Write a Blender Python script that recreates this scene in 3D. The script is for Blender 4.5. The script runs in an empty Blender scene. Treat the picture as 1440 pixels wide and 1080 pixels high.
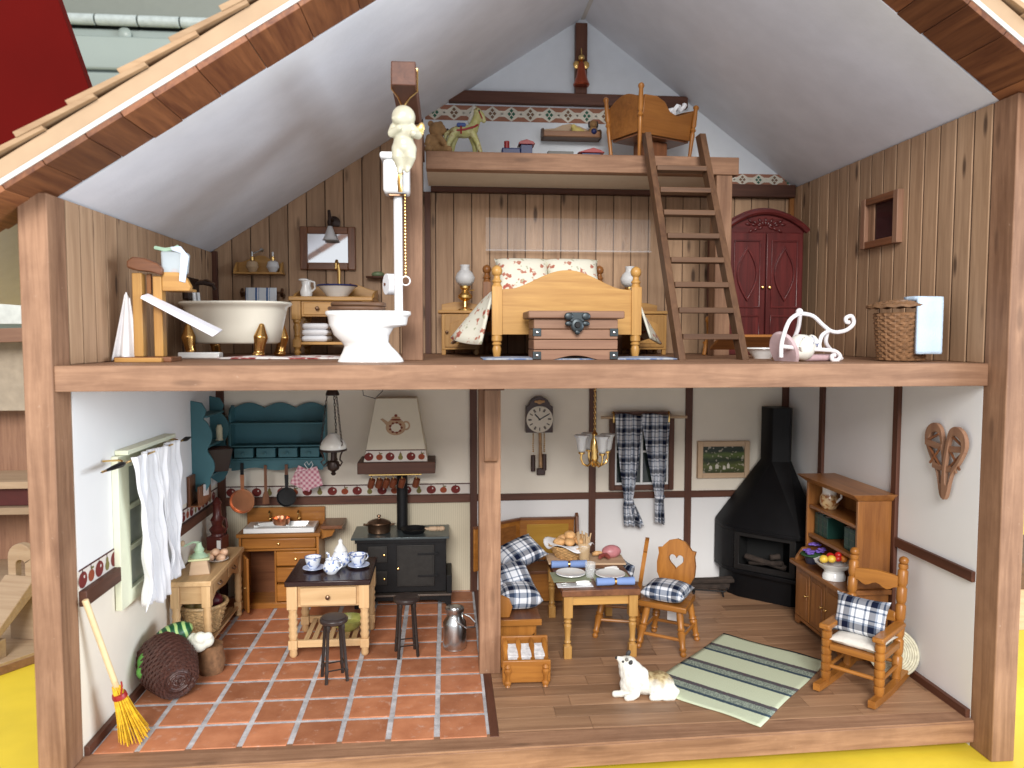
import bpy, math, random
from mathutils import Vector, Matrix
from mathutils.geometry import tessellate_polygon
random.seed(7)
PI = math.pi
S = 0.01                                   # all lengths below are written in centimetres
scene = bpy.context.scene
col = scene.collection

# ------------------------------------------------------------------ camera, light, exposure
YAW, PITCH, ROLL = 0.0863, -0.0618, 0.0012
CAM = Vector((-6.833, -47.53, 26.863))
_f = Vector((math.sin(YAW)*math.cos(PITCH), math.cos(YAW)*math.cos(PITCH), math.sin(PITCH)))
_r = Vector((math.cos(YAW), -math.sin(YAW), 0)); _u = _r.cross(_f)
_r, _u = math.cos(ROLL)*_r+math.sin(ROLL)*_u, -math.sin(ROLL)*_r+math.cos(ROLL)*_u
cam = bpy.data.cameras.new('camera'); camo = bpy.data.objects.new('camera', cam); col.objects.link(camo)
camo.matrix_world = Matrix(((_r.x, _u.x, -_f.x, CAM.x*S), (_r.y, _u.y, -_f.y, CAM.y*S), (_r.z, _u.z, -_f.z, CAM.z*S), (0, 0, 0, 1)))
cam.sensor_width = 36; cam.lens = 27.0; cam.clip_start = 0.01; cam.clip_end = 50
cam.dof.use_dof = True; cam.dof.focus_distance = 0.64; cam.dof.aperture_fstop = 11
scene.camera = camo

world = bpy.data.worlds.new('World'); scene.world = world; world.use_nodes = True
bg = world.node_tree.nodes['Background']; bg.inputs[0].default_value = (0.96, 0.97, 1.0, 1); bg.inputs[1].default_value = 0.98

def area(name, loc, target, size, power, color, sy=None):
    l = bpy.data.lights.new(name, 'AREA'); l.energy = power; l.color = color; l.size = size
    if sy: l.shape = 'RECTANGLE'; l.size_y = sy
    o = bpy.data.objects.new(name, l); col.objects.link(o); o.location = loc
    o.rotation_euler = (Vector(target)-Vector(loc)).to_track_quat('-Z', 'Y').to_euler(); return o
area('ceiling_lamp_light', (-0.32, -2.45, 1.36), (0, 0.15, 0.2), 1.05, 92, (1.0, 0.965, 0.925))
area('side_window_light', (2.4, -0.78, 0.36), (-0.25, 0.05, 0.3), 1.35, 62, (0.80, 0.90, 1.0), 0.7)

vs = scene.view_settings
scene.display_settings.display_device = 'sRGB'
vs.view_transform = 'Standard'; vs.look = 'None'; vs.exposure = 0.0; vs.gamma = 1.0; vs.use_curve_mapping = False
scene.cycles.max_bounces = 8; scene.cycles.diffuse_bounces = 4; scene.cycles.glossy_bounces = 4
scene.cycles.transmission_bounces = 6; scene.cycles.transparent_max_bounces = 8
scene.cycles.use_denoising = True
scene.cycles.caustics_reflective = False; scene.cycles.caustics_refractive = False

# ------------------------------------------------------------------ materials
def srgb(h):
    h = h.lstrip('#'); v = [int(h[i:i+2], 16)/255 for i in (0, 2, 4)]
    return tuple((c/12.92 if c <= .04045 else ((c+.055)/1.055)**2.4) for c in v)+(1,)
def C4(c): return srgb(c) if isinstance(c, str) else (tuple(c)+(1,) if len(c) == 3 else c)
class NT:
    def __init__(s, name):
        s.mat = bpy.data.materials.new(name); s.mat.use_nodes = True; s.nt = s.mat.node_tree
        s.b = s.nt.nodes['Principled BSDF']; s._oc = None
    def n(s, t, **k):
        o = s.nt.nodes.new(t)
        for a, v in k.items(): setattr(o, a, v)
        return o
    def l(s, a, b): s.nt.links.new(a, b)
    def coord(s, scale=(1, 1, 1), rot=(0, 0, 0), loc=(0, 0, 0), src='Object', vary=False):
        tc = s.n('ShaderNodeTexCoord'); mp = s.n('ShaderNodeMapping')
        mp.inputs['Scale'].default_value = scale; mp.inputs['Rotation'].default_value = rot; mp.inputs['Location'].default_value = loc
        out = tc.outputs[src]
        if vary:
            oi = s.n('ShaderNodeObjectInfo'); va = s.n('ShaderNodeVectorMath', operation='MULTIPLY_ADD')
            va.inputs[1].default_value = (1, 1, 1)
            sc = s.n('ShaderNodeVectorMath', operation='SCALE'); cx = s.n('ShaderNodeCombineXYZ')
            for i in range(3): s.l(oi.outputs['Random'], cx.inputs[i])
            s.l(cx.outputs[0], sc.inputs[0]); sc.inputs['Scale'].default_value = 3.7
            s.l(out, va.inputs[0]); s.l(sc.outputs[0], va.inputs[2]); out = va.outputs[0]
        s.l(out, mp.inputs[0]); return mp.outputs[0]
    def noise(s, vec, scale=5, detail=4, rough=.55, dist=0):
        t = s.n('ShaderNodeTexNoise'); t.inputs['Scale'].default_value = scale; t.inputs['Detail'].default_value = detail
        t.inputs['Roughness'].default_value = rough; t.inputs['Distortion'].default_value = dist
        s.l(vec, t.inputs['Vector']); return t.outputs[0]
    def ramp(s, fac, stops, interp='LINEAR'):
        r = s.n('ShaderNodeValToRGB'); r.color_ramp.interpolation = interp; e = r.color_ramp.elements
        while len(e) < len(stops): e.new(.5)
        for i, (p, c) in enumerate(stops): e[i].position = p; e[i].color = C4(c)
        s.l(fac, r.inputs[0]); return r.outputs[0]
    def mix(s, fac, a, b, mode='MIX'):
        m = s.n('ShaderNodeMix', data_type='RGBA', blend_type=mode)
        for i, v in ((0, fac), (6, a), (7, b)):
            if isinstance(v, (int, float)): m.inputs[i].default_value = v
            elif isinstance(v, (tuple, list, str)): m.inputs[i].default_value = C4(v)
            else: s.l(v, m.inputs[i])
        return m.outputs[2]
    def math(s, op, a, b=0.0, c=0.0):
        m = s.n('ShaderNodeMath', operation=op)
        for i, v in ((0, a), (1, b), (2, c)):
            if isinstance(v, (int, float)): m.inputs[i].default_value = v
            else: s.l(v, m.inputs[i])
        return m.outputs[0]
    def base(s, v):
        if isinstance(v, (tuple, list, str)): s.b.inputs['Base Color'].default_value = C4(v)
        else: s.l(v, s.b.inputs['Base Color'])
    def bump(s, h, strength=.3, dist=.001):
        b = s.n('ShaderNodeBump'); b.inputs['Strength'].default_value = strength; b.inputs['Distance'].default_value = dist
        s.l(h, b.inputs['Height']); s.l(b.outputs[0], s.b.inputs['Normal'])
    def set(s, rough=None, metal=None, spec=None, **k):
        if rough is not None: s.b.inputs['Roughness'].default_value = rough
        if metal is not None: s.b.inputs['Metallic'].default_value = metal
        if spec is not None: s.b.inputs['Specular IOR Level'].default_value = spec
        for a, v in k.items(): s.b.inputs[a.replace('_', ' ')].default_value = v
        return s.mat
MC = {}
def plain(name, c, rough=.5, metal=0, spec=.5, var=.12, scale=90, bump=0, bscale=400, **k):
    if name in MC: return MC[name]
    m = NT(name); v = m.coord(vary=True); nz = m.noise(v, scale, 3)
    c = C4(c); d = tuple(max(0, x*(1-var)) for x in c[:3])+(1,); e = tuple(min(1, x*(1+var)) for x in c[:3])+(1,)
    m.base(m.ramp(nz, [(.3, d), (.7, e)]))
    if bump: m.bump(m.noise(v, bscale, 3), bump, .0006)
    MC[name] = m.set(rough, metal, spec, **k); return MC[name]
def wood(name, c1, c2, axis='z', rough=.42, grain=1.0, rnd=.18, spec=.4, knots=False, wear=False):
    key = name+axis
    if key in MC: return MC[key]
    m = NT(key); a, b = 14*grain, 210*grain
    sc = {'x': (a, b, b), 'y': (b, a, b), 'z': (b, b, a)}[axis]
    v = m.coord(sc, vary=True); n1 = m.noise(v, 1.0, 5, .62, .6)
    v2 = m.coord(tuple(x*.22 for x in sc), vary=True); n2 = m.noise(v2, 1.0, 3)
    c = m.ramp(m.math('ADD', m.math('MULTIPLY', n1, .65), m.math('MULTIPLY', n2, .35)), [(.34, c2), (.62, c1)])
    oi = m.n('ShaderNodeObjectInfo')
    hv = m.n('ShaderNodeHueSaturation'); m.l(c, hv.inputs['Color'])
    m.l(m.math('MULTIPLY_ADD', oi.outputs['Random'], rnd*2, 1-rnd), hv.inputs['Value'])
    c = hv.outputs[0]
    if knots:
        ks = {'x': (16, 70, 70), 'y': (70, 16, 70), 'z': (62, 62, 17)}[axis]
        vo = m.n('ShaderNodeTexVoronoi'); m.l(m.coord(ks, vary=True), vo.inputs['Vector']); vo.inputs['Scale'].default_value = 1.0
        k = m.ramp(vo.outputs['Distance'], [(.08, (1, 1, 1)), (.18, (0, 0, 0))])
        c = m.mix(m.math('MULTIPLY', k, .8 if knots is True else knots), c, (.035, .015, .008))
    if wear:
        st = m.ramp(m.noise(m.coord((1, 1, 1), vary=True), 26, 5, .65), [(.38, (1, 1, 1)), (.6, (0, 0, 0))])
        c = m.mix(m.math('MULTIPLY', st, .32), c, (.14, .062, .03))
        sc_ = m.ramp(m.noise(m.coord((1, 1, 1), vary=True), 210, 4, .7), [(.68, (0, 0, 0)), (.74, (1, 1, 1))]); c = m.mix(m.math('MULTIPLY', sc_, .4), c, (.50, .36, .26))
    m.base(c); m.bump(n1, .2 if wear else .12, .0004)
    MC[key] = m.set(rough, 0, spec); return MC[key]
def fam(name, c1, c2, **k):
    return lambda ax='z': wood(name, c1, c2, ax, **k)
CEDAR = fam('cedar', (.36, .20, .116), (.165, .08, .043), rough=.65, rnd=.14, knots=.4, wear=True)
DARKW = fam('dark_stain', (.125, .047, .026), (.062, .021, .012), rough=.55)
PINE = fam('pine', (.52, .29, .085), (.36, .175, .045), rough=.35, rnd=.1)
HONEY = fam('honey', (.42, .172, .034), (.25, .09, .017), rough=.33, rnd=.12)
OAK = fam('oak', (.33, .135, .037), (.18, .065, .019), rough=.35, rnd=.1)
WALN = fam('walnut', (.23, .092, .04), (.11, .04, .018), rough=.36, rnd=.1)
MAHO = fam('mahogany', (.028, .008, .006), (.014, .004, .004), rough=.22)
CHERRY = fam('cherry', (.115, .018, .017), (.05, .008, .008), rough=.3, rnd=.06)
BEECH = fam('beech', (.68, .46, .24), (.52, .32, .15), rough=.42, rnd=.08)
CHESTW = fam('chest_wood', (.30, .165, .10), (.185, .09, .055), rough=.5, rnd=.12)
LADDW = fam('ladder_wood', (.14, .07, .034), (.072, .033, .016), rough=.55, rnd=.12)
PLANK = fam('wall_plank', (.46, .295, .178), (.29, .172, .097), rough=.6, rnd=.14, knots=True)
FLOORB = fam('floor_board', (.37, .215, .122), (.215, .115, .063), rough=.5, rnd=.22)
SHING = fam('shingle', (.42, .275, .155), (.30, .18, .095), rough=.7, rnd=.12)
SOFF = fam('soffit', (.25, .095, .037), (.095, .028, .012), rough=.55, rnd=.3)
RAW = fam('raw_wood', (.62, .45, .30), (.50, .34, .21), rough=.7, rnd=.1)
WHITEP = plain('ceiling_white', (.77, .785, .83), .7, var=.045, scale=34, bump=.22, bscale=260)
WALLW = plain('wall_white', (.80, .80, .80), .75, var=.02, scale=20)
BEIGE = plain('wall_beige', (.84, .775, .66), .8, var=.03, scale=30)
CERAM = plain('white_ceramic', (.82, .83, .82), .12, var=.01, spec=.6)
CREAMC = plain('cream_enamel', (.80, .77, .66), .18, var=.01, spec=.6)
PLASTW = plain('white_plastic', (.80, .80, .80), .35, var=.02)
IRON = plain('black_iron', (.010, .010, .011), .45, .1, spec=.3, var=.2, scale=200)
IRONB = plain('brown_iron', (.03, .014, .009), .4, .3, var=.2)
BRASS = plain('brass', (.83, .55, .20), .22, 1, var=.08)
GOLD = plain('gold', (.62, .36, .12), .25, 1, var=.1)
COPPER = plain('copper', (.80, .36, .20), .28, 1, var=.08)
BRONZE = plain('bronze', (.20, .12, .075), .32, .9, var=.1)
STEEL = plain('steel', (.62, .64, .64), .28, 1, var=.12, scale=160)
PEWTER = plain('pewter', (.05, .06, .065), .4, .8)
BLUEP = plain('teal_paint', (.05, .155, .185), .6, var=.06, scale=60)
CREAMP = plain('cream_paint', (.74, .76, .58), .5, var=.03)
CLOTHW = plain('white_cloth', (.80, .81, .84), .9, var=.03, bump=.25, bscale=900)
CLOTHB = plain('pale_blue_cloth', (.55, .70, .86), .95, var=.05, bump=.6, bscale=900)
NAPK = plain('napkin_blue', (.20, .30, .58), .9, var=.05, bump=.3)
SAGE = plain('sage_mat', (.30, .33, .22), .9, var=.08, bump=.3)
REDP = plain('red_paint', (.30, .012, .012), .4, var=.05)
BLUEK = plain('blue_paint', (.012, .022, .11), .4, var=.05)
GREENK = plain('dark_green', (.008, .04, .03), .4, var=.1)
YELLOW = plain('yellow_table', (.74, .57, .045), .4, var=.10, scale=14, bump=.25, bscale=160)
BREAD = plain('bread', (.66, .38, .16), .6, var=.25, scale=250, bump=.3)
EGGS = plain('egg', (.72, .46, .30), .4, var=.08)
BLACK = plain('black_void', (.006, .006, .006), .8, var=0)
def glass(name, c=(1, 1, 1), rough=0.0, alpha=.25):
    if name in MC: return MC[name]
    m = NT(name); m.base(c); m.set(rough, 0, .6); m.b.inputs['Alpha'].default_value = alpha; MC[name] = m.mat; return m.mat
GLASS = glass('clear_glass', (.92, .95, .95), .05, .22)
FROST = glass('frosted_glass', (.78, .79, .80), .5, .72)
def plaid(name, per=1.15, ax=(0, 1)):
    if name in MC: return MC[name]
    m = NT(name); sx = m.n('ShaderNodeSeparateXYZ'); m.l(m.coord((100/per,)*3, vary=False), sx.inputs[0])
    def stripes(o):
        fr = m.math('FRACT', o)
        return m.ramp(fr, [(0, (.80, .82, .86)), (.22, (.10, .14, .22)), (.30, (.80, .82, .86)), (.42, (.012, .018, .05)), (.66, (.20, .25, .34)), (.74, (.80, .82, .86)), (.86, (.14, .19, .28)), (.92, (.80, .82, .86))], 'CONSTANT')
    a, b = stripes(sx.outputs[ax[0]]), stripes(sx.outputs[ax[1]])
    c = m.mix(.5, a, b); c = m.mix(.45, c, m.mix(1.0, a, b, 'MULTIPLY'))
    m.base(c); m.bump(m.noise(m.coord(), 1400, 2), .3, .0004); MC[name] = m.set(.95, 0, .1); return m.mat

# ------------------------------------------------------------------ mesh builder
class M:
    def __init__(s): s.v = []; s.f = []; s.i = []; s.k = 0; s.T = Matrix.Identity(4)
    def at(s, loc=(0, 0, 0), rz=0, rx=0, ry=0, sc=1):
        s.T = Matrix.Translation(loc) @ Matrix.Rotation(rz, 4, 'Z') @ Matrix.Rotation(ry, 4, 'Y') @ Matrix.Rotation(rx, 4, 'X') @ Matrix.Scale(sc, 4); return s
    def add(s, vs_, fs_):
        b = len(s.v); s.v += [s.T @ Vector(p) for p in vs_]
        for f in fs_: s.f.append([b+j for j in f]); s.i.append(s.k)
        return s
    def mi(s, k): s.k = k; return s
    def box(s, x0, x1, y0, y1, z0, z1):
        return s.add([(x0, y0, z0), (x1, y0, z0), (x1, y1, z0), (x0, y1, z0), (x0, y0, z1), (x1, y0, z1), (x1, y1, z1), (x0, y1, z1)],
                     [(3, 2, 1, 0), (4, 5, 6, 7), (0, 1, 5, 4), (1, 2, 6, 5), (2, 3, 7, 6), (3, 0, 4, 7)])
    def hexa(s, lo, hi):                    # two quads, counter-clockwise seen from the second's side
        return s.add(list(lo)+list(hi), [(3, 2, 1, 0), (4, 5, 6, 7), (0, 1, 5, 4), (1, 2, 6, 5), (2, 3, 7, 6), (3, 0, 4, 7)])
    def rings(s, rings, closed=True, caps=True):
        n = len(rings[0]); vs_ = [p for r in rings for p in r]; fs_ = []
        for a in range(len(rings)-1):
            for j in range(n if closed else n-1):
                k = (j+1) % n; fs_.append((a*n+j, a*n+k, (a+1)*n+k, (a+1)*n+j))
        if caps and closed:
            fs_.append(tuple(range(n-1, -1, -1))); fs_.append(tuple((len(rings)-1)*n+j for j in range(n)))
        return s.add(vs_, fs_)
    def lathe(s, prof, c=(0, 0, 0), n=20, sx=1, sy=1, caps=True):
        return s.rings([[(c[0]+sx*r*math.cos(2*PI*j/n), c[1]+sy*r*math.sin(2*PI*j/n), c[2]+z) for j in range(n)] for r, z in prof], True, caps)
    def turn(s, p0, p1, prof, n=12):
        p0, p1 = Vector(p0), Vector(p1); d = (p1-p0); L = d.length; d.normalize()
        a = d.orthogonal().normalized(); b = d.cross(a)
        return s.rings([[tuple(p0+d*(t*L)+a*(r*math.cos(2*PI*j/n))+b*(r*math.sin(2*PI*j/n))) for j in range(n)] for t, r in prof])
    def cyl(s, p0, p1, r, r1=None, n=12): return s.turn(p0, p1, [(0, r), (1, r if r1 is None else r1)], n)
    def tube(s, pts, r, n=8, rs=None, closed=False):
        pts = [Vector(p) for p in pts]; rings = []; up = None; L = len(pts)
        for i, p in enumerate(pts):
            d = (pts[(i+1) % L if closed else min(i+1, L-1)]-pts[i-1 if closed else max(i-1, 0)]).normalized()
            if up is None: up = d.orthogonal().normalized()
            up = (up-d*up.dot(d)); up = up.normalized() if up.length > 1e-6 else d.orthogonal().normalized()
            b = d.cross(up); q = rs[i] if rs else r
            rings.append([tuple(p+up*(q*math.cos(2*PI*j/n))+b*(q*math.sin(2*PI*j/n))) for j in range(n)])
        if closed: rings.append(rings[0])
        return s.rings(rings, True, not closed)
    def ell(s, c, rx, ry=None, rz=None, n=14, m=9, rot=None):
        ry = rx if ry is None else ry; rz = rx if rz is None else rz; R = rot or Matrix.Identity(3); c = Vector(c)
        return s.rings([[tuple(c+R @ Vector((rx*math.sin(PI*(i+.02)/(m+.04))*math.cos(2*PI*j/n), ry*math.sin(PI*(i+.02)/(m+.04))*math.sin(2*PI*j/n), -rz*math.cos(PI*i/m)))) for j in range(n)] for i in range(m+1)])
    def prism(s, loops, a0, a1, plane='xz'):
        if not isinstance(loops[0][0], (tuple, list)): loops = [loops]
        def P(p, a): return {'xz': (p[0], a, p[1]), 'yz': (a, p[0], p[1]), 'xy': (p[0], p[1], a)}[plane]
        tri = tessellate_polygon([[Vector((p[0], p[1], 0)) for p in L] for L in loops])
        flat = [p for L in loops for p in L]; n = len(flat)
        fs_ = [tuple(t) for t in tri]+[tuple(n+j for j in reversed(t)) for t in tri]; b = 0
        for L in loops:
            k = len(L)
            for j in range(k): fs_.append((b+j, b+(j+1) % k, n+b+(j+1) % k, n+b+j))
            b += k
        return s.add([P(p, a0) for p in flat]+[P(p, a1) for p in flat], fs_)
    def grid(s, fn, nu, nv):
        vs_ = [fn(i/nu, j/nv) for i in range(nu+1) for j in range(nv+1)]
        return s.add(vs_, [(i*(nv+1)+j, (i+1)*(nv+1)+j, (i+1)*(nv+1)+j+1, i*(nv+1)+j+1) for i in range(nu) for j in range(nv)])
    def o(s, name, mat, parent=None, bev=.035, smooth=38, solid=0, fix=True):
        me = bpy.data.meshes.new(name); me.from_pydata([tuple(p*S) for p in s.v], [], s.f); 
        for m in (mat if isinstance(mat, (list, tuple)) else [mat]): me.materials.append(m)
        if isinstance(mat, (list, tuple)): me.polygons.foreach_set('material_index', s.i)
        if fix:
            import bmesh
            bm = bmesh.new(); bm.from_mesh(me); bmesh.ops.remove_doubles(bm, verts=bm.verts, dist=1e-6)
            bmesh.ops.recalc_face_normals(bm, faces=bm.faces); bm.to_mesh(me); bm.free()
        me.polygons.foreach_set('use_smooth', [True]*len(me.polygons)); me.set_sharp_from_angle(angle=math.radians(smooth)); me.update()
        o = bpy.data.objects.new(name, me); col.objects.link(o)
        if parent: o.parent = parent
        if solid:
            d = o.modifiers.new('solid', 'SOLIDIFY'); d.thickness = solid*S; d.offset = 0
        if bev:
            b = o.modifiers.new('bevel', 'BEVEL'); b.width = bev*S; b.segments = 2; b.limit_method = 'ANGLE'; b.angle_limit = math.radians(40)
        return o
def thing(name, label, cat, loc=(0, 0, 0), rz=0, group=None):
    o = bpy.data.objects.new(name, None); o.empty_display_size = .01; col.objects.link(o)
    o.location = Vector(loc)*S; o.rotation_euler = (0, 0, rz); return tag(o, label, cat, group)
def tag(o, label, cat, group=None):
    o['label'] = label; o['category'] = cat; o['kind'] = 'thing'
    if group: o['group'] = group
    return o
def place(o, loc, rz=0, rx=0, ry=0): o.location = Vector(loc)*S; o.rotation_euler = (rx, ry, rz); return o
def bx(parent, name, mat, x0, x1, y0, y1, z0, z1, bev=.035): return M().box(x0, x1, y0, y1, z0, z1).o(name, mat, parent, bev)
def dup(root, loc, rz, label, group=None):
    r = root.copy(); col.objects.link(r); r.location = Vector(loc)*S; r.rotation_euler = (0, 0, rz); r['label'] = label
    if group: r['group'] = group
    for ch in list(root.children):
        c = ch.copy(); col.objects.link(c); c.parent = r
        for g in list(ch.children):
            d = g.copy(); col.objects.link(d); d.parent = c
    return r
def blob(name, shapes, mat, parent=None, voxel=.07, smooth=6, disp=0, dscale=40):
    m = M()
    for sh in shapes:
        if sh[0] == 'e': m.ell(*sh[1:])
        else: m.tube(sh[1], 1, 10, sh[2]); [m.ell(p, r) for p, r in ((sh[1][0], sh[2][0]), (sh[1][-1], sh[2][-1]))]
    o = m.o(name, mat, parent, 0, 180, fix=False)
    r = o.modifiers.new('remesh', 'REMESH'); r.mode = 'VOXEL'; r.voxel_size = voxel*S; r.use_smooth_shade = True
    if smooth: q = o.modifiers.new('smooth', 'SMOOTH'); q.iterations = smooth; q.factor = .5
    return o
def cushion(name, w, d, h, mat, parent=None):
    m = M()
    def half(sg):
        def fn(u, v):
            a, b = 2*u-1, 2*v-1; e = (max(0, 1-abs(a)**3)*max(0, 1-abs(b)**3))**.55
            px = 1-.09*(1-abs(a)**1.5)*0-.10*(1-b*b)*abs(a)**4; py = 1-.10*(1-a*a)*abs(b)**4
            return (a*w/2*px, b*d/2*py, h/2+sg*h/2*e)
        return fn
    m.grid(half(1), 16, 16).grid(half(-1), 16, 16)
    return m.o(name, mat, parent, 0, 70)
VASE = [(0, .5), (.04, .62), (.1, .5), (.14, .75), (.2, .75), (.26, .5), (.4, .78), (.7, 1.0), (.74, .72), (.78, 1.0), (1, 1.0)]
def tleg(parent, x, y, z0, z1, r, mat, name='leg', sq=None, n=12, prof=None):
    m = M(); m.turn((x, y, z0), (x, y, z1), [(t, r*q) for t, q in (prof or VASE)], n)
    if sq: m.box(x-r*1.05, x+r*1.05, y-r*1.05, y+r*1.05, z1-.02, sq)
    return m.o(name, mat, parent, .02)
def arc(cx, cy, r, a0, a1, n=10): return [(cx+r*math.cos(math.radians(a0+(a1-a0)*i/n)), cy+r*math.sin(math.radians(a0+(a1-a0)*i/n))) for i in range(n+1)]

# ------------------------------------------------------------------ setting: table, background
D, U = 32.3, 25.08
WL, WR = -30.0, 30.0
def struct(o): o['kind'] = 'structure'; return o
struct(M().box(-150, 150, -7, 98, -5, -2).o('yellow_table_top', YELLOW, None, .1))
BGW = plain('background_wall', (.70, .64, .52), .8, var=.03, scale=6)
struct(M().box(-320, 320, 150, 153, -100, 260).o('background_wall', BGW, None, 0))
GREYG = plain('cabinet_enamel', (.29, .34, .31), .35, var=.03, scale=10)
T = thing('steel_cabinet', 'pale grey-green metal cabinet with a long piano hinge behind the roof', 'cabinet', (-60, 98, -99))
bx(T, 'body', GREYG, -60, 45, 0, 45, 0, 180.3, .3)
bx(T, 'drawer_front', GREYG, -60, 45, -1.2, -.1, 115.5, 172.35, .3)
bx(T, 'drawer_front', GREYG, -60, 45, -1.2, -.1, 172.85, 178.7, .4)
bx(T, 'drawer_front', GREYG, -60, 45, -1.2, -.1, 60, 115, .3)
bx(T, 'lid', plain('cabinet_lid', (.17, .185, .155), .45, var=.03), -60, 45, -.6, 45, 182.3, 230, .3)
for i in range(14):
    M().cyl((-58+i*7.2, -1.3, 181.3), (-51.1+i*7.2, -1.3, 181.3), .95).o('hinge_knuckle', plain('hinge_white', (.42, .47, .45), .35), T, .12)
M().lathe([(1.1, 0), (1.2, .3), (.6, .7)], n=16).at().o('screw', GREYG, T, 0).matrix_local = Matrix.Translation((-.032, -.004, 1.792)) @ Matrix.Rotation(PI/2, 4, 'X')
# neighbouring toy house on the left, only its right edge shows
T = thing('neighbour_toy_house', 'pale plywood toy house with dark red roof beside the timber post', 'toy house', (-46, 14, -2))
RED = plain('roof_red', (.10, .002, .001), .8, var=.06, scale=12, spec=.1)
M().prism([(-60, 44.5), (3.3, 44.5), (-7.8, 80), (-60, 80)], 30, 31.5, 'xz').o('roof', RED, T, .1)
PLY = fam('dim_plywood', (.40, .29, .19), (.31, .21, .13), rough=.8)('x')  # plywood with the dimness of the background put into its colour
M().prism([(-60, -9), (-9, -9), (3.6, 9), (3.6, 40), (-60, 40)], 0, 1.0, 'xy').o('base_plate', [PLY], T)
M().prism([(-60, -9.06), (-8.97, -9.06), (3.66, 8.98), (3.66, 40.1), (-60, 40.1)], .02, .75, 'xy').o('edge_band', CHESTW('x'), T)
bx(T, 'back_panel', CHESTW('z'), -60, 2.5, 38, 39, 1, 20)
bx(T, 'shelf', PLY, -60, 2.6, 30, 38, 8.4, 9.2)
bx(T, 'shelf', PLY, -60, 2.6, 30, 38, 11.4, 12.2)
bx(T, 'red_box', plain('box_maroon', (.07, .008, .006), .7), -30, 1.5, 31, 37, 9.25, 11.3)
bx(T, 'upper_panel', plain('neighbour_wall', (.36, .30, .23), .8), -60, 3.3, 34, 36, 20, 29)
M().hexa([(-60, 30, 26.5), (3.4, 30, 28.6), (3.4, 36, 28.6), (-60, 36, 26.5)], [(-60, 30, 28), (3.4, 30, 30.2), (3.4, 36, 30.2), (-60, 36, 28)]).o('beam', CHESTW('x'), T)
bx(T, 'pale_wall', plain('neighbour_white', (.62, .66, .62), .8), -60, 3.3, 36.2, 37.5, 30.3, 46)
o = M().lathe([(0, 0), (.9, .3), (1.2, 1.0), (.8, 1.7), (0, 1.9)], n=16).o('apple', REDP, None, 0); place(o, (-50.2, 46, 10.3)); tag(o, 'small red apple on the neighbouring toy house shelf', 'apple')
T = thing('toy_chair', 'pale plywood toy chair with an arched cut-out back beside the timber post', 'toy chair', (-45.7, 25.2, -1), -.25)
M().prism([[(-1.3, 0), (1.3, 0)]+arc(0, 7.6, 1.3, 0, 180), [p for p in arc(0, 6.9, .5, 0, 180)]+[(-.5, 5.6), (.5, 5.6)]], 0, .7).o('backrest', PLY, T, .08)
M().hexa([(-1.6, -4.6, 1.6), (1.6, -4.6, 1.6), (1.6, 0, 4.6), (-1.6, 0, 4.6)], [(-1.6, -4.6, 2.4), (1.6, -4.6, 2.4), (1.6, 0, 6), (-1.6, 0, 6)]).o('seat', PLY, T, .08)
bx(T, 'leg', PLY, -1.6, -.9, -4.6, -3.6, 0, 1.6); bx(T, 'leg', PLY, .9, 1.6, -4.6, -3.6, 0, 1.6)
T = thing('toy_house_block', 'brown and cream toy block house glimpsed beyond the outer post', 'toy house', (45, 22, -2))
bx(T, 'wall', RAW('x'), 0, 14, 0, 10, 0, 4.2); bx(T, 'beam', LADDW('x'), -.3, 14, -.3, 10, 4.2, 6.8)

# ------------------------------------------------------------------ the doll's house shell
H = thing('dollhouse', "open-fronted timber doll's house with two storeys and a pitched roof", 'dollhouse', (0, 0, 0))
# ground floor plate and upper floor plate; their front edges run very slightly skew to the posts
FP = [(WL, .2), (WR, 1.75), (WR, D), (WL, D)]
gf = M().prism(FP, -1.55, -.12, 'xy').o('ground_floor', CEDAR('x'), H)
uf = M().prism(FP, 23.54, U, 'xy').o('upper_floor', CEDAR('x'), H)
M().prism([(WL+.02, .25), (WR-.02, 1.8), (WR-.02, 3.2), (WL+.02, 2.5)], -.13, .02, 'xy').o('floor_lip', CEDAR('x'), H, .02)
bx(H, 'floor_divider', DARKW('y'), -3.95, -3.35, 2.4, D, -.12, .06)
# posts
def post(name, x0, x1, y0, y1, z0, z1, m=None): return bx(H, name, m or CEDAR('z'), x0, x1, y0, y1, z0, z1, .06)
post('post', WL-1.65, WL, 0, 2.2, -2, 35.2)
post('post', WR, WR+1.65, 0, 2.2, -2, 42.6)
mp = post('post', -4.25, -2.55, 12.1, 14.2, 0, 23.54)
br = M().prism([(11.35, 23.5), (11.35, 17.6), (11.5, 17.2), (12.1, 17.0), (12.1, 23.5)], -3.85, -2.85, 'yz').o('bracket', CEDAR('z'), mp, .05)
bx(mp, 'cap_block', DARKW('x'), -3.95, -2.35, 10.9, 12.08, 22.75, 23.52)
post('post', -10.05, -8.5, 9.6, 11.4, U, 42.25)
bx(H, 'beam', DARKW('y'), -10.1, -8.6, 1.2, 22.3, 42.3, 43.75, .06)
post('post', 18.1, 19.6, 22.3, 24, U, 41.7)
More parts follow.
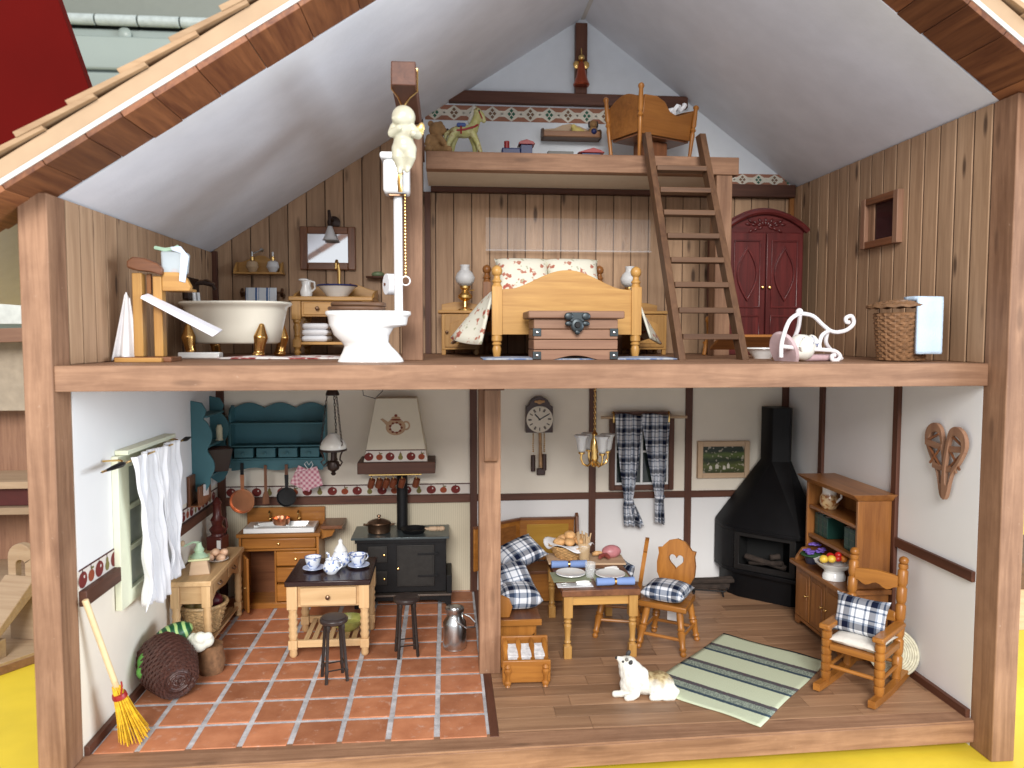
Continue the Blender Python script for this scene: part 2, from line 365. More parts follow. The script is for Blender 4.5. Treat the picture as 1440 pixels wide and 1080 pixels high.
# walls
def wall(name, m, *b): return bx(H, name, m, *b, bev=0)
lw = wall('side_wall', BEIGE, WL-1.6, WL, 2.2, D, -2, 23.6)
M().prism([(2.2, 12.0), (D, 12.0), (D, 23.5), (2.2, 23.5)], WL-.01, WL+.05, 'yz').o('plaster_panel', WALLW, lw, 0)
GROOVE = plain('groove_brown', (.10, .06, .035), .8)
ulw = wall('side_wall', GROOVE, WL-1.6, WL-.12, 2.2, D, 23.6, 35.2)
rw = wall('side_wall', WALLW, WR, WR+1.6, 2.2, D, -2, 23.6)
urw = wall('side_wall', GROOVE, WR+.12, WR+1.6, 2.2, D, 23.6, 42.6)
bw = wall('back_wall', BEIGE, WL-1.6, WR+1.6, D, D+1, -2, 24)
M().prism([(-3.6, .1), (WR, .1), (WR, 10), (-3.6, 10)], D-.06, D+.01).o('plaster_panel', WALLW, bw, 0)
LIN = NT('striped_paper'); sx = LIN.n('ShaderNodeSeparateXYZ'); LIN.l(LIN.coord((500, 500, 500)), sx.inputs[0])
LIN.base(LIN.ramp(LIN.math('FRACT', sx.outputs[0]), [(0, (.68, .61, .46)), (.55, (.68, .61, .46)), (.62, (.59, .52, .38)), (.9, (.59, .52, .38)), (.97, (.68, .61, .46))])); LIN.set(.8)
M().prism([(WL, .1), (-4.2, .1), (-4.2, 9.8), (WL, 9.8)], D-.06, D+.01).o('paper_panel', LIN.mat, bw, 0)
ubw = M().prism([(WL-1.6, 24), (WR+1.6, 24), (WR+1.6, 42.4), (7.3, 60.4), (WL-1.6, 35)], D+.12, D+1).o('gable_wall', GROOVE, H, 0)
M().prism([(-9.0, 41.6), (WR-.01, 41.6), (WR-.01, 42.78), (7.3, 59.38), (-9.0, 48.9)], D-.02, D+.13).o('plaster_panel', plain('gable_white', (.80, .85, .90), .8, var=.02), ubw, 0)
# wall planks, each a piece with its own edges
def planks_y(par, x, s, ztop, y0=2.25):
    y = y0
    while y < D-.2:
        w = min(1.86, D-y); h = ztop
        M().prism([(y+.08, U), (y+w-.08, U), (y+w-.08, h), (y+.08, h)], x, x-s*.13, 'yz').o('plank', PLANK('z'), par, .06); y += 1.86
planks_y(ulw, WL, 1, 35.2); planks_y(urw, WR, -1, 42.6)
def roofz(x): return 35.4+.643*(x+30) if x < 7.3 else 42.8+.731*(30-x)
x = WL
while x < WR-.1:
    a, b = x+.05, min(x+1.80, WR)
    if b < -8.9: za, zb = roofz(a), roofz(b)
    else: za = zb = 41.5
    M().prism([(a, U), (b, U), (b, zb), (a, za)], D, D+.13).o('plank', PLANK('z'), ubw, .05); x += 1.85
# battens and rails
bat = lambda x0, x1, z0, z1, y=D: bx(bw, 'batten', DARKW('z' if z1-z0 > x1-x0 else 'x'), x0, x1, y-.34, y-.02, z0, z1, .03)
for xx in (8.25, 18.65): bat(xx, xx+.72, 0, 23.5)
bat(-4.35, -3.6, 0, 23.5); bat(29.3, 29.98, 0, 23.5); bat(-29.98, -29.2, 0, 23.5)
M().box(-3.6, 29.3, D-.3, D-.03, 9.65, 10.35).o('rail', DARKW('x'), bw, .03)
M().box(-29.2, -4.35, D-.5, D-.03, 9.6, 10.42).o('rail', DARKW('x'), bw, .04)
for yy in (24.0, 11.5): bx(rw, 'batten', DARKW('z'), WR-.33, WR-.01, yy, yy+.72, 0, 23.5, .03)
bx(rw, 'rail', DARKW('y'), WR-.3, WR-.01, 2.2, D-.4, 9.75, 10.5, .03)
bx(rw, 'skirting', DARKW('y'), WR-.35, WR-.01, 2.2, D-.4, 0, .62, .03)
bx(lw, 'skirting', DARKW('y'), WL+.01, WL+.35, 2.25, D-.4, 0, .62, .03)
bx(lw, 'rail', DARKW('y'), WL+.01, WL+.5, 2.25, 8.0, 9.75, 10.75, .04); bx(lw, 'rail', DARKW('y'), WL+.01, WL+.4, 17.8, D-.5, 9.6, 10.45, .04)
bx(ubw, 'beam', DARKW('x'), -8.25, WR-.1, D-.9, D-.02, 41.5, 42.78, .04); bx(ubw, 'beam', DARKW('x'), -6.4, 18.2, D-.8, D-.03, 50.45, 51.6, .04)
bx(ubw, 'king_post', DARKW('z'), 6.45, 7.65, D-.8, D-.03, 51.62, 58.6, .04)
bx(ubw, 'corner_strip', DARKW('z'), WL+.02, WL+.5, D-.5, D-.02, U, 35.3, .03); bx(ubw, 'corner_strip', OAK('z'), WR-.5, WR-.02, D-.5, D-.02, U, 42.4, .03)
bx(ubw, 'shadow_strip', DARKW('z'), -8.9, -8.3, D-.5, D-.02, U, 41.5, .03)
# loft
lf = M().box(-8.5, 20.2, 22.3, 23.6, 41.75, 43.35).o('loft_beam', CEDAR('x'), H, .06)
bx(lf, 'loft_floor', plain('loft_underside', (.66, .58, .47), .8, var=.03), -8.5, 20.0, 23.62, D-.95, 42.0, 43.1, 0)
# printed borders: flat paper strips with printed motifs
APR, APG, APD = plain('print_red', (.17, .018, .014), .8), plain('print_olive', (.20, .17, .05), .8), plain('print_dark', (.07, .012, .01), .8)
APO = plain('print_orange', (.30, .06, .02), .8)
PAPER = plain('border_paper', (.72, .66, .60), .85, var=.03)
def disc(m, c, r, ry, ax, off, n=14, rot=0):
    pts = [(r*math.cos(2*PI*j/n), ry*math.sin(2*PI*j/n)) for j in range(n)]
    P = [((c[0]+p[0], off, c[1]+p[1]) if ax == 'x' else (off, c[0]+p[0], c[1]+p[1])) for p in pts]; m.add(P, [tuple(range(n))])
def fruit(m, k, c, ax, off, sg, h=.42):
    d = .004*sg
    if k == 0:
        m.mi(1); disc(m, c, h*1.12, h, ax, off); m.mi(0); disc(m, (c[0]+h*.35, c[1]+h*.3), h*.16, h*.2, ax, off+d)
    elif k == 1:
        m.mi(3); disc(m, (c[0], c[1]-h*.12), h*.82, h*.74, ax, off); m.mi(2); disc(m, (c[0]+h*.3, c[1]+h*.75), h*.45, h*.16, ax, off+d)
    else:
        m.mi(2); disc(m, (c[0], c[1]-h*.25), h*.6, h*.62, ax, off); disc(m, (c[0], c[1]+h*.4), h*.34, h*.5, ax, off+d)
    m.mi(4); disc(m, (c[0]-h*.05, c[1]+h*.98), h*.08, h*.28, ax, off+2*d)
def border(par, ax, a0, a1, z0, z1, off, sg, step=1.12, ph=0):
    m = M(); pl = 'xz' if ax == 'x' else 'yz'
    m.prism([(a0, z0), (a1, z0), (a1, z1), (a0, z1)], off, off-sg*.03, pl)
    m.mi(4).prism([(a0, z1-.02), (a1, z1-.02), (a1, z1+.09), (a0, z1+.09)], off+sg*.012, off-sg*.02, pl)
    a, k = a0+.5, ph
    while a < a1-.3:
        fruit(m, (0, 1, 0, 2)[k % 4], (a, (z0+z1)/2-.04), ax, off+sg*.02, sg, (z1-z0)*.43); a += step; k += 1
    return m.o('paper_border', [PAPER, APR, APG, APO, APD], par, 0, fix=False)
border(bw, 'x', -29.2, -4.36, 10.43, 11.45, D-.05, -1, 1.27)
border(lw, 'y', 2.25, 7.9, 10.76, 12.0, WL+.06, 1, 1.18); border(lw, 'y', 17.8, D-.5, 10.46, 11.5, WL+.06, 1, 1.1, 1)
def folk(par, x0, x1, z0, z1, y, step=1.95):
    m = M(); h = z1-z0; zc = (z0+z1)/2
    m.mi(0).prism([(x0, z0), (x1, z0), (x1, z1), (x0, z1)], y, y+.03)
    x, k = x0, 0
    def q(pts, d): m.add([(p[0], y-d, p[1]) for p in pts], [tuple(range(len(pts)))])
    def dia(a, b, wv, hv, d): q([(a-wv, b), (a, b-hv), (a+wv, b), (a, b+hv)], d)
    while x < x1-.2:
        c = min(x+step/2, x1-.1); wv = min(step/2, x1-c, c-x0) if k else min(step/2, c-x0)
        m.mi(1); dia(c, zc, wv*1.15, h*.5, .004); q([(c-wv, zc-h*.2), (c+wv, zc-h*.2), (c+wv, zc+h*.2), (c-wv, zc+h*.2)], .003)
        m.mi(2); dia(c, zc, wv*.62, h*.30, .008) if 0 else None
        m.mi(3 if k % 2 == 0 else 4)
        for dx, dz in ((.2, 0), (-.2, 0), (0, .17), (0, -.17)): dia(c+dx*step*.55, zc+dz*h*1.3, .17*step*.6, .14*h, .012)
        x += step; k += 1
    return m.o('paper_border', [plain('print_rust', (.36, .16, .10), .8), plain('print_cream', (.72, .68, .58), .8), plain('print_sand', (.55, .5, .4), .8), plain('print_green', (.03, .13, .08), .8), plain('print_brown', (.20, .12, .07), .8)], par, 0, fix=False)
folk(ubw, -8.8, 14.6, 48.8, 50.3, D-.06); folk(ubw, 18.3, 29.5, 42.8, 44.0, D-.06, 1.75)
# kitchen tiles on a grey grout bed
bx(gf, 'grout', plain('grout', (.52, .52, .54), .9, var=.28, scale=120, bump=.5), WL, -3.96, 2.35, D, -.12, .0, 0)
TERRA = [NT('terracotta%d' % i) for i in range(2)]
for i, tm in enumerate(TERRA):
    v = tm.coord(vary=True); a = tm.noise(v, 60, 4); oi = tm.n('ShaderNodeObjectInfo')
    c = tm.ramp(a, [(.3, (.39, .14, .065)), (.7, (.54, .22, .11))])
    hv = tm.n('ShaderNodeHueSaturation'); tm.l(c, hv.inputs['Color']); tm.l(tm.math('MULTIPLY_ADD', oi.outputs['Random'], .5, .72), hv.inputs['Value'])
    c = tm.mix(tm.ramp(tm.noise(v, 130, 5, .7), [(.58, (0, 0, 0)), (.72, (.8, .8, .8))]), hv.outputs[0], (.60, .38, .29)); tm.base(c)
    tm.bump(tm.noise(v, 500, 3), .15, .0004); tm.set(.55, 0, .3)
tile0 = None; random.seed(3)
ys = [2.42+3.32*k for k in range(10)]; xs = [WL+.36]+[-26.75+3.22*k for k in range(7)]
for j, y in enumerate(ys):
    for i, xx in enumerate(xs):
        w = ((xs[i+1] if i+1 < len(xs) else -3.9)-xx)-.38; d_ = min(2.95, D-y-.05)
        t = M().prism([(.0, .0), (w, .0), (w, d_), (.0, d_)], -.02, .075+random.uniform(-.012, .012), 'xy').o('tile', TERRA[0].mat, gf, .05)
        place(t, (xx+random.uniform(-.02, .02)+.1, y+random.uniform(-.02, .02), 0), random.uniform(-.006, .006))
# living room floor boards
random.seed(11); y = 3.1; r = 0
while y < D-.1:
    w = min(1.62, D-y); xx = -3.34-random.uniform(0, 6)
    while xx < WR:
        L = random.uniform(7, 11); a, b = max(xx, -3.34), min(xx+L, WR-.02)
        if b-a > .3:
            t = M().box(.012, b-a-.012, .012, w-.012, -.1, .03).o('floor_board', FLOORB('x'), gf, .012); place(t, (a, y, 0))
        xx += L
    y += 1.62
# roof: ceiling panels, boards, soffit strips, shingles
def slope(x): return roofz(x)
def slab(par, name, mat, xa, xb, t0, t1, y0, y1, bev=.03):
    k = .643 if xb <= 7.4 else -.731; nx, nz = (-k/math.hypot(1, k), 1/math.hypot(1, k))
    za = 35.4+.643*(xa+30) if xb <= 7.4 else 42.8+.731*(30-xa); zb = 35.4+.643*(xb+30) if xb <= 7.4 else 42.8+.731*(30-xb)
    P = [(xa+nx*t0, za+nz*t0), (xb+nx*t0, zb+nz*t0), (xb+nx*t1, zb+nz*t1), (xa+nx*t1, za+nz*t1)]
    return M().prism(P, y0, y1).o(name, mat, par, bev)
EDGE = plain('plywood_edge', (.43, .295, .18), .8, var=.08, scale=40)
EDGEW = plain('veneer_edge', (.66, .63, .58), .7, var=.03)
for (xa, xb) in ((-40, 7.3), (7.3, 36.5)):
    rf = slab(H, 'roof', EDGE, xa, xb, .62, 1.5, -2.62, D+1)
    slab(rf, 'veneer', EDGEW, xa, xb, .34, .61, -2.66, D+1, .02)
    slab(rf, 'ceiling_panel', WHITEP, max(xa, -30.4), min(xb, 30.4), 0, .34, 2.0, D+.1, .02)
    random.seed(5); x = xa
    while x < xb-.3:
        w = min(random.uniform(1.5, 2.9), xb-x); q = random.uniform(-.12, .12)
        slab(rf, 'soffit_board', SOFF('y'), x+.02, x+w-.01, .03+random.uniform(-.04, .04), .33, -2.6, 1.95+q, .03); x += w
    n = 0; x = xa
    while n < 17:
        a, b = (xa+n*2.75, xa+n*2.75+4.0) if xb < 8 else (xb-n*2.75-4.0, xb-n*2.75)
        n += 1
        if (xb < 8 and b > 7.2) or (xb > 8 and a < 7.4): break
        k = .643 if xb < 8 else -.731; h = math.hypot(1, k); nx, nz = -k/h, 1/h
        lo, hi = (a, b) if xb < 8 else (b, a); zl_, zh_ = roofz(lo), roofz(hi)
        for j in range(4):
            y0 = -2.95+random.uniform(-.05, .05) if j == 0 else -2.9+j*9.0
            P = [(lo+nx*1.85, zl_+nz*1.85), (hi+nx*1.52, zh_+nz*1.52), (hi+nx*1.75, zh_+nz*1.75), (lo+nx*2.2, zl_+nz*2.2)]
            M().prism(P, y0, -2.9+(j+1)*9-.06).o('shingle', SHING('x'), rf, .03)
bx(H, 'ridge_seam', EDGEW, 7.1, 7.5, 2.0, D, 59.2, 59.6, .03)

# ------------------------------------------------------------------ kitchen
def knob(par, x, y, z, r=.12, mat=None, d=(0, -1, 0), name='knob'):
    d = Vector(d); p = Vector((x, y, z))
    return M().turn(p, p+d*r*2.2, [(0, .45*r), (.4, .45*r), (.55, r), (.85, r*.9), (1, r*.3)], 10).o(name, mat or BRASS, par, 0)
def wicker(m, prof, rows, stakes, thick=.09, amp=.07, c=(0, 0, 0), sq=1):
    def R(t):
        for (r0, z0, t0), (r1, z1, t1) in zip(prof, prof[1:]):
            if t <= t1+1e-9: q = (t-t0)/(t1-t0); return r0+(r1-r0)*q, z0+(z1-z0)*q
        return prof[-1][:2]
    n = stakes*4
    for k in range(rows):
        r, z = R((k+.5)/rows)
        m.tube([(c[0]+(r+amp*math.cos(stakes*a+k*PI))*math.cos(a), c[1]+sq*(r+amp*math.cos(stakes*a+k*PI))*math.sin(a), c[2]+z) for a in [2*PI*j/n for j in range(n)]], thick, 5, closed=True)
    for j in range(stakes):
        a = 2*PI*j/stakes+PI/stakes*0
        m.tube([(c[0]+R(t/6)[0]*math.cos(a), c[1]+sq*R(t/6)[0]*math.sin(a), c[2]+R(t/6)[1]) for t in range(7)], thick*.8, 5)
    return m
def basketm(name, c, rough=.5): return plain(name, c, rough, var=.3, scale=300)

# worktable with drawer and slatted shelf
T = thing('kitchen_table', 'pale beech kitchen table with dark polished top and slatted lower shelf', 'table', (-16.65, 19.3, .07))
BX, BY, BZ = BEECH('x'), BEECH('y'), BEECH('z')
bx(T, 'table_top', MAHO('x'), -3.5, 3.5, -3.4, 3.4, 6.15, 6.6, .08)
for sx_ in (-1, 1):
    for sy_ in (-1, 1):
        m = M(); x0, y0 = sx_*2.95, sy_*2.8; m.box(x0-.42, x0+.42, y0-.42, y0+.42, 4.15, 6.14)
        m.box(x0-.36, x0+.36, y0-.36, y0+.36, .75, 1.5)
        m.turn((x0, y0, 0), (x0, y0, .76), [(0, .2), (.3, .34), (.7, .3), (1, .36)]); m.turn((x0, y0, 1.49), (x0, y0, 4.16), [(0, .3)]+[(.05+.1*i, .4 if i % 2 else .31) for i in range(9)]+[(1, .4)], 14); m.o('leg', BZ, T, .04)
bx(T, 'apron', BX, -2.53, 2.53, -2.9, -2.7, 4.3, 6.14); bx(T, 'apron', BX, -2.53, 2.53, 2.5, 2.9, 4.3, 6.14)
for s_ in (-1, 1): bx(T, 'apron', BY, s_*2.75-.15, s_*2.75+.15, -2.38, 2.38, 4.3, 6.14)
dr = bx(T, 'drawer', BX, -2.3, 2.3, -3.12, -2.91, 4.45, 5.95, .06); knob(dr, 0, -3.12, 5.2, .2, BRONZE)
for s_ in (-1, 1): bx(T, 'shelf_rail', BX, -2.58, 2.58, s_*2.8-.15, s_*2.8+.15, .85, 1.45)
for i in range(7): bx(T, 'slat', BY, -2.2+i*.66, -1.78+i*.66, -2.64, 2.64, 1.1, 1.3)
TOP = 6.67
BW = NT('blue_white_china'); v = BW.coord(vary=True); k = BW.ramp(BW.noise(v, 320, 2, .4), [(.57, (.80, .84, .90)), (.64, (.16, .24, .52))]); BW.base(k); BW.set(.12, 0, .6); CHINA = BW.mat
RIMB = plain('china_blue', (.10, .15, .38), .2)
def cupset(x, y, label_c, label_s, rz):
    o = M().lathe([(0, .06), (.45, .05), (.5, 0), (.55, .05), (.95, .2), (.93, .25), (.5, .12), (0, .12)], n=24).o('saucer', plain('china_pale', (.50, .58, .78), .15), None, 0); place(o, (x, y, TOP)); tag(o, label_s, 'saucer', 'blue and white tea saucers')
    t = thing('teacup', label_c, 'teacup', (x-.05, y, TOP+.13), rz, 'blue and white teacups')
    M().lathe([(0, .02), (.3, .0), (.34, .06), (.55, .3), (.66, .75), (.7, 1.0), (.65, 1.0), (.6, .75), (.5, .33), (0, .15)], n=22).o('bowl', CHINA, t, 0)
    M().tube([(.69*math.cos(a), .69*math.sin(a), 1.0) for a in [2*PI*j/24 for j in range(24)]], .035, 6, closed=True).o('rim', RIMB, t, 0)
    M().tube([(.6, 0, .85), (.85, 0, .9), (.98, 0, .65), (.8, 0, .4), (.5, 0, .35)], .06, 6).o('handle', CHINA, t, 0)
cupset(-18.3, 19.2, 'blue and white teacup nearer the sink, at the table corner', 'blue saucer under the teacup nearer the sink', 2.0)
cupset(-14.5, 19.7, 'blue and white teacup nearer the stove, at the table corner', 'blue saucer under the teacup nearer the stove', .6)
T = thing('milk_jug', 'round blue and white milk jug at the middle front of the tea set', 'jug', (-16.6, 18.0, TOP), -.5)
M().lathe([(0, 0), (.4, 0), (.68, .35), (.72, .65), (.55, 1.0), (.48, 1.15), (.52, 1.25), (.46, 1.25), (.42, 1.1), (.0, .9)], n=22).o('body', CHINA, T, 0)
M().tube([(.5, .1, 1.1), (.85, .15, 1.1), (.95, .2, .7), (.65, .1, .4)], .07, 6).o('handle', CHINA, T, 0)
T = thing('teapot', 'tall blue and white teapot with domed lid behind the milk jug', 'teapot', (-16.1, 20.0, TOP), .3)
M().lathe([(0, 0), (.5, 0), (.8, .45), (.82, .85), (.6, 1.25), (.5, 1.35)], n=22).o('body', CHINA, T, 0)
ld = M().lathe([(.55, 1.33), (.58, 1.45), (.4, 1.75), (.22, 1.95), (.17, 2.15), (.2, 2.3), (0, 2.5)], n=20).o('lid', CERAM, T, 0)
M().tube([(-.7, 0, .5), (-1.0, 0, .8), (-1.05, 0, 1.2), (-1.25, 0, 1.35)], .12, 8, [.17, .13, .1, .09]).o('spout', CHINA, T, 0)
M().tube([(.7, 0, 1.05), (1.1, 0, 1.15), (1.2, 0, .75), (.75, 0, .4)], .07, 6).o('handle', CHINA, T, 0)
o = M().lathe([(0, 0), (.6, 0), (.7, .1), (1.2, .5), (1.45, 1.0), (1.38, 1.0), (1.1, .5), (0, .15)], n=26).o('mixing_bowl', plain('green_glaze', (.36, .36, .10), .25, var=.25, scale=120), None, 0); place(o, (-15.4, 18.9, 1.38)); tag(o, 'olive green mixing bowl on the slatted table shelf', 'bowl')
# stools
STOOLM = plain('stool_iron', (.028, .02, .017), .45, .2); SEATM = plain('stool_seat', (.032, .022, .02), .35)
T = thing('stool', 'round black stool in front of the kitchen table', 'stool', (-15.6, 12.1, .07), .35, 'round black stools')
M().lathe([(0, 4.5), (.9, 4.5), (1.08, 4.62), (1.1, 4.85), (.95, 5.0), (0, 5.02)], n=26).o('seat', SEATM, T, .03)
for i in range(4):
    a = PI/4+i*PI/2; p0 = Vector((1.15*math.cos(a), 1.15*math.sin(a), 0)); p1 = Vector((.78*math.cos(a), .78*math.sin(a), 4.55))
    M().turn(p0, p1, [(0, .13), (.15, .13), (.2, .17), (.24, .13), (.9, .13), (.93, .18), (1, .15)], 8).o('leg', STOOLM, T, 0)
    b = a+PI/2; q = .22; r0 = 1.15+(.78-1.15)*q; h = 4.55*q+(.25 if i % 2 else 0)
    M().cyl((r0*math.cos(a), r0*math.sin(a), h), (r0*math.cos(b), r0*math.sin(b), h), .06, n=6).o('stretcher', STOOLM, T, 0)
dup(T, (-10.2, 16.4, .07), .2, 'round black stool between the table and the milk churn')
T = thing('milk_churn', 'small steel milk churn with wire handle on the tiles', 'milk churn', (-6.15, 17.4, .07), -.3)
M().lathe([(0, 0), (.95, 0), (1.0, .06), (.98, .15), (1.0, .2), (1.0, 2.2), (.95, 2.35), (.68, 2.75), (.66, 2.95), (.7, 3.0)], n=28).o('body', STEEL, T, 0)
M().lathe([(.66, 2.98), (.8, 3.2), (.82, 3.5), (.78, 3.55), (.6, 3.45), (.55, 3.6), (.2, 3.65), (0, 3.65)], n=28).o('lid', STEEL, T, 0)
M().tube([(0, -.75, 2.9), (.6, -.8, 2.5), (1.2, -.55, 2.0), (1.75, 0, 1.95), (1.75, .4, 2.2), (1.2, .6, 2.6), (0, .75, 2.9)], .06, 6).o('handle', STEEL, T, 0)
# cooking stove
T = thing('range_cooker', 'black iron cooking stove with grey top under the hood', 'stove', (-11.25, 27.6, .07))
STOP = plain('stove_top', (.085, .105, .11), .3, .4, var=.1); IRD = plain('stove_door', (.032, .030, .028), .5, .3, var=.15, scale=250, spec=.35)
bx(T, 'body', IRON, -4.35, 4.4, 0, 4.3, 1.55, 6.9, .06)
bx(T, 'hob', STOP, -4.85, 4.7, -.4, 4.5, 6.92, 7.15, .04); bx(T, 'hob_rail', IRON, -4.5, 4.4, -.2, -.02, 6.55, 6.9)
M().prism([[(-4.6, 0), (-4.2, 0), (-3.9, .55), (-2.6, .75), (3.2, .75), (4.2, .5), (4.5, 0), (4.85, 0), (4.85, 1.2), (-4.6, 1.2)]], -.15, 4.3).o('plinth', IRON, T, .04)
bx(T, 'ledge', plain('ledge_iron', (.16, .13, .11), .4, .5), -4.7, 4.9, -.4, 4.3, 1.22, 1.42)
for (x0, x1, z0, z1) in ((-3.25, -1.35, 4.6, 6.25), (-3.25, -1.35, 2.35, 3.75), (-.45, 3.25, 2.15, 6.3)):
    d_ = bx(T, 'door', IRD, x0, x1, -.18, -.01, z0, z1, .06); bx(d_, 'door_panel', IRD, x0+.18, x1-.18, -.23, -.19, z0+.18, z1-.18, .03)
    knob(d_, x1-.3 if x1 < 0 else x0+.15, -.22, (z0+z1)/2-(.0 if x1 < 0 else .2), .13)
    if x1 > 0:
        for zz in (3.1, 5.3): bx(d_, 'hinge', IRON, 1.6, 3.6, -.28, -.2, zz, zz+.22, .02)
bx(T, 'side_rail', IRON, 4.42, 4.95, -.3, 4.0, 1.45, 3.2)
M().cyl((-.05, 3.0, 7.1), (-.05, 3.0, 14), .56, n=24).o('flue_pipe', IRON, T, 0)
T = thing('cooking_pot', 'bronze lidded cooking pot on the stove', 'pot', (-13.55, 29.4, 7.23))
M().lathe([(0, 0), (1.0, 0), (1.12, .1), (1.15, .85), (1.2, .92), (1.1, .95), (0, .95)], n=28).o('body', BRONZE, T, 0)
M().lathe([(1.16, .96), (1.1, 1.08), (.6, 1.3), (.15, 1.38), (.12, 1.5), (.22, 1.62), (.18, 1.75), (0, 1.8)], n=28).o('lid', BRONZE, T, 0)
for s_ in (-1, 1): M().tube([(s_*1.1, -.25, .75), (s_*1.5, -.22, .8), (s_*1.55, .22, .8), (s_*1.1, .25, .75)], .07, 6).o('handle', BRONZE, T, 0)
T = thing('frying_pan', 'black frying pan with wooden handle on the stove', 'pan', (-10.1, 29.0, 7.23), -.25)
M().lathe([(0, 0), (1.0, 0), (1.35, .45), (1.28, .46), (.95, .1), (0, .08)], n=28).o('pan', IRON, T, 0)
M().turn((1.2, 0, .42), (3.2, 0, .55), [(0, .14), (.2, .14), (.22, .22), (.55, .25), (.6, .18), (.66, .27), (.72, .18), (.8, .27), (.95, .22), (1, .1)], 10).o('handle', RAW('x'), T, 0)
# cooker hood
T = thing('cooker_hood', 'cream tapered cooker hood with teapot picture and dark wooden ledge', 'cooker hood', (-11.75, 28.0, 13.35))
ledge = M().box(-3.75, 3.85, 0, 4.2, 0, 1.15).o('ledge', DARKW('x'), T, .05)
CREAMH = plain('hood_cream', (.74, .68, .54), .7, var=.02)
M().hexa([(-3.15, .35, 1.16), (3.1, .35, 1.16), (3.1, 4.2, 1.16), (-3.15, 4.2, 1.16)], [(-2.05, 2.0, 7.3), (2.0, 2.0, 7.3), (2.0, 4.2, 7.3), (-2.05, 4.2, 7.3)]).o('canopy', CREAMH, T, .03)
ti = -math.atan2(1.65, 6.14)
def hp(x, s, d=0): return (x, .35+1.65*s/6.36-d*.966, 1.16+6.14*s/6.36)
m = M(); wb = lambda s: 3.12-1.07*s/6.36
m.add([hp(-wb(.02), .02, .02), hp(wb(.02)-.03, .02, .02), hp(wb(1.1)-.03, 1.1, .02), hp(-wb(1.1), 1.1, .02)], [(0, 1, 2, 3)])
m.mi(4).add([hp(-wb(1.1), 1.1, .03), hp(wb(1.1)-.03, 1.1, .03), hp(wb(1.2)-.03, 1.2, .03), hp(-wb(1.2), 1.2, .03)], [(0, 1, 2, 3)])
for i in range(6):
    mm = M(); fruit(mm, (0, 1, 0, 2)[(i) % 4], (-2.65+i*1.03, .52), 'x', -.03, -1, .4)
    for f_, k_ in zip(mm.f, mm.i): m.k = k_; m.add([hp(mm.v[j].x, mm.v[j].z, -mm.v[j].y) for j in f_], [tuple(range(len(f_)))])
m.o('paper_border', [PAPER, APR, APG, APO, APD], T, 0, fix=False)
m = M()                                       # printed teapot
def pdisc(cx, cz, rx, rz, d, k, n=22, a0=0): m.mi(k).add([hp(cx+rx*math.cos(2*PI*j/n+a0), cz+rz*math.sin(2*PI*j/n+a0), d) for j in range(n)], [tuple(range(n))])
pdisc(-.05, 3.45, 1.0, .82, .02, 0); pdisc(.95, 3.6, .42, .48, .02, 0); pdisc(.95, 3.6, .26, .3, .03, 1); pdisc(-.05, 3.5, .98, .8, .034, 0)
m.mi(0).add([hp(x_, z_, .024) for x_, z_ in ((-.6, 3.1), (-.5, 3.75), (-1.35, 4.35), (-1.6, 4.25), (-1.2, 3.9))], [(0, 1, 2, 3, 4)])
pdisc(-.05, 4.35, .45, .2, .038, 0); pdisc(-.05, 4.62, .15, .14, .04, 2); pdisc(-.05, 4.2, .55, .09, .04, 2); pdisc(-.05, 3.4, .56, .5, .038, 2); pdisc(-.05, 3.4, .5, .44, .042, 1)
for i in range(9): a = 2*PI*i/9; pdisc(-.05+.58*math.cos(a), 3.4+.5*math.sin(a), .13, .11, .046, 2, 8)
m.o('teapot_print', [plain('print_tan', (.50, .33, .20), .8), CREAMH, plain('print_maroon', (.20, .04, .02), .8)], T, 0, fix=False)
bx(T, 'hook_rail', BRASS, -2.7, 2.5, .5, .58, -.22, -.1, .02)
MUG = plain('mug_brown', (.16, .045, .02), .3)
for i, xx in enumerate((-2.45, -1.7, -1.0, -.3, .55, 1.95)):
    t = thing('mug', 'small brown mug hanging under the hood ledge, number %d from the sink side' % (i+1) if 0 else ['small brown mug hanging under the hood, nearest the sink', 'second small brown mug from the sink hanging under the hood', 'third small brown mug from the sink hanging under the hood', 'fourth small brown mug from the sink hanging under the hood', 'brown mug hanging just before the flue pipe', 'lone brown mug hanging beyond the flue pipe'][i], 'mug', (-11.75+xx, 28.55, 12.35), 0, 'brown mugs on the hood rail')
    m = M().at((0, 0, 0), ry=.28, rx=.25); m.lathe([(0, -.45), (.3, -.45), (.34, 0), (.32, .45), (.27, .45), (.28, 0), (0, -.3)], n=16).o('body', MUG, t, 0)
    M().tube([(0, 0, .42), (.0, .0, .62), (.02, .12, .72)], .035, 5).o('hook', BRASS, t, 0)
# sink cabinet
T = thing('sink_cabinet', 'honey pine sink cabinet with open door and three drawers', 'cabinet', (-23.1, 28.4, .07))
HX, HZ = HONEY('x'), HONEY('z')
bx(T, 'side_panel', HZ, -3.95, -3.7, 0, 3.6, 0, 7.1); bx(T, 'side_panel', HZ, 3.5, 3.75, 0, 3.6, 0, 7.1); bx(T, 'divider', HZ, -.6, -.42, .15, 3.6, .5, 5.8)
bx(T, 'back_panel', WALN('x'), -3.7, 3.5, 3.45, 3.6, 0, 7.1); bx(T, 'bottom', HX, -3.7, 3.5, .1, 3.45, .35, .55); bx(T, 'plinth', HX, -3.7, 3.5, .02, .2, 0, .5)
bx(T, 'worktop', HX, -4.15, 3.9, -.2, 3.7, 7.12, 7.5, .06); bx(T, 'splashback', HX, -3.95, 3.85, 3.3, 3.6, 7.51, 9.35, .06); bx(T, 'rail', HX, -3.7, 3.5, .02, .2, 5.75, 5.95)
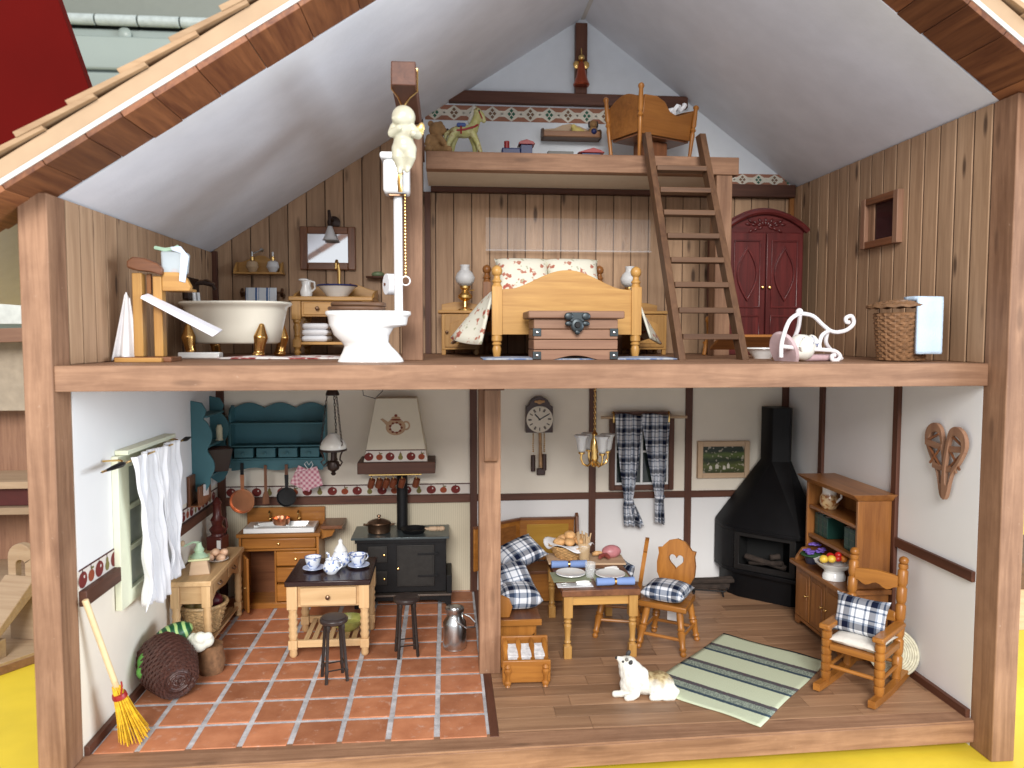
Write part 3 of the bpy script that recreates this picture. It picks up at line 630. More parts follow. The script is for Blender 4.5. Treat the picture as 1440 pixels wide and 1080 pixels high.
for (x0, x1, z0, z1) in ((-3.65, 3.45, 6.0, 7.05), (-.38, 3.45, 4.25, 5.7), (-.38, 3.45, 2.6, 4.1), (-.38, 3.45, .7, 2.4)):
    d_ = bx(T, 'drawer', HX, x0, x1, -.12, 3.2, z0, z1, .12); knob(d_, (x0+x1)/2, -.12, (z0+z1)/2, .13)
d_ = M().box(0, 2.85, -.22, 0, .55, 5.75).o('door', HZ, T, .05); place(d_, (-3.65, -.02, 0), -1.1); knob(d_, 2.5, -.2, 2.9, .1)
lf_ = bx(T, 'side_leaf', WALN('y'), 3.92, 6.0, .2, 3.6, 7.75, 8.1, .05); M().prism([(3.77, 7.74), (5.3, 7.74), (4.9, 6.9), (3.77, 6.6)], .9, 1.25).o('leaf_bracket', HZ, lf_, .04)
sk = M(); sk.prism([[(-3.5, 0), (3.3, 0), (3.3, 2.9), (-3.5, 2.9)], [(-2.6, .7), (-.7, .7), (-.7, 2.3), (-2.6, 2.3)], [(.5, .7), (2.4, .7), (2.4, 2.3), (.5, 2.3)]], 7.52, 8.0, 'xy')
for a in (-2.6, .5): sk.add([(a, .7, 8), (a+1.9, .7, 8), (a+1.9, 2.3, 8), (a, 2.3, 8), (a+.2, .85, 7.56), (a+1.7, .85, 7.56), (a+1.7, 2.15, 7.56), (a+.2, 2.15, 7.56)], [(0, 1, 5, 4), (1, 2, 6, 5), (2, 3, 7, 6), (3, 0, 4, 7), (4, 5, 6, 7)])
sk.o('sink', CERAM, T, .05)
for xx in (-1.5, 1.35):
    tp = M().tube([(xx, 2.75, 8), (xx, 2.75, 8.9), (xx, 2.5, 9.15), (xx, 2.2, 8.95)], .09, 8).o('tap', BRASS, T, 0); M().ell((xx, 2.75, 8.35), .2, .2, .14).o('collar', BRASS, tp, 0)
o = M().lathe([(0, 0), (.6, 0), (.8, .25), (.85, .75), (.78, .75), (.7, .3), (0, .12)], n=26).o('copper_bowl', COPPER, None, 0); place(o, (-23.2, 29.7, 8.08)); tag(o, 'polished copper bowl standing in the white sink', 'bowl')
# blue wall rack
T = thing('spice_rack', 'teal blue wall rack with scalloped top and four small drawers', 'wall rack', (-23.6, 30.2, 13.6))
def wavy(x0, x1, z, h, n, sg): return [(x0+(x1-x0)*i/40, z+sg*h*(.5-.5*math.cos(2*PI*n*i/40)) if n else z) for i in range(41)]
top = [(4.6-9.2*i/48, 6.0+.55*abs(math.sin(PI*(1-abs(1-i/24))*1.5))*1) for i in range(49)]
M().prism([(-4.6, .4), (4.6, .4)]+top, 1.7, 1.95).o('back_panel', BLUEP, T, .03)
side = [(0, .15), (1.68, 0), (1.68, 6.3), (1.2, 6.35), (.5, 5.9), (.1, 5.4), (.3, 4.8), (0, 4.2)]
for s_ in (-1, 1): M().prism(side, s_*4.6-.12, s_*4.6+.12, 'yz').o('side_panel', BLUEP, T, .04)
for zz in (4.5, 2.25, .95): bx(T, 'shelf', BLUEP, -4.47, 4.47, .05, 1.69, zz, zz+.16)
for i in range(4):
    d_ = bx(T, 'drawer', BLUEP, -4.2+i*2.15, -2.35+i*2.15, -.04, 1.5, 1.2, 2.15, .07); knob(d_, -3.28+i*2.15, -.04, 1.65, .16, BLUEP)
M().prism([(-4.47, .93), (-4.47, -.1)]+[(-4.47+8.94*i/40, -.1+.28*(1-math.cos(2*PI*i/20))*.5) for i in range(1, 40)]+[(4.47, -.1), (4.47, .93)], .02, .2).o('apron', BLUEP, T, .03)
def hang(name, label, cat, x, z, build, grp=None):
    t = thing(name, label, cat, (x, 29.95, z), 0, grp); build(t); return t
def panb(mat, r, hl, hmat):
    def f(t):
        m = M().at((0, 0, 0), rx=PI/2); m.lathe([(0, .0), (r*.9, .0), (r, .12), (r, .5), (r*.94, .5), (r*.9, .15), (0, .1)], n=28).o('pan', mat, t, 0)
        M().prism([(-.16, r-.03), (.16, r-.03), (.2, r+hl*.55), (-.2, r+hl*.55)], -.2, -.08).o('handle', mat, t, .03)
        M().prism([(-.16, r+hl*.55), (.16, r+hl*.55), (.14, r+hl), (-.14, r+hl)], -.24, -.04).o('handle_grip', hmat, t, .03)
    return f
hang('frying_pan', 'shiny copper pan hanging under the blue rack', 'pan', -26.95, 10.55, panb(COPPER, 1.2, 2.6, IRON))
hang('frying_pan', 'small black pan hanging under the blue rack', 'pan', -22.65, 10.9, panb(IRON, .95, 2.3, WALN('z')))
hang('spatula', 'dark wooden spatula hanging between the two pans', 'spatula', -24.7, 10.2, lambda t: (M().prism([(-.35, 0), (.35, 0), (.3, .9), (.14, 1.3), (.14, 3.9), (-.14, 3.9), (-.14, 1.3), (-.3, .9)], -.15, 0).o('paddle', WALN('z'), t, .04)))
PINKP = NT('pink_gingham'); sx = PINKP.n('ShaderNodeSeparateXYZ'); PINKP.l(PINKP.coord((260, 260, 260), rot=(0, .5, 0)), sx.inputs[0])
g = [PINKP.ramp(PINKP.math('FRACT', sx.outputs[i]), [(0, (.75, .55, .57)), (.5, (.48, .16, .22))], 'CONSTANT') for i in (0, 2)]; PINKP.base(PINKP.mix(.5, *g)); PINKP.set(.95)
T = thing('pot_holders', 'pair of pink checked pot holders hanging by the blue rack', 'pot holders', (-20.6, 29.9, 12.7))
for dx, r_ in ((-.35, .45), (.25, -.3)):
    c = M(); c.grid(lambda u, w: ((2*u-1)*1.05, -.12-.1*(1-(2*u-1)**2)*(1-(2*w-1)**2), (2*w-1)*1.0), 8, 8); c_ = c.o('pad', PINKP.mat, T, .05, solid=.16); place(c_, (dx, -.1 if dx > 0 else 0, 0), ry=r_)
M().tube([(.1, -.3, 1.0), (-.25, -.35, 1.5), (0, -.35, 1.75), (.2, -.35, 1.4), (.45, -.35, 1.75), (.6, -.35, 1.4), (.3, -.3, 1.0)], .04, 5).o('loop', PLASTW, T, 0)
# hanging oil lamp
T = thing('hanging_lamp', 'hanging iron oil lamp with white shade and chains in the kitchen', 'lamp', (-17.2, 24, 14.0))
M().lathe([(0, 0), (.15, .05), (.25, .2), (.15, .35), (.5, .6), (.6, .95), (.5, 1.3), (.25, 1.45), (.2, 2.2), (0, 2.2)], n=20).o('reservoir', IRONB, T, 0)
M().lathe([(1.18, 2.45), (1.22, 2.75), (1.05, 3.2), (.6, 3.7), (.35, 3.95), (.3, 3.95), (.55, 3.65), (1.0, 3.15), (1.15, 2.75)], n=28).o('shade', plain('opal_glass', (.76, .74, .68), .25, var=.01), T, 0)
M().lathe([(1.16, 2.3), (1.26, 2.35), (1.26, 2.5), (1.16, 2.52)], n=28).o('shade_ring', IRONB, T, 0)
M().lathe([(0, 8.2), (.4, 8.1), (.62, 7.6), (.62, 7.45), (0, 7.45)], n=20).o('canopy', IRONB, T, 0); M().cyl((0, 0, 8), (0, 0, 9.4), .09, n=8).o('stem', IRONB, T, 0)
for i in range(3):
    a = -PI/2+i*2*PI/3+.9; ca, sa = math.cos(a), math.sin(a); m = M()
    for j in range(16):
        t0 = j/16; r_ = .5+.7*t0; zz = 7.45-4.95*t0; m.at((r_*ca, r_*sa, zz), rz=a+(PI/2 if j % 2 else 0)); m.tube([(.08*math.cos(b), 0, .2*math.sin(b)) for b in [2*PI*q/8 for q in range(8)]], .035, 4, closed=True)
    m.o('chain', IRONB, T, 0)
    M().tube([(.4*ca, .4*sa, 1.4), (.9*ca, .9*sa, 1.0), (1.15*ca, 1.15*sa, 1.35), (.85*ca, .85*sa, 1.55), (.95*ca, .95*sa, 2.0), (1.2*ca, 1.2*sa, 2.4)], .08, 6).o('scroll', IRONB, T, 0)
# console table against the window wall
T = thing('console_table', 'narrow beech side table with turned legs along the window wall', 'table', (-27.95, 21.9, .07))
bx(T, 'table_top', BEECH('y'), -1.8, 1.75, -5.3, 5.3, 6.15, 6.6, .08)
for sx_ in (-1, 1):
    for sy_ in (-1, 1):
        m = M(); x0, y0 = sx_*1.25, sy_*4.75; m.box(x0-.36, x0+.36, y0-.36, y0+.36, 4.3, 6.14); m.box(x0-.33, x0+.33, y0-.33, y0+.33, .65, 1.4)
        m.turn((x0, y0, 0), (x0, y0, .66), [(0, .22), (.3, .33), (.7, .26), (1, .34)]); m.turn((x0, y0, 1.39), (x0, y0, 4.31), [(0, .27)]+[(.05+.1*i, .37 if i % 2 else .29) for i in range(9)]+[(1, .36)], 14); m.o('leg', BZ, T, .04)
for s_ in (-1, 1): bx(T, 'apron', BX, -.88, .88, s_*4.75-.2, s_*4.75+.2, 4.6, 6.14)
bx(T, 'apron', BY, -1.5, -1.2, -4.38, 4.38, 4.6, 6.14)
ap = M().prism([(-4.38, 6.14), (-4.38, 4.3), (-3.6, 4.5), (-2.6, 4.9), (0, 4.6), (2.6, 4.9), (3.6, 4.5), (4.38, 4.3), (4.38, 6.14)], 1.15, 1.4, 'yz').o('apron', BY, T, .03)
for yy in (-2.2, 2.2): d_ = bx(T, 'drawer', BY, 1.41, 1.5, yy-1.4, yy+1.4, 5.05, 6.0, .03); M().tube([(1.5, yy-.4, 5.6), (1.72, yy-.3, 5.45), (1.72, yy+.3, 5.45), (1.5, yy+.4, 5.6)], .07, 6).o('pull', BRONZE, d_, 0)
for i in range(6): bx(T, 'slat', BY, -1.3+i*.45, -.95+i*.45, -4.4, 4.4, .85, 1.05)
T = thing('coffee_grinder', 'wooden coffee grinder with pale green crank top on the side table', 'coffee grinder', (-27.9, 19.2, 6.67), .25)
M().hexa([(-.85, -.85, 0), (.85, -.85, 0), (.85, .85, 0), (-.85, .85, 0)], [(-.62, -.62, 1.2), (.62, -.62, 1.2), (.62, .62, 1.2), (-.62, .62, 1.2)]).o('box', RAW('x'), T, .05)
GRN = plain('pale_green', (.42, .58, .40), .4); bx(T, 'plate', plain('grinder_cream', (.66, .68, .38), .4), -.85, .85, -.85, .85, 1.2, 1.38)
M().lathe([(.75, 1.38), (.6, 1.55), (.35, 1.75), (.42, 2.0), (.25, 2.3), (.2, 2.6), (0, 2.65)], n=18).o('hopper', GRN, T, 0)
cr_ = M().tube([(0, 0, 2.6), (-.5, -.2, 2.7), (-1.1, -.45, 2.5), (-1.25, -.5, 2.55)], .09, 6).o('crank', GRN, T, 0); M().turn((-1.25, -.5, 2.5), (-1.25, -.5, 3.0), [(0, .1), (.4, .2), (.8, .18), (1, .05)], 8).o('crank_knob', RAW('z'), cr_, 0)
T = thing('egg_dish', 'dish heaped with brown eggs on the side table', 'dish', (-27.35, 22.4, 6.67))
M().lathe([(0, 0), (.6, 0), (1.0, .25), (.95, .3), (.5, .1), (0, .1)], n=20).o('dish', plain('glass_dish', (.55, .5, .45), .2), T, 0)
for i, (a, b, c) in enumerate(((-.5, -.3, .42), (.45, -.4, .42), (.1, .35, .42), (-.1, -.1, .85), (.5, .3, .7), (-.55, .4, .5))):
    o = M().ell((0, 0, 0), .36, .36, .46).o('brown_egg', EGGS, None, 0); place(o, (-27.35+a, 22.4+b, 6.67+c), i, .9+i*.3); tag(o, ['brown egg at the dish edge nearest the window', 'brown egg at the front of the egg dish', 'brown egg at the middle back of the egg dish', 'topmost brown egg on the heap', 'brown egg on the stove side of the egg dish', 'brown egg at the back of the egg dish beside the pump'][i], 'egg', 'eggs heaped on the dish')
T = thing('water_pump', 'dark red turned water pump in the kitchen corner', 'pump', (-28.5, 26.6, 6.67), -.2)
PRED = plain('pump_red', (.085, .016, .013), .35); bx(T, 'base', PRED, -.75, .75, -.75, .75, 0, 1.3, .08)
M().lathe([(.6, 1.3), (.55, 1.5), (.75, 1.9), (.45, 2.3), (.62, 2.8), (.4, 3.2), (.35, 4.2), (.45, 4.4), (.2, 4.9), (0, 5)], n=20).o('column', PRED, T, 0)
M().tube([(.4, 0, 3.1), (.95, -.1, 2.9), (1.05, -.15, 2.2), (.75, -.1, 1.6)], .1, 8).o('handle', PRED, T, 0)
bx(T, 'label_plate', PLASTW, .3, .7, -.78, -.755, .2, 1.0, 0)
T = thing('vegetable_basket', 'pale wicker basket of vegetables under the side table', 'basket', (-28.0, 20.4, 1.15))
wk = wicker(M(), [(1.15, .05, 0), (1.9, 2.4, 1)], 13, 14); wk.lathe([(0, .05), (1.15, .05), (1.85, 2.3)], n=20, caps=False); wk.o('basket', basketm('pale_wicker', (.58, .40, .20)), T, 0)
M().tube([(1.95*math.cos(a), 1.95*math.sin(a), 2.45) for a in [2*PI*j/40 for j in range(40)]], .16, 6, closed=True).o('rim', basketm('pale_wicker', 0), T, 0)
VG = [plain('veg_olive', (.20, .14, .04), .5), plain('veg_purple', (.10, .012, .02), .35), plain('veg_brown', (.16, .07, .03), .6)]
for i, (a, b, c, r_, k) in enumerate(((-.8, -.5, 2.4, .7, 0), (.1, -.8, 2.5, .65, 0), (.95, -.1, 2.7, .75, 1), (-.2, .6, 2.4, .8, 2))):
    o = M().ell((0, 0, 0), r_, r_*.9, r_*.85).o('vegetable', VG[k], None, 0); place(o, (-28+a, 20.4+b, 1.15+c)); tag(o, ['olive green vegetable at the window side of the pale basket', 'olive green vegetable at the front of the pale basket', 'dark purple onion on the stove side of the pale basket', 'brown potato at the back of the pale basket'][i], 'vegetable', 'vegetables in the pale basket')
# overturned dark wicker basket with vegetables spilling behind it
DKW = basketm('dark_wicker', (.055, .020, .014), .5)
T = thing('dark_basket', 'dark brown wicker basket tipped on its side on the tiles', 'basket', (-27.5, 10.6, .07))
wk = M().at((0, 0, 1.95), rz=.62, rx=-1.38, sc=.87); pf = [(1.2, -2.2, 0), (1.65, -1.9, .15), (2.25, .2, .6), (2.1, 2.3, 1)]
wicker(wk, pf, 22, 15, .14, .075); wk.lathe([(0, -2.15), (1.2, -2.15), (1.62, -1.88), (2.24, .2), (2.09, 2.3)], n=24, caps=False)
for k in range(6): wk.tube([(.18*k*math.cos(a)+.04*math.cos(9*a), .18*k*math.sin(a), -2.2-.03*math.cos(12*a+k*PI)) for a in [2*PI*j/36 for j in range(36)]] if k else [(0, 0, -2.25), (.1, 0, -2.25)], .1, 5, closed=bool(k))
wk.o('basket', DKW, T, 0)
MEL = NT('melon_stripe'); v = MEL.coord((1, 1, 1)); w = MEL.n('ShaderNodeTexWave'); w.inputs['Scale'].default_value = 55; w.inputs['Distortion'].default_value = 3; MEL.l(v, w.inputs['Vector']); MEL.base(MEL.ramp(w.outputs[0], [(.35, (.008, .06, .022)), (.6, (.02, .16, .06)), (.8, (.35, .5, .18))])); MEL.set(.4)
o = M().ell((0, 0, 0), 1.5, .85, .8).o('melon', MEL.mat, None, 0); place(o, (-28.0, 12.9, 3.75), .5, 0, -.25); tag(o, 'dark green striped melon behind the tipped basket', 'melon')
o = M().ell((0, 0, 0), .8, .7, .7).o('melon', MEL.mat, None, 0); place(o, (-29.0, 11.6, 3.1)); tag(o, 'small dark green melon against the window wall', 'melon')
o = blob('cauliflower', [('e', (0, 0, 0), .75), ('e', (.6, .1, .1), .55), ('e', (-.5, .2, .2), .5), ('e', (.2, -.3, .45), .5), ('e', (.75, -.1, .5), .35)], plain('cauli_white', (.74, .74, .64), .6, var=.06, bump=.6, bscale=300)); place(o, (-26.2, 13.2, 2.9)); tag(o, 'white cauliflower beside the tipped basket', 'cauliflower')
o = blob('cabbage', [('e', (0, 0, 0), .7, .9, .8), ('e', (.1, .8, .5), .5), ('e', (0, -.6, -.5), .6)], plain('leaf_green', (.10, .30, .05), .5, var=.3, scale=150)); place(o, (-29.1, 10.6, 2.6)); tag(o, 'bright green cabbage between the basket and the wall', 'cabbage')
o = M().lathe([(0, 0), (.9, 0), (1.1, .8), (.9, 2.2), (.95, 2.3), (.8, 2.3), (0, 2.1)], n=20).o('sack', basketm('brown_sack', (.20, .10, .045), .7), None, 0); place(o, (-25.6, 14.2, .07)); tag(o, 'small brown sack behind the tipped basket', 'sack')
# broom
T = thing('broom', 'yellow straw broom leaning on the window wall by the post', 'broom', (-27.5, 4.0, .07))
a, b = Vector((-1.95, -2.1, 10.25)), Vector((0, 0, 0)); dn = (b-a)
M().cyl(a, a+dn*.64, .2, n=12).o('handle', plain('broom_handle', (.68, .52, .30), .5), T, .05)
m = M(); random.seed(2); o_ = dn.normalized().orthogonal().normalized(); o2 = dn.normalized().cross(o_)
for i in range(90):
    q, r_ = random.uniform(0, 2*PI), math.sqrt(random.random()); s0 = a+dn*(.6+.03*random.random()); e = a+dn*random.uniform(.955, 1.0); f0 = (o_*math.cos(q)+o2*math.sin(q))
    m.tube([s0+f0*.22*r_, a+dn*.68+f0*.36*r_, a+dn*.82+f0*.6*r_, e+f0*1.0*r_], .05, 4, [.05, .055, .05, .028])
m.o('bristles', plain('straw_yellow', (.70, .42, .02), .6, var=.25, scale=300), T, 0)
M().turn(a+dn*.655, a+dn*.685, [(0, .42), (.5, .46), (1, .47)], 16).o('binding', REDP, T, 0)
M().tube([a+dn*.66+Vector((.25, -.35, 0)), a+dn*.65+Vector((.4, -.4, .6)), a+dn*.655+Vector((.35, -.42, .95))], .06, 5).o('binding_end', REDP, T, 0)
# window in the side wall with curtain
T = bpy.data.objects.new('window', None); col.objects.link(T); T.parent = H; T.location = Vector((-29.94, 13, 7.6))*S
m = M()
m.box(0, .45, -5.6, -3.9, 0, 10.9).o('frame_stile', CREAMP, T, .04); bx(T, 'frame_stile', CREAMP, 0, .45, 4.0, 5.4, 0, 10.9); bx(T, 'frame_rail', CREAMP, 0, .42, -3.9, 4.0, 9.9, 10.9); bx(T, 'frame_rail', CREAMP, 0, .42, -3.9, 4.0, 0, 1.0)
bx(T, 'mullion', CREAMP, .02, .36, -.25, .25, 1.0, 9.9); 
for zz in (3.7, 6.7): bx(T, 'glazing_bar', CREAMP, .02, .3, -3.85, 3.95, zz, zz+.35)
bx(T, 'sash', CREAMP, .02, .32, -3.85, -3.45, 1.0, 9.9); bx(T, 'pane', plain('window_pale', (.45, .5, .45), .2), -.03, .01, -3.9, 4.0, 1.0, 9.9, 0)
bx(T, 'canopy_board', CREAMP, .0, .9, -5.0, 4.6, 10.92, 11.25)
T = thing('curtain_rod', 'thin black curtain rod with brass rings on the kitchen side wall', 'curtain rod', (-28.55, 4.0, 18.25))
M().cyl((0, -1.2, 0), (0, 15.2, 0), .08, n=8).o('rod', BRASS, T, 0); M().turn((0, -1.4, 0), (0, 2.2, 0), [(0, .03), (.5, .16), (.85, .2), (1, .1)], 8).o('finial', IRON, T, 0); M().turn((0, 13.8, 0), (0, 15.8, 0), [(0, .1), (.4, .2), (1, .05)], 8).o('finial', IRON, T, 0)
for yy in (1.9, 12.6): M().tube([(-1.3, yy, .2), (-.2, yy, .25), (0, yy, .18)], .07, 6).o('bracket', BRASS, T, 0)
def drape(y0, y1, z0, z1, ym, x, ph, tie=.0, nf=4.5, amp=.32):
    def fn(u, v):
        k = math.sin(PI*min(1, v*1.0))**1 if 0 else v
        c = (y0+y1)/2+(ym-(y0+y1)/2)*min(1, v/.82)**1.3; w = (y1-y0)/2*(1-.22*min(1, v/.82)**1.2+(.12*max(0, v-.85)/.15))
        if tie and v > .55: q = math.exp(-((v-.82)/.13)**2); w *= 1-.5*q
        f = amp*(.45+.55*v)*(math.sin(2*PI*nf*u+ph+1.1*math.sin(3.1*v+ph))*(.6+.4*math.sin(5*u+2*v))+.45*math.sin(2*PI*nf*1.9*u+2.3*v+ph*2))
        return (x+f+.25*math.sin(2.2*u*PI+3*v)+.06*math.sin(23*v+9*u), c+(2*u-1)*w+.16*math.sin(9*u+5*v)+.07*math.sin(17*v+4*u), z1+(z0-z1)*v+.2*math.sin(7*u+ph)*v+.1*math.sin(19*u)*v)
    return fn
T = thing('white_curtain', 'pair of white cotton curtains hanging over the kitchen window', 'curtain', (-28.6, 7.2, 6.8))
for yy0, yy1, zz, ym, ph in ((-.2, 5.0, .2, 3.9, 0), (4.2, 9.0, 1.0, 7.4, 1.4)):
    M().grid(drape(yy0, yy1, zz, 11.7, ym, .15, ph, tie=ph > 1, nf=3.6), 60, 44).o('curtain_panel', CLOTHW, T, 0, 180, solid=.06)
# corner shelf, candle, pot, letter rack
T = thing('corner_shelf', 'teal blue scalloped shelf unit on the window wall near the corner', 'wall shelf', (-29.94, 24.2, 12.9))
sc = [(0, 0), (.9, -.5), (1.5, -.2), (2.0, .5)]+[(1.75+.75*math.sin(PI*t/10), .7+.27*t) for t in range(1, 11)]+[(1.5+.8*math.sin(PI*t/10), 3.4+.3*t) for t in range(1, 10)]+[(1.35, 6.4), (1.7, 7.2), (1.2, 7.9), (0, 8.1)]
sc = [(a*.8, b) for a, b in sc]
for yy in (0, 5.6): M().prism(sc, yy, yy+.25).o('side_panel', BLUEP, T, .04)
for zz in (.9, 3.7, 6.5): bx(T, 'shelf', BLUEP, .02, 1.4, .26, 5.59, zz, zz+.18)
o = M().lathe([(.0, 0), (.35, 0), (.28, .2), (.3, 1.2), (.22, 1.35), (.2, 1.5), (0, 1.55)], n=14).o('candle', plain('candle_wax', (.72, .68, .48), .4), None, 0); place(o, (-28.7, 28.6, 16.8)); tag(o, 'short cream candle on the middle shelf of the blue wall unit', 'candle')
T = thing('flower_pot', 'black square flower pot on the bottom shelf of the blue wall unit', 'pot', (-28.5, 27.6, 14.0), .4)
M().hexa([(-.75, -.75, 0), (.75, -.75, 0), (.75, .75, 0), (-.75, .75, 0)], [(-1.15, -1.15, 2.2), (1.15, -1.15, 2.2), (1.15, 1.15, 2.2), (-1.15, 1.15, 2.2)]).o('pot', plain('black_glaze', (.025, .016, .016), .3), T, .06); bx(T, 'soil', plain('soil', (.09, .03, .02), .8), -.95, .95, -.95, .95, 2.16, 2.24, 0)
T = thing('letter_rack', 'brown wooden letter rack with a white paper on the window wall', 'letter rack', (-29.9, 22.6, 11.7))
bx(T, 'back', WALN('z'), 0, .25, 0, 3.4, 0, 2.6); bx(T, 'front', WALN('z'), .9, 1.1, 0, 3.4, 0, 1.7); bx(T, 'base', WALN('y'), 0, 1.1, 0, 3.4, -.15, 0)
M().prism([(.9, .7), (2.4, .5), (2.5, 1.4), (1.0, 1.75)], 1.13, 1.17, 'yz').o('paper', PLASTW, T, .1)
o = M().tube([(-14.9, 27, 22.6), (-14.7, 27, 21.2), (-13.6, 27, 20.9), (-12.9, 27, 21.6), (-12.7, 27, 22.6)], .04, 5).o('lamp_wire', IRONB, None, 0); tag(o, 'thin loose wire loop under the kitchen ceiling', 'wire')

# ------------------------------------------------------------------ living room
PLAID, PLAIDC = plaid('plaid_cushion', 1.9), plaid('plaid_curtain', 1.55, (0, 2))
def pieces(o, names): return o
# wall clock
T = thing('wall_clock', 'dark pendulum wall clock with white face and hanging weights', 'clock', (2.85, 31.85, 13))
DK = plain('clock_case', (.045, .017, .012), .4)
M().prism([(-1.4, 3.9), (1.4, 3.9), (1.4, 6.6)]+arc(0, 6.5, 1.15, 10, 170, 12)+[(-1.4, 6.6)], -.7, .4).o('case', DK, T, .08)
M().at((0, -.72, 5.3), rx=PI/2).lathe([(0, 0), (1.35, 0), (1.38, .06), (1.25, .1), (0, .12)], n=32).o('dial', plain('clock_dial', (.70, .64, .54), .5, var=.02), T, 0)
m = M()
for i in range(12): a = i*PI/6; m.at((1.02*math.sin(a), -.86, 5.3+1.02*math.cos(a)), ry=a); m.box(-.05, .05, 0, .02, -.17, .17); (m.box(-.13, -.08, 0, .02, -.17, .17) if i % 2 else None)
m.o('numerals', plain('numeral', (.05, .03, .02), .6), T, 0)
M().at((0, -.88, 5.3), ry=1.05).box(-.05, .05, 0, .03, -.15, 1.1).o('minute_hand', IRON, T, 0); M().at((0, -.9, 5.3), ry=-.75).box(-.06, .06, 0, .03, -.1, .75).o('hour_hand', IRON, T, 0)
blob('crest', [('e', (0, 0, 0), .3, .1, .25), ('e', (-.35, 0, .05), .22, .08, .15), ('e', (.35, 0, .05), .22, .08, .15)], plain('crest_gold', (.50, .28, .12), .4), T, .05, 2).location = Vector((0, -.75, 7.1))*S
for xx, z1 in ((-.62, 1.5), (.55, 1.6)):
    m = M(); [m.ell((xx, -.3, 3.9-.2*j), .09, .09, .08, 6, 4) for j in range(int((3.9-z1)/.2))]; ch = m.o('chain', BRASS, T, 0)
    M().cyl((xx, -.3, z1), (xx, -.3, z1-1.7), .24, n=14).o('weight', DK, T, .04)
M().cyl((.1, -.3, 3.9), (.18, -.3, .2), .16, .2, 10).o('pendulum_rod', plain('rope_tan', (.40, .24, .12), .6, var=.3, scale=200), T, 0); bx(T, 'pendulum_bob', DK, -.25, .65, -.5, -.1, -.6, .1, .1)
# chandelier
T = thing('chandelier', 'brass chandelier with frosted tulip shades over the dining table', 'chandelier', (6.85, 22, 14.8))
M().lathe([(0, 0), (.2, .05), (.3, .2), (.2, .4), (.3, .6), (.38, .9), (.3, 1.3), (.42, 1.8), (.36, 2.4), (.2, 2.8), (.28, 3.1), (.1, 3.4), (0, 3.5)], n=16).o('stem', BRASS, T, 0)
m = M()
for j in range(22): m.at((0, 0, 3.5+.26*j), rz=PI/2*(j % 2)); m.tube([(.08*math.cos(b), 0, .17*math.sin(b)) for b in [2*PI*q/8 for q in range(8)]], .03, 4, closed=True)
m.o('chain', BRASS, T, 0); M().lathe([(.5, 8.7), (.4, 8.5), (0, 8.45)], n=16).o('ceiling_rose', BRASS, T, 0)
for i in range(4):
    a = PI+.22+i*PI/2+(.15 if i == 1 else 0); ca, sa = math.cos(a), math.sin(a)
    ar = M().tube([(.25*ca, .25*sa, .5), (.7*ca, .7*sa, .15), (1.15*ca, 1.15*sa, .35), (1.35*ca, 1.35*sa, .9), (1.3*ca, 1.3*sa, 1.3)], .1, 8).o('arm', BRASS, T, 0)
    M().lathe([(.05, 1.2), (.28, 1.3), (.3, 1.45), (.2, 1.5)], c=(1.3*ca, 1.3*sa, 0), n=14).o('cup', BRASS, ar, 0)
    m = M(); n = 24; m.rings([[(1.3*ca+r_*(1+w_*math.cos(6*b))*math.cos(b), 1.3*sa+r_*(1+w_*math.cos(6*b))*math.sin(b), z_) for b in [2*PI*q/n for q in range(n)]] for r_, z_, w_ in ((.2, 1.45, 0), (.36, 1.7, 0), (.42, 2.2, .02), (.5, 2.7, .05), (.68, 3.05, .1))], True, False)
    m.o('shade', FROST, T, 0, 60, solid=.04)
# window with check curtains: a fixed part of the house
W = bpy.data.objects.new('window', None); col.objects.link(W); W.parent = H; W.location = Vector((13.85, 31.9, 10.6))*S
for b_ in ((-3.45, -2.9, 0, 7.8), (2.9, 3.45, 0, 7.8)): bx(W, 'frame_stile', DARKW('z'), b_[0], b_[1], -.3, .35, b_[2], b_[3])
for b_ in ((0, .55), (7.25, 7.8)): bx(W, 'frame_rail', DARKW('x'), -2.89, 2.89, -.28, .35, *b_)
NIGHT = NT('window_view'); NIGHT.base(NIGHT.ramp(NIGHT.noise(NIGHT.coord(), 60, 4), [(.4, (.008, .012, .018)), (.6, (.03, .04, .03)), (.75, (.14, .12, .06))])); NIGHT.set(.1, 0, .5)
for x0, x1 in ((-2.7, -.12), (.12, 2.7)):
    for z0, z1 in ((.8, 4.0), (4.2, 7.1)): bx(W, 'pane', NIGHT.mat, x0, x1, .05, .1, z0, z1, 0)
bx(W, 'glazing_bar', PLASTW, -.12, .12, -.1, .2, .55, 7.25, .02); bx(W, 'glazing_bar', PLASTW, -2.88, -.13, -.08, .2, 4.0, 4.2, .02); bx(W, 'glazing_bar', PLASTW, .13, 2.88, -.08, .2, 4.0, 4.2, .02)
for s_ in (-1, 1): bx(W, 'sash', PLASTW, min(s_*2.88, s_*2.7), max(s_*2.88, s_*2.7), -.12, .2, .56, 7.24, .02)
bx(W, 'sash', PLASTW, -2.7, -.13, -.12, .2, .56, .8, .02); bx(W, 'sash', PLASTW, .13, 2.7, -.12, .2, .56, .8, .02)
T = thing('curtain_rod', 'pale wooden curtain rod above the living room window', 'curtain rod', (13.85, 31.35, 18.5))
M().cyl((-4.5, 0, -.1), (4.7, 0, -.1), .15, n=10).o('rod', RAW('x'), T, 0); bx(T, 'valance_bar', DARKW('x'), -3.1, 2.9, -.1, .1, .15, .5)
for xx in (-3.2, 2.7): M().tube([(xx, .5, .3), (xx, -.1, .5), (xx, -.3, .1), (xx, -.25, -.6)], .09, 6).o('bracket', BRASS, T, 0)
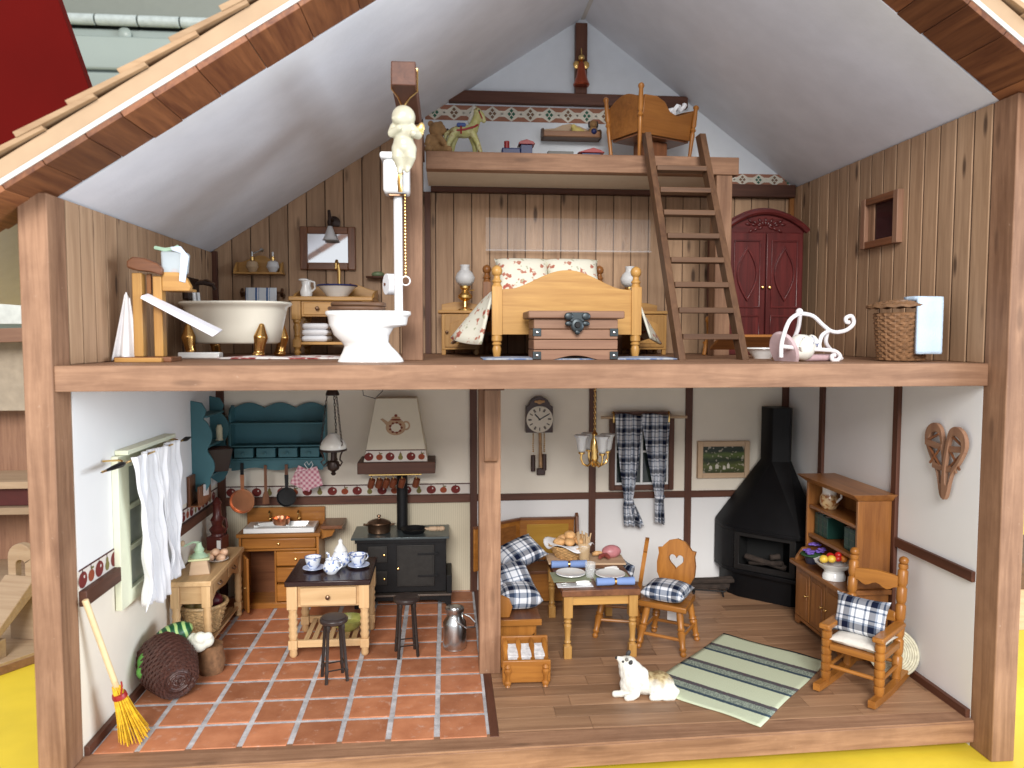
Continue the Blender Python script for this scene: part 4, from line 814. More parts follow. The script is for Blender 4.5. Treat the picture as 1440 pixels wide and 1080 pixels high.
def check(name, label, x0, x1, xt, zt, zb, xb0, xb1):
    t = thing(name, label, 'curtain', ((x0+x1)/2, 31.0, zb), 0, 'check curtains at the living room window'); ox = (x0+x1)/2
    def fn(u, v):
        k = (18.75-zb)*v; zz = 18.75-zb-k; vt = (18.75-zt)/(18.75-zb)
        if v < vt: q = (v/vt)**1.2; c = ox+(xt-ox)*q; w = (x1-x0)/2*(1-q)+.42*q
        else: q = (v-vt)/(1-vt); c = xt+((xb0+xb1)/2-xt)*q; w = .42+((xb1-xb0)/2-.42)*q**.6
        return (c-ox+(2*u-1)*w, -.1+(.22+.1*v)*math.sin(2*PI*3.2*u+1+v)+.12*math.sin(14*u), zz+.1*math.sin(6*u))
    M().grid(fn, 40, 44).o('cloth', PLAIDC, t, 0, 180, solid=.05)
    M().at((xt-ox, -.1, zt-zb)).lathe([(.5, -.18), (.56, 0), (.5, .2), (.4, .2), (.4, -.18)], n=18, sy=.75).o('tie', PLAIDC, t, 0)
check('check_curtain', 'blue check curtain on the clock side of the living room window', 10.8, 13.9, 12.3, 9.5, 6.9, 11.9, 14.0)
check('check_curtain', 'blue check curtain on the picture side of the living room window', 13.6, 16.7, 15.6, 10.0, 7.2, 15.2, 16.2)
# framed picture
T = thing('framed_picture', 'small framed village landscape on the back wall by the fireplace', 'picture', (22.8, 32.0, 11.75))
for b_ in ((-2.85, -2.3, 0, 3.95), (2.3, 2.85, 0, 3.95)): bx(T, 'frame_stile', RAW('z'), b_[0], b_[1], -.3, .2, b_[2], b_[3])
for b_ in ((0, .55), (3.4, 3.95)): bx(T, 'frame_rail', RAW('x'), -2.29, 2.29, -.28, .2, *b_)
PIC = NT('landscape_print'); v = PIC.coord(src='Generated'); sx = PIC.n('ShaderNodeSeparateXYZ'); PIC.l(v, sx.inputs[0])
hill = PIC.math('ADD', sx.outputs[2], PIC.math('MULTIPLY', PIC.noise(v, 3, 3), .35)); c = PIC.ramp(hill, [(.25, (.05, .06, .02)), (.45, (.10, .12, .03)), (.62, (.02, .03, .015)), (.85, (.09, .13, .03)), (1.0, (.02, .03, .02))])
c = PIC.mix(PIC.ramp(PIC.noise(PIC.coord((1, 1, 1)), 260, 1), [(.62, (0, 0, 0)), (.66, (.7, .7, .7))]), c, (.45, .40, .32)); PIC.base(c); PIC.set(.4)
bx(T, 'print', PIC.mat, -2.3, 2.3, -.1, -.05, .55, 3.4, 0)
for i, (xx, zz, w, h) in enumerate(((-.7, 1.25, .35, .5), (.55, 1.3, .28, .55), (-1.4, 1.15, .3, .35), (.1, 1.1, .3, .4))): m = M(); m.prism([(xx-w/2, zz-h/2), (xx+w/2, zz-h/2), (xx+w/2, zz+h*.2), (xx, zz+h*.6), (xx-w/2, zz+h*.2)], -.115, -.1).o('printed_house', plain('print_house', (.62, .58, .5), .6), T, 0)
# corner fireplace
T = thing('corner_fireplace', 'black metal corner fireplace with tapered hood and flue pipe', 'fireplace', (30, 32.3, 0))
FB = plain('fire_black', (.005, .005, .006), .5, 0, spec=.22, var=.2); FB2 = plain('fire_dark', (.011, .010, .010), .5, 0, spec=.3)
def poly(L): return [(a-30, b-32.3) for a, b in L]
base = poly([(22.6, 32), (22.6, 29.6), (23.2, 28.2), (27.2, 24.6), (29.6, 24.8), (29.6, 32)])
body = poly([(22.4, 32), (22.4, 29.8), (22.9, 28.4), (27.3, 24.0), (29.7, 24.2), (29.7, 32)])
rim = poly([(22.0, 32), (22.0, 29.6), (22.7, 28.0), (27.4, 23.4), (29.75, 23.6), (29.75, 32)])
M().prism(base, 0, 2.6, 'xy').o('base', FB, T, .06); M().prism(rim, 2.62, 3.0, 'xy').o('hearth_shelf', FB, T, .06)
M().prism(rim, 6.95, 7.3, 'xy').o('hood_rim', FB, T, .06)
pipe = poly([(26.6, 31.2), (26.6, 29.6), (26.9, 29.0), (28.6, 28.6), (29.1, 29.2), (29.1, 31.2)])
M().rings([[(a, b, 7.31) for a, b in rim], [(a*.985, b*.985, 7.6) for a, b in rim], [(a, b, 13.9) for a, b in pipe], [(a, b, 19.5) for a, b in pipe]]).o('hood', FB, T, .05)
P2, P3 = Vector((22.7-30, 28.2-32.3, 0)), Vector((27.3-30, 24.0-32.3, 0)); ex = (P3-P2).normalized(); ang = math.atan2(ex.y, ex.x); Lf = (P3-P2).length
FR = M().at(P2, rz=ang); FR.prism([[(0, 3.01), (Lf, 3.01), (Lf, 6.94), (0, 6.94)], [(.55, 3.6), (Lf-.6, 3.6), (Lf-.6, 6.5), (.55, 6.5)]], 0, .3).o('front_panel', FB2, T, .04)
M().at(P2, rz=ang).box(.0, Lf-.1, 3.0, 3.2, 3.01, 6.94).box(.05, .3, .31, 2.99, 3.01, 6.94).box(Lf-.35, Lf-.1, .31, 2.99, 3.01, 6.94).o('firebox_lining', BLACK, T, 0)
M().prism(poly([(22.0, 32), (22.0, 29.6), (22.69, 28.25), (23.0, 29.0), (23.0, 32)]), 3.01, 6.94, 'xy').o('side_panel', FB, T, .03); M().prism(poly([(27.35, 24.05), (29.7, 24.2), (29.7, 32), (28.2, 32)]), 3.01, 6.94, 'xy').o('side_panel', FB, T, .03)
LOG = plain('log_bark', (.038, .026, .02), .9, var=.4, scale=200, bump=.8, bscale=200)
for k, (p, q, r_) in enumerate((((.9, .8, 4.3), (5.0, 1.2, 3.6), .3), ((1.2, 1.3, 3.5), (4.8, .7, 4.2), .26), ((3.4, 1.0, 4.5), (4.2, 1.6, 4.6), .3))):
    o = M().at().turn(p, q, [(0, r_*.8), (.05, r_), (.5, r_*.9), (.95, r_*1.05), (1, r_*.8)], 10).o('log', LOG, None, 0); o.location = (Vector((30, 32.3, 0))+P2)*S; o.rotation_euler = (0, 0, ang); tag(o, ['long split log lying across the fireplace grate', 'crossing log behind the long one in the fireplace', 'short log end on top of the fireplace logs'][k], 'log', 'logs in the fireplace')
T = thing('log_rack', 'low black iron rack holding firewood beside the fireplace', 'log rack', (20.3, 28.9, .03), -.25)
for s_ in (-1, 1):
    M().tube([(s_*1.5, -.5, 0), (s_*1.4, -.4, .6), (s_*1.4, .5, .6), (s_*1.5, .6, 0)], .09, 6).o('leg', IRON, T, 0)
M().tube([(-1.9, -.45, 1.2), (-1.8, -.45, .65), (1.7, -.45, .6), (1.9, -.45, 1.0)], .08, 6).o('bar', IRON, T, 0)
for i in range(5):
    o = M().turn((-2.4, 0, 0), (2.0+.1*i, .05*i, .05*i), [(0, .22), (.1, .3), (.5, .26), (.9, .3), (1, .2)], 9).o('log', LOG, None, 0); place(o, (20.3+.1*i, 28.7+.35*(i % 3), 1.0+.45*(i//3)), -.25+.04*i); tag(o, ['frontmost firewood log on the low rack', 'second firewood log on the low rack', 'rear firewood log on the low rack', 'upper front firewood log on the low rack', 'upper rear firewood log on the low rack'][i], 'log', 'firewood on the iron rack')
# dresser along the right wall
T = thing('dresser', 'brown wooden dresser with shelves and small doors on the side wall', 'dresser', (27.7, 16.4, .03))
WX, WY, WZ = WALN('x'), WALN('y'), WALN('z'); OX, OY, OZ = OAK('x'), OAK('y'), OAK('z')
bx(T, 'lower_case', OZ, -1.7, 1.95, -4.45, 4.45, .45, 5.6, .06); bx(T, 'counter', OY, -2.3, 2.0, -4.85, 4.85, 5.62, 6.05, .08)
for yy in (-4.3, 4.3): bx(T, 'foot', OZ, -1.65, 1.9, yy-.2, yy+.2, 0, .44)
M().prism([(-4.3, .9), (-4.3, .2), (-3.6, .2), (-3.2, .6), (3.2, .6), (3.6, .2), (4.3, .2), (4.3, .9)], -1.9, -1.71, 'yz').o('apron', OY, T, .03)
for y0, y1, ky in ((1.55, 4.2, 1.9), (-1.25, 1.4, -1.0), (-4.2, -1.4, -1.75)):
    d_ = bx(T, 'door', OZ, -1.92, -1.71, y0, y1, .95, 5.45, .05); bx(d_, 'door_panel', OAK('z'), -1.98, -1.93, y0+.4, y1-.4, 1.4, 5.0, .05); knob(d_, -1.92, ky, 3.3, .14, BRASS, (-1, 0, 0))
bx(T, 'side_panel', OZ, -.95, 1.95, -4.5, -4.2, 6.06, 13.4, .04); bx(T, 'side_panel', OZ, -.95, 1.95, 4.2, 4.5, 6.06, 13.4, .04); bx(T, 'back_panel', OAK('z'), 1.7, 1.95, -4.2, 4.2, 6.06, 13.4)
bx(T, 'shelf', OY, -.85, 1.7, -4.19, 4.19, 8.3, 8.6); bx(T, 'shelf', OY, -.85, 1.7, -4.19, 4.19, 11.0, 11.3)
M().hexa([(-1.0, -4.6, 13.42), (2.0, -4.6, 13.42), (2.0, 4.6, 13.42), (-1.0, 4.6, 13.42)], [(-1.7, -5.1, 14.0), (2.1, -5.1, 14.0), (2.1, 5.1, 14.0), (-1.7, 5.1, 14.0)]).o('cornice', OY, T, .04)
M().prism([(-.9, 6.07), (-2.1, 6.07), (-1.9, 6.5), (-1.4, 7.2), (-.9, 7.3)], 4.0, 4.3).o('scroll_end', OX, T, .04)
T = thing('jug', 'white and brown flowered jug on the upper dresser shelf', 'jug', (27.8, 18.6, 11.35), -1.2)
FLW = NT('brown_floral'); sx = FLW.n('ShaderNodeSeparateXYZ'); FLW.l(FLW.coord((100, 100, 100)), sx.inputs[0]); band = FLW.ramp(FLW.math('DIVIDE', sx.outputs[2], 2.0), [(.62, (1, 1, 1)), (.72, (0, 0, 0))]); FLW.base(FLW.mix(band, (.76, .74, .70), FLW.ramp(FLW.noise(FLW.coord(), 300, 2), [(.4, (.30, .11, .03)), (.55, (.60, .42, .22))]))); FLW.set(.15)
M().lathe([(0, 0), (.6, 0), (.85, .5), (.82, 1.0), (.6, 1.45), (.62, 1.8), (.75, 2.0), (.68, 2.0), (.55, 1.7), (0, 1.3)], n=24).o('body', FLW.mat, T, 0); M().tube([(.6, 0, 1.75), (1.25, 0, 1.7), (1.3, 0, 1.2), (.8, 0, .7)], .1, 8).o('handle', CERAM, T, 0)
BOOKS = [(19.9, .75, 2.0, 'green book nearest the fireplace on the dresser shelf'), (19.1, .75, 2.05, 'second green book from the fireplace on the dresser shelf'), (18.3, .75, 1.95, 'third green book from the fireplace on the dresser shelf'), (13.7, .9, 2.0, 'thick green book alone at the rocking chair end of the shelf'), (14.6, .8, 1.95, 'green book just behind the thick one at the rocking chair end')]
for yy, w, h, lb in BOOKS:
    t = thing('book', lb, 'book', (27.3, yy, 8.65), 0, 'green books on the dresser'); bx(t, 'cover', GREENK, 0, 1.7, -w/2, w/2, 0, h, .06); bx(t, 'pages', PLASTW, .1, 1.72, -w/2+.08, w/2-.08, h-.06, h+.01, 0)
    for zz in (.35, 1.0, 1.6): bx(t, 'spine_band', plain('book_gilt', (.05, .10, .05), .4), -.02, 0, -w/2+.03, w/2-.03, zz, zz+.05, 0)
T = thing('violet_plant', 'purple violet in a small pot on the dresser counter', 'plant', (26.6, 19.3, 6.1))
M().lathe([(0, 0), (.5, 0), (.65, .7), (.6, .75), (0, .6)], n=16).o('pot', plain('pot_navy', (.03, .03, .05), .4), T, 0)
VI = plain('violet', (.20, .12, .52), .6, var=.25, scale=300); random.seed(4)
m = M()
for i in range(9):
    c = Vector((random.uniform(-.8, .8), random.uniform(-.8, .8), random.uniform(1.0, 1.8)))
    for j in range(5): a = j*2*PI/5+i; m.ell(c+Vector((.2*math.cos(a), .2*math.sin(a)-.08, .05*math.sin(3*a))), .22, .2, .09, 8, 5)
m.o('blossom', VI, T, 0); M().ell((0, 0, 0), 1, 1, .25).o('leaves', plain('violet_leaf', (.03, .08, .03), .6), T, 0).location = (0, 0, .0085)
T = thing('fruit_bowl', 'white footed fruit bowl on the dresser counter', 'bowl', (26.4, 14.8, 6.1))
m = M(); n = 30; m.rings([[(r_*(1+w_*math.cos(10*b))*math.cos(b), r_*(1+w_*math.cos(10*b))*math.sin(b), z_) for b in [2*PI*q/n for q in range(n)]] for r_, z_, w_ in ((.01, .0, 0), (.95, 0, 0), (.95, .3, 0), (.8, .6, 0), (.85, .8, 0), (1.35, 1.15, .02), (1.65, 1.5, .05), (1.55, 1.5, .05), (1.15, 1.2, 0), (.01, 1.0, 0))]); m.o('bowl', CERAM, T, 0)
FRU = [plain('fruit_red', (.50, .02, .015), .3), plain('fruit_yellow', (.72, .48, .06), .35), plain('fruit_orange', (.65, .22, .03), .4)]
for i, (a, b, c, r_, k, lb) in enumerate(((-.9, .1, 1.9, .38, 1, 'yellow fruit at the fireplace edge of the fruit bowl'), (-.4, -.3, 2.0, .36, 1, 'yellow fruit beside the cherries in the fruit bowl'), (.1, -.4, 2.05, .3, 0, 'red fruit at the front of the fruit bowl'), (.4, .1, 2.2, .32, 0, 'topmost red fruit in the fruit bowl'), (.75, -.2, 1.95, .33, 2, 'orange fruit at the rocking chair side of the fruit bowl'), (-.1, .5, 2.0, .35, 0, 'red fruit at the back of the fruit bowl'))):
    o = M().ell((0, 0, 0), r_, r_, r_*.9).o('fruit', FRU[k], None, 0); place(o, (26.4+a, 14.8+b, 5.9+c)); tag(o, lb, 'fruit', 'fruit in the white bowl')
# rocking chair
PX_, PZ_ = PINE('x'), PINE('z'); HNY = HONEY
T = thing('rocking_chair', 'honey wooden rocking chair with white seat near the front corner', 'rocking chair', (25.0, 7.6, .03), -.86)
def rocker(x):
    pts = [(y, .0045*(y*1.9)**2*(1.0 if y > 0 else .7)) for y in [-3.6+7.6*i/14 for i in range(15)]]
    return M().prism([(a, b+.01) for a, b in pts]+[(a, b+.55) for a, b in reversed(pts)], x-.26, x+.26, 'yz')
BEAD = [(0, .85)]+[q for i in range(6) for q in ((.06+i*.15, .8), (.09+i*.15, 1.0), (.19+i*.15, 1.0), (.205+i*.15, .72))]+[(.97, .95), (1, .9)]
for s_ in (-1, 1):
    rocker(s_*2.0).o('rocker', HONEY('y'), T, .05)
    M().turn((s_*1.95, -2.0, .4), (s_*1.95, -2.0, 4.6), [(t, .38*r_) for t, r_ in BEAD], 12).o('front_leg', HONEY('z'), T, 0)
    M().turn((s_*1.85, 2.0, .5), (s_*1.85, 2.9, 9.3), [(t, .38*r_) for t, r_ in BEAD], 12).o('back_post', HONEY('z'), T, 0)
    M().ell((s_*1.85, 2.95, 9.55), .36, .36, .34).o('finial', HONEY('z'), T, 0)
    M().prism([(-2.6, 4.6), (2.3, 4.6), (2.3, 4.95), (-2.6, 5.0)], s_*1.95-.42, s_*1.95+.42, 'yz').o('armrest', HONEY('y'), T, .1)
bx(T, 'seat_rail', HONEY('x'), -1.65, 1.65, -2.25, -1.8, 3.0, 3.5, .06)
for s_ in (-1, 1): bx(T, 'seat_rail', HONEY('y'), s_*1.9-.2, s_*1.9+.2, -1.7, 2.0, 3.0, 3.5, .06)
for yy, zz in ((-2.0, 1.7), (-2.0, 2.3) if 0 else (2.1, 1.8)): M().cyl((-1.9, yy, zz), (1.9, yy, zz), .15, n=8).o('stretcher', HONEY('x'), T, 0)
for s_ in (-1, 1): M().cyl((s_*1.9, -2, 1.5), (s_*1.9, 2.1, 1.6), .15, n=8).o('stretcher', HONEY('y'), T, 0)
M().prism([(-1.6, 7.5)]+[(-1.6+3.2*i/12, 7.35+.18*math.cos(4*PI*i/12)) for i in range(13)][1:-1]+[(1.6, 7.5), (1.6, 8.35)]+[(1.6-3.2*i/12, 8.35+.15*math.sin(PI*i/12)) for i in range(1, 12)]+[(-1.6, 8.35)], 2.45, 2.75).o('back_rail', HONEY('x'), T, .06)
M().prism([(-1.6, 4.9), (1.6, 4.9), (1.6, 5.6), (0, 5.9), (-1.6, 5.6)], 2.1, 2.4).o('back_rail', HONEY('x'), T, .06)
c_ = cushion('seat_pad', 3.9, 4.2, .9, plain('wool_white', (.74, .71, .65), .95, var=.06, bump=.8, bscale=700), T); c_.location = Vector((0, -.1, 3.35))*S
c_ = cushion('check_cushion', 4.0, 3.0, 1.4, PLAID); place(c_, (25.2, 7.9, 5.3), -.86, 1.2); tag(c_, 'blue check cushion on the rocking chair seat', 'cushion', 'blue check cushions')
T = thing('straw_hat', 'round cream straw disc leaning on the wall behind the rocking chair', 'straw hat', (28.5, 9.3, 1.85))
m = M().at((0, 0, 0), rz=-.75, rx=1.35)
for k in range(11): m.tube([((.12+.17*k)*math.cos(a), (.12+.17*k)*math.sin(a), .35*max(0, 1-k/5)+.02*math.cos(30*a)) for a in [2*PI*j/48 for j in range(48)]], .11, 6, closed=True)
m.o('brim', plain('straw_cream', (.62, .60, .46), .8, var=.15, scale=300), T, 0)
# rug
RUG = NT('striped_rug'); sx = RUG.n('ShaderNodeSeparateXYZ'); RUG.l(RUG.coord((100, 100, 100)), sx.inputs[0])
wob = RUG.math('MULTIPLY', RUG.math('SUBTRACT', RUG.noise(RUG.coord(), 900, 2), .5), .22)
t_ = RUG.math('FRACT', RUG.math('DIVIDE', RUG.math('ADD', RUG.math('ADD', sx.outputs[1], wob), 6.0), 4.05))
G, N_, Pp, Mm = (.60, .66, .48), (.05, .08, .11), (.11, .075, .09), (.36, .42, .34)
c = RUG.ramp(t_, [(0, G), (.15, N_), (.24, Mm), (.44, Pp), (.56, G)], 'CONSTANT')
sp = RUG.ramp(RUG.noise(RUG.coord((2, 1, 1)), 700, 2), [(.45, (0, 0, 0)), (.55, (1, 1, 1))])
isM = RUG.ramp(t_, [(0, (0, 0, 0)), (.22, (1, 1, 1)), (.55, (0, 0, 0))], 'CONSTANT'); c = RUG.mix(RUG.math('MULTIPLY', RUG.math('MULTIPLY', sp, isM), .75), c, (.10, .13, .13))
RUG.base(c); RUG.bump(RUG.noise(RUG.coord(), 1500, 2), .7, .0006); RUG.set(.95, 0, .1)
def rugf(u, v): a, b = (2*u-1), (2*v-1); return (a*4.55+.05*math.sin(5*b), b*6.95+.06*math.sin(4*a), .07+.04*max(0, math.sin(3*u*PI+1))*max(0, abs(b)-.8)/.2)
o = M().grid(rugf, 24, 36).o('striped_rug', RUG.mat, None, 0, 180, solid=.06); place(o, (16.35, 10.2, .04), -.79); tag(o, 'pale green rug with dark blue stripes on the living room floor', 'rug')
# heart chair and the side chair
def heart(s=1, cz=0): return [(s*.75*(16*math.sin(t)**3)/17, cz+s*.75*(13*math.cos(t)-5*math.cos(2*t)-2*math.cos(3*t)-math.cos(4*t))/17) for t in [2*PI*i/28 for i in range(28)]]
CH = thing('heart_chair', 'amber wooden chair with heart cut-out facing the dining table', 'chair', (12.45, 16.7, .03), -.6, 'heart-backed dining chairs')
M().prism([(-1.75, -2.0), (1.75, -2.0), (2.15, 1.7), (1.5, 2.0), (-1.5, 2.0), (-2.15, 1.7)] if 0 else [(-2.15, -2.0), (2.15, -2.0), (1.8, 1.95), (-1.8, 1.95)], 3.65, 4.15, 'xy').o('seat', HONEY('x'), CH, .1)
bk = [(-.9, 4.0), (.9, 4.0), (1.0, 4.6), (1.35, 5.0), (1.7, 5.7), (1.75, 6.6), (1.62, 7.4), (1.72, 7.9), (1.35, 7.95), (1.15, 8.2), (.7, 8.65), (0, 8.85)]; bk = bk+[(-a, b) for a, b in reversed(bk[:-1])][:-1]
bkm = M().at((0, 1.75, 0), rx=-.14); bkm.T = Matrix.Translation((0, 1.75, 4.1)) @ Matrix.Rotation(-.14, 4, 'X') @ Matrix.Translation((0, 0, -4.1)); bkm.prism([bk[:-1] if bk[-1] == bk[0] else bk, heart(1.0, 6.9)], -.18, .18).o('backrest', HONEY('z'), CH, .06)
LG = [(0, .55), (.05, .85), (.1, .6), (.16, .95), (.2, .65), (.4, .85), (.5, 1.05), (.54, .75), (.58, 1.05), (.62, .75), (.8, .9), (1, .8)]
for sx_, sy_ in ((-1, -1), (1, -1), (-1, 1), (1, 1)): M().turn((sx_*2.0, sy_*2.05, 0), (sx_*1.4, sy_*1.4, 3.7), [(t, .34*r_) for t, r_ in LG], 12).o('leg', HONEY('z'), CH, 0)
for sy_ in (-1, 1): M().cyl((-1.8, sy_*1.8, 1.3), (1.8, sy_*1.8, 1.3), .14, n=8).o('stretcher', HONEY('x'), CH, 0)
for sx_ in (-1, 1): M().cyl((sx_*1.8, -1.8, 1.6), (sx_*1.8, 1.8, 1.6), .14, n=8).o('stretcher', HONEY('y'), CH, 0)
dup(CH, (8.9, 20.0, .03), -1.87, 'wooden chair pushed in at the table side, seen edge-on')
def cush(label, loc, rz, rx=0, ry=0, w=3.6, d=3.2, h=1.5): c_ = cushion('check_cushion', w, d, h, PLAID); place(c_, loc, rz, rx, ry); tag(c_, label, 'cushion', 'blue check cushions'); return c_
cush('blue check cushion on the heart-backed chair', (12.2, 16.3, 4.18), -.6, .03, 0, 3.9, 3.3, 1.6)
cush('blue check cushion on the side chair behind the table', (9.9, 21.2, 4.6), -1.4, 1.25, 0, 3.2, 3.0, 1.0)
bx(CH, 'price_tag', PLASTW, -.5, .6, 1.2, 1.24, 1.7, 2.6, .02)
# dining table
T = thing('dining_table', 'wooden dining table with brown top laid for two', 'table', (6.0, 19.3, .03))
bx(T, 'table_top', WALN('y'), -3.35, 3.25, -5.4, 5.4, 5.4, 5.95, .06); bx(T, 'apron', PX_, -2.4, 2.35, -4.85, -4.6, 4.5, 5.39)
bx(T, 'apron', PINE('y'), -2.85, -2.6, -4.4, 4.4, 4.5, 5.39); bx(T, 'apron', PINE('y'), 2.55, 2.8, -4.4, 4.4, 4.5, 5.39)
for sx_ in (-1, 1):
    for sy_ in (-1, 1):
        m = M(); x0, y0 = sx_*2.75-.03, sy_*4.75; m.box(x0-.38, x0+.38, y0-.38, y0+.38, 3.5, 5.39); m.box(x0-.33, x0+.33, y0-.33, y0+.33, 0, 1.1)
        m.turn((x0, y0, 1.09), (x0, y0, 3.51), [(0, .33), (.06, .2), (.12, .32), (.2, .22), (.5, .27), (.72, .34), (.78, .22), (.84, .35), (.9, .25), (1, .36)], 14).o('leg', PZ_, T, .04)
TT = 5.99
o = bx(None, 'place_mat', SAGE, -1.7, 1.6, -1.35, 1.35, 0, .05, .02); place(o, (3.95, 17.4, TT)); tag(o, 'sage green place mat on the bench side of the table', 'place mat', 'sage place mats'); o = bx(None, 'place_mat', SAGE, -1.6, 1.6, -1.35, 1.35, 0, .05, .02); place(o, (7.4, 17.0, TT)); tag(o, 'sage green place mat on the chair side of the table', 'place mat', 'sage place mats')
PLT = [(0, .08), (.6, .06), (.65, 0), (.75, .05), (1.3, .26), (1.28, .32), (.75, .16), (0, .14)]
for p, lb in (((3.95, 17.6), 'white plate on the bench side of the table'), ((7.35, 17.1), 'white plate on the chair side of the table')):
    o = M().lathe(PLT, n=30).o('plate', CERAM, None, 0); place(o, (*p, TT+.06)); tag(o, lb, 'plate', 'white dinner plates')
for p, rz, lb in (((4.2, 20.0), -.03, 'rolled blue napkin behind the bench side plate'), ((7.3, 14.85), .0, 'rolled blue napkin in front of the chair side plate')):
    t = thing('napkin', lb, 'napkin', (*p, TT+.36), rz, 'rolled blue napkins'); M().turn((-1.6, 0, 0), (1.6, 0, 0), [(0, .34), (.4, .32), (.5, .24), (.6, .32), (1, .35)], 14).o('roll', NAPK, t, 0); M().cyl((-.1, 0, 0), (.1, 0, 0), .3, n=16).o('ring', BRASS, t, .03)
def cutlery(p, rz, lb): 
    t = thing('cutlery', lb, 'cutlery', (*p, TT+.06), rz, 'cutlery on the dining table')
    for k, dy in enumerate((-.25, .2)): M().box(-1.2, .1, dy-.06, dy+.06, .02, .1).o('blade', STEEL, t, .02); M().turn((.1, dy, .12), (1.25, dy, .12), [(0, .08), (.7, .17), (1, .1)], 8).o('handle', CERAM, t, 0)
cutlery((3.95, 15.2), .02, 'knife and fork in front of the bench side plate'); cutlery((7.2, 18.9), .1, 'knife and fork behind the chair side plate')
o = bx(None, 'napkin_cloth', CLOTHW, -1.5, 1.5, -.55, .55, 0, .04, .02); place(o, (3.9, 15.15, TT)); tag(o, 'white cloth strip under the front knife and fork', 'cloth')
T = thing('bread_basket', 'wicker bread basket with white cloth on the dining table', 'basket', (4.7, 22.9, TT+.2))
wk = wicker(M(), [(1.2, .05, 0), (2.0, 1.3, 1)], 8, 16, .09, .06); wk.lathe([(0, .05), (1.2, .05), (1.95, 1.2)], n=20, caps=False); wk.o('basket', basketm('bread_wicker', (.55, .33, .14)), T, 0)
def clf(u, v): a = 2*PI*u; r_ = .6+1.75*v; return (r_*math.cos(a)*(1+.06*math.sin(5*a)), r_*math.sin(a)*(1+.06*math.cos(4*a)), 1.1+.55*v-.9*max(0, v-.6)*(1+.9*math.sin(4*a+.6)))
M().grid(clf, 40, 10).o('cloth', CLOTHW, T, 0, 180, solid=.04)
random.seed(9)
for i, (a, b, c) in enumerate(((-1.0, -.4, 0), (-.1, -.8, .05), (.9, -.5, 0), (-.5, .4, .1), (.5, .3, .15), (0, -.1, .5), (1.2, .5, 0))):
    o = M().ell((0, 0, 0), .62, .48, .38, 12, 8).o('bread_roll', BREAD, None, 0); place(o, (4.7+a, 22.9+b, TT+1.75+c), i*1.1, .15*i); tag(o, ['bread roll at the bench edge of the basket', 'bread roll at the front of the basket', 'bread roll at the chair side front of the basket', 'bread roll in the middle back of the basket', 'bread roll in the middle of the basket towards the chair', 'topmost bread roll in the basket', 'bread roll at the window edge of the basket'][i], 'bread roll', 'bread rolls in the basket')
T = thing('bread_board', 'pale wooden board under the bread basket', 'board', (4.7, 22.7, TT)); M().box(-2.2, 2.2, -1.6, 1.6, 0, .18).o('board', RAW('x'), T, .04)
T = thing('cheese_board', 'pale wooden board with sausage and ham on the dining table', 'board', (8.1, 21.9, TT), -.06); M().box(-1.8, 1.55, -1.4, 1.4, 0, .2).o('board', RAW('x'), T, .05)
PK = plain('ham_pink', (.55, .22, .24), .4, var=.2, scale=150); SAU = plain('sausage_red', (.26, .06, .05), .4, var=.2)
o = M().ell((0, 0, 0), .95, .7, .6).o('ham', PK, None, 0); place(o, (8.6, 22.4, TT+.75), .2); tag(o, 'pink ham on the wooden board', 'ham')
for k, (a, b) in enumerate(((7.3, 22.3), (7.6, 21.5), (8.1, 21.6))): o = M().tube([(-.5, 0, 0), (-.2, .12, .05), (.2, .12, .05), (.5, 0, 0)], .2, 8, [.15, .22, .22, .15]).o('sausage', SAU if k else BREAD, None, 0); place(o, (a, b, TT+.55), k*.8); tag(o, ['small bread end on the cheese board', 'red sausage at the front of the cheese board', 'red sausage beside the ham'][k], 'sausage' if k else 'bread')
T = thing('water_glass', 'tall clear drinking glass between the plates and the bread', 'glass', (5.75, 20.9, TT))
M().lathe([(0, 0), (.45, 0), (.55, 1.8), (.5, 1.8), (.4, .12), (0, .12)], n=20).o('tumbler', glass('amber_glass', (.75, .55, .32), .05, .45), T, 0)
o = M().lathe([(0, 0), (.4, 0), (.48, 1.3), (.43, 1.3), (.35, .1), (0, .1)], n=20).o('water_glass', GLASS, None, 0); place(o, (5.6, 17.2, TT)); tag(o, 'small clear glass between the two place mats', 'glass')
T = thing('breadstick_glass', 'glass of tall breadsticks behind the rolled napkin', 'glass', (5.9, 21.9, TT)); M().lathe([(0, 0), (.45, 0), (.5, 1.6), (.45, 1.6), (.4, .1), (0, .1)], n=18).o('tumbler', GLASS, T, 0)
m = M(); random.seed(6)
for i in range(12): a = random.uniform(0, 6.28); m.cyl((.15*math.cos(a), .15*math.sin(a), .15), (.65*math.cos(a), .5*math.sin(a), random.uniform(2.2, 2.9)), .07, n=6)
m.o('breadsticks', plain('breadstick', (.52, .36, .20), .6), T, 0)
# corner bench
T = thing('corner_bench', 'pine corner bench with panelled back behind the dining table', 'bench', (1.0, 31.6, .03))
AMB = fam('amber_panel', (.52, .30, .045), (.38, .19, .025), rough=.35)
bx(T, 'seat', WALN('y'), -4.0, .0, -17.0, -1.0, 3.05, 3.4, .06); bx(T, 'seat', WALN('x'), .02, 5.6, -4.0, -.6, 3.05, 3.4, .06)
M().prism([(-4.0, 0), (-1.5, 0), (-1.35, .9), (-1.0, 1.6), (-.45, 2.1), (-.25, 3.04), (-4.0, 3.04)], -16.6, -16.3).o('end_panel', HONEY('z'), T, .05)
bx(T, 'seat_edge', HONEY('x'), -4.0, .05, -17.05, -16.95, 2.85, 3.38, .03)
bx(T, 'front_board', HONEY('y'), -.5, -.3, -16.2, -4.1, .2, 3.04); bx(T, 'front_board', HONEY('x'), -.2, 5.4, -3.8, -3.6, .2, 3.04)
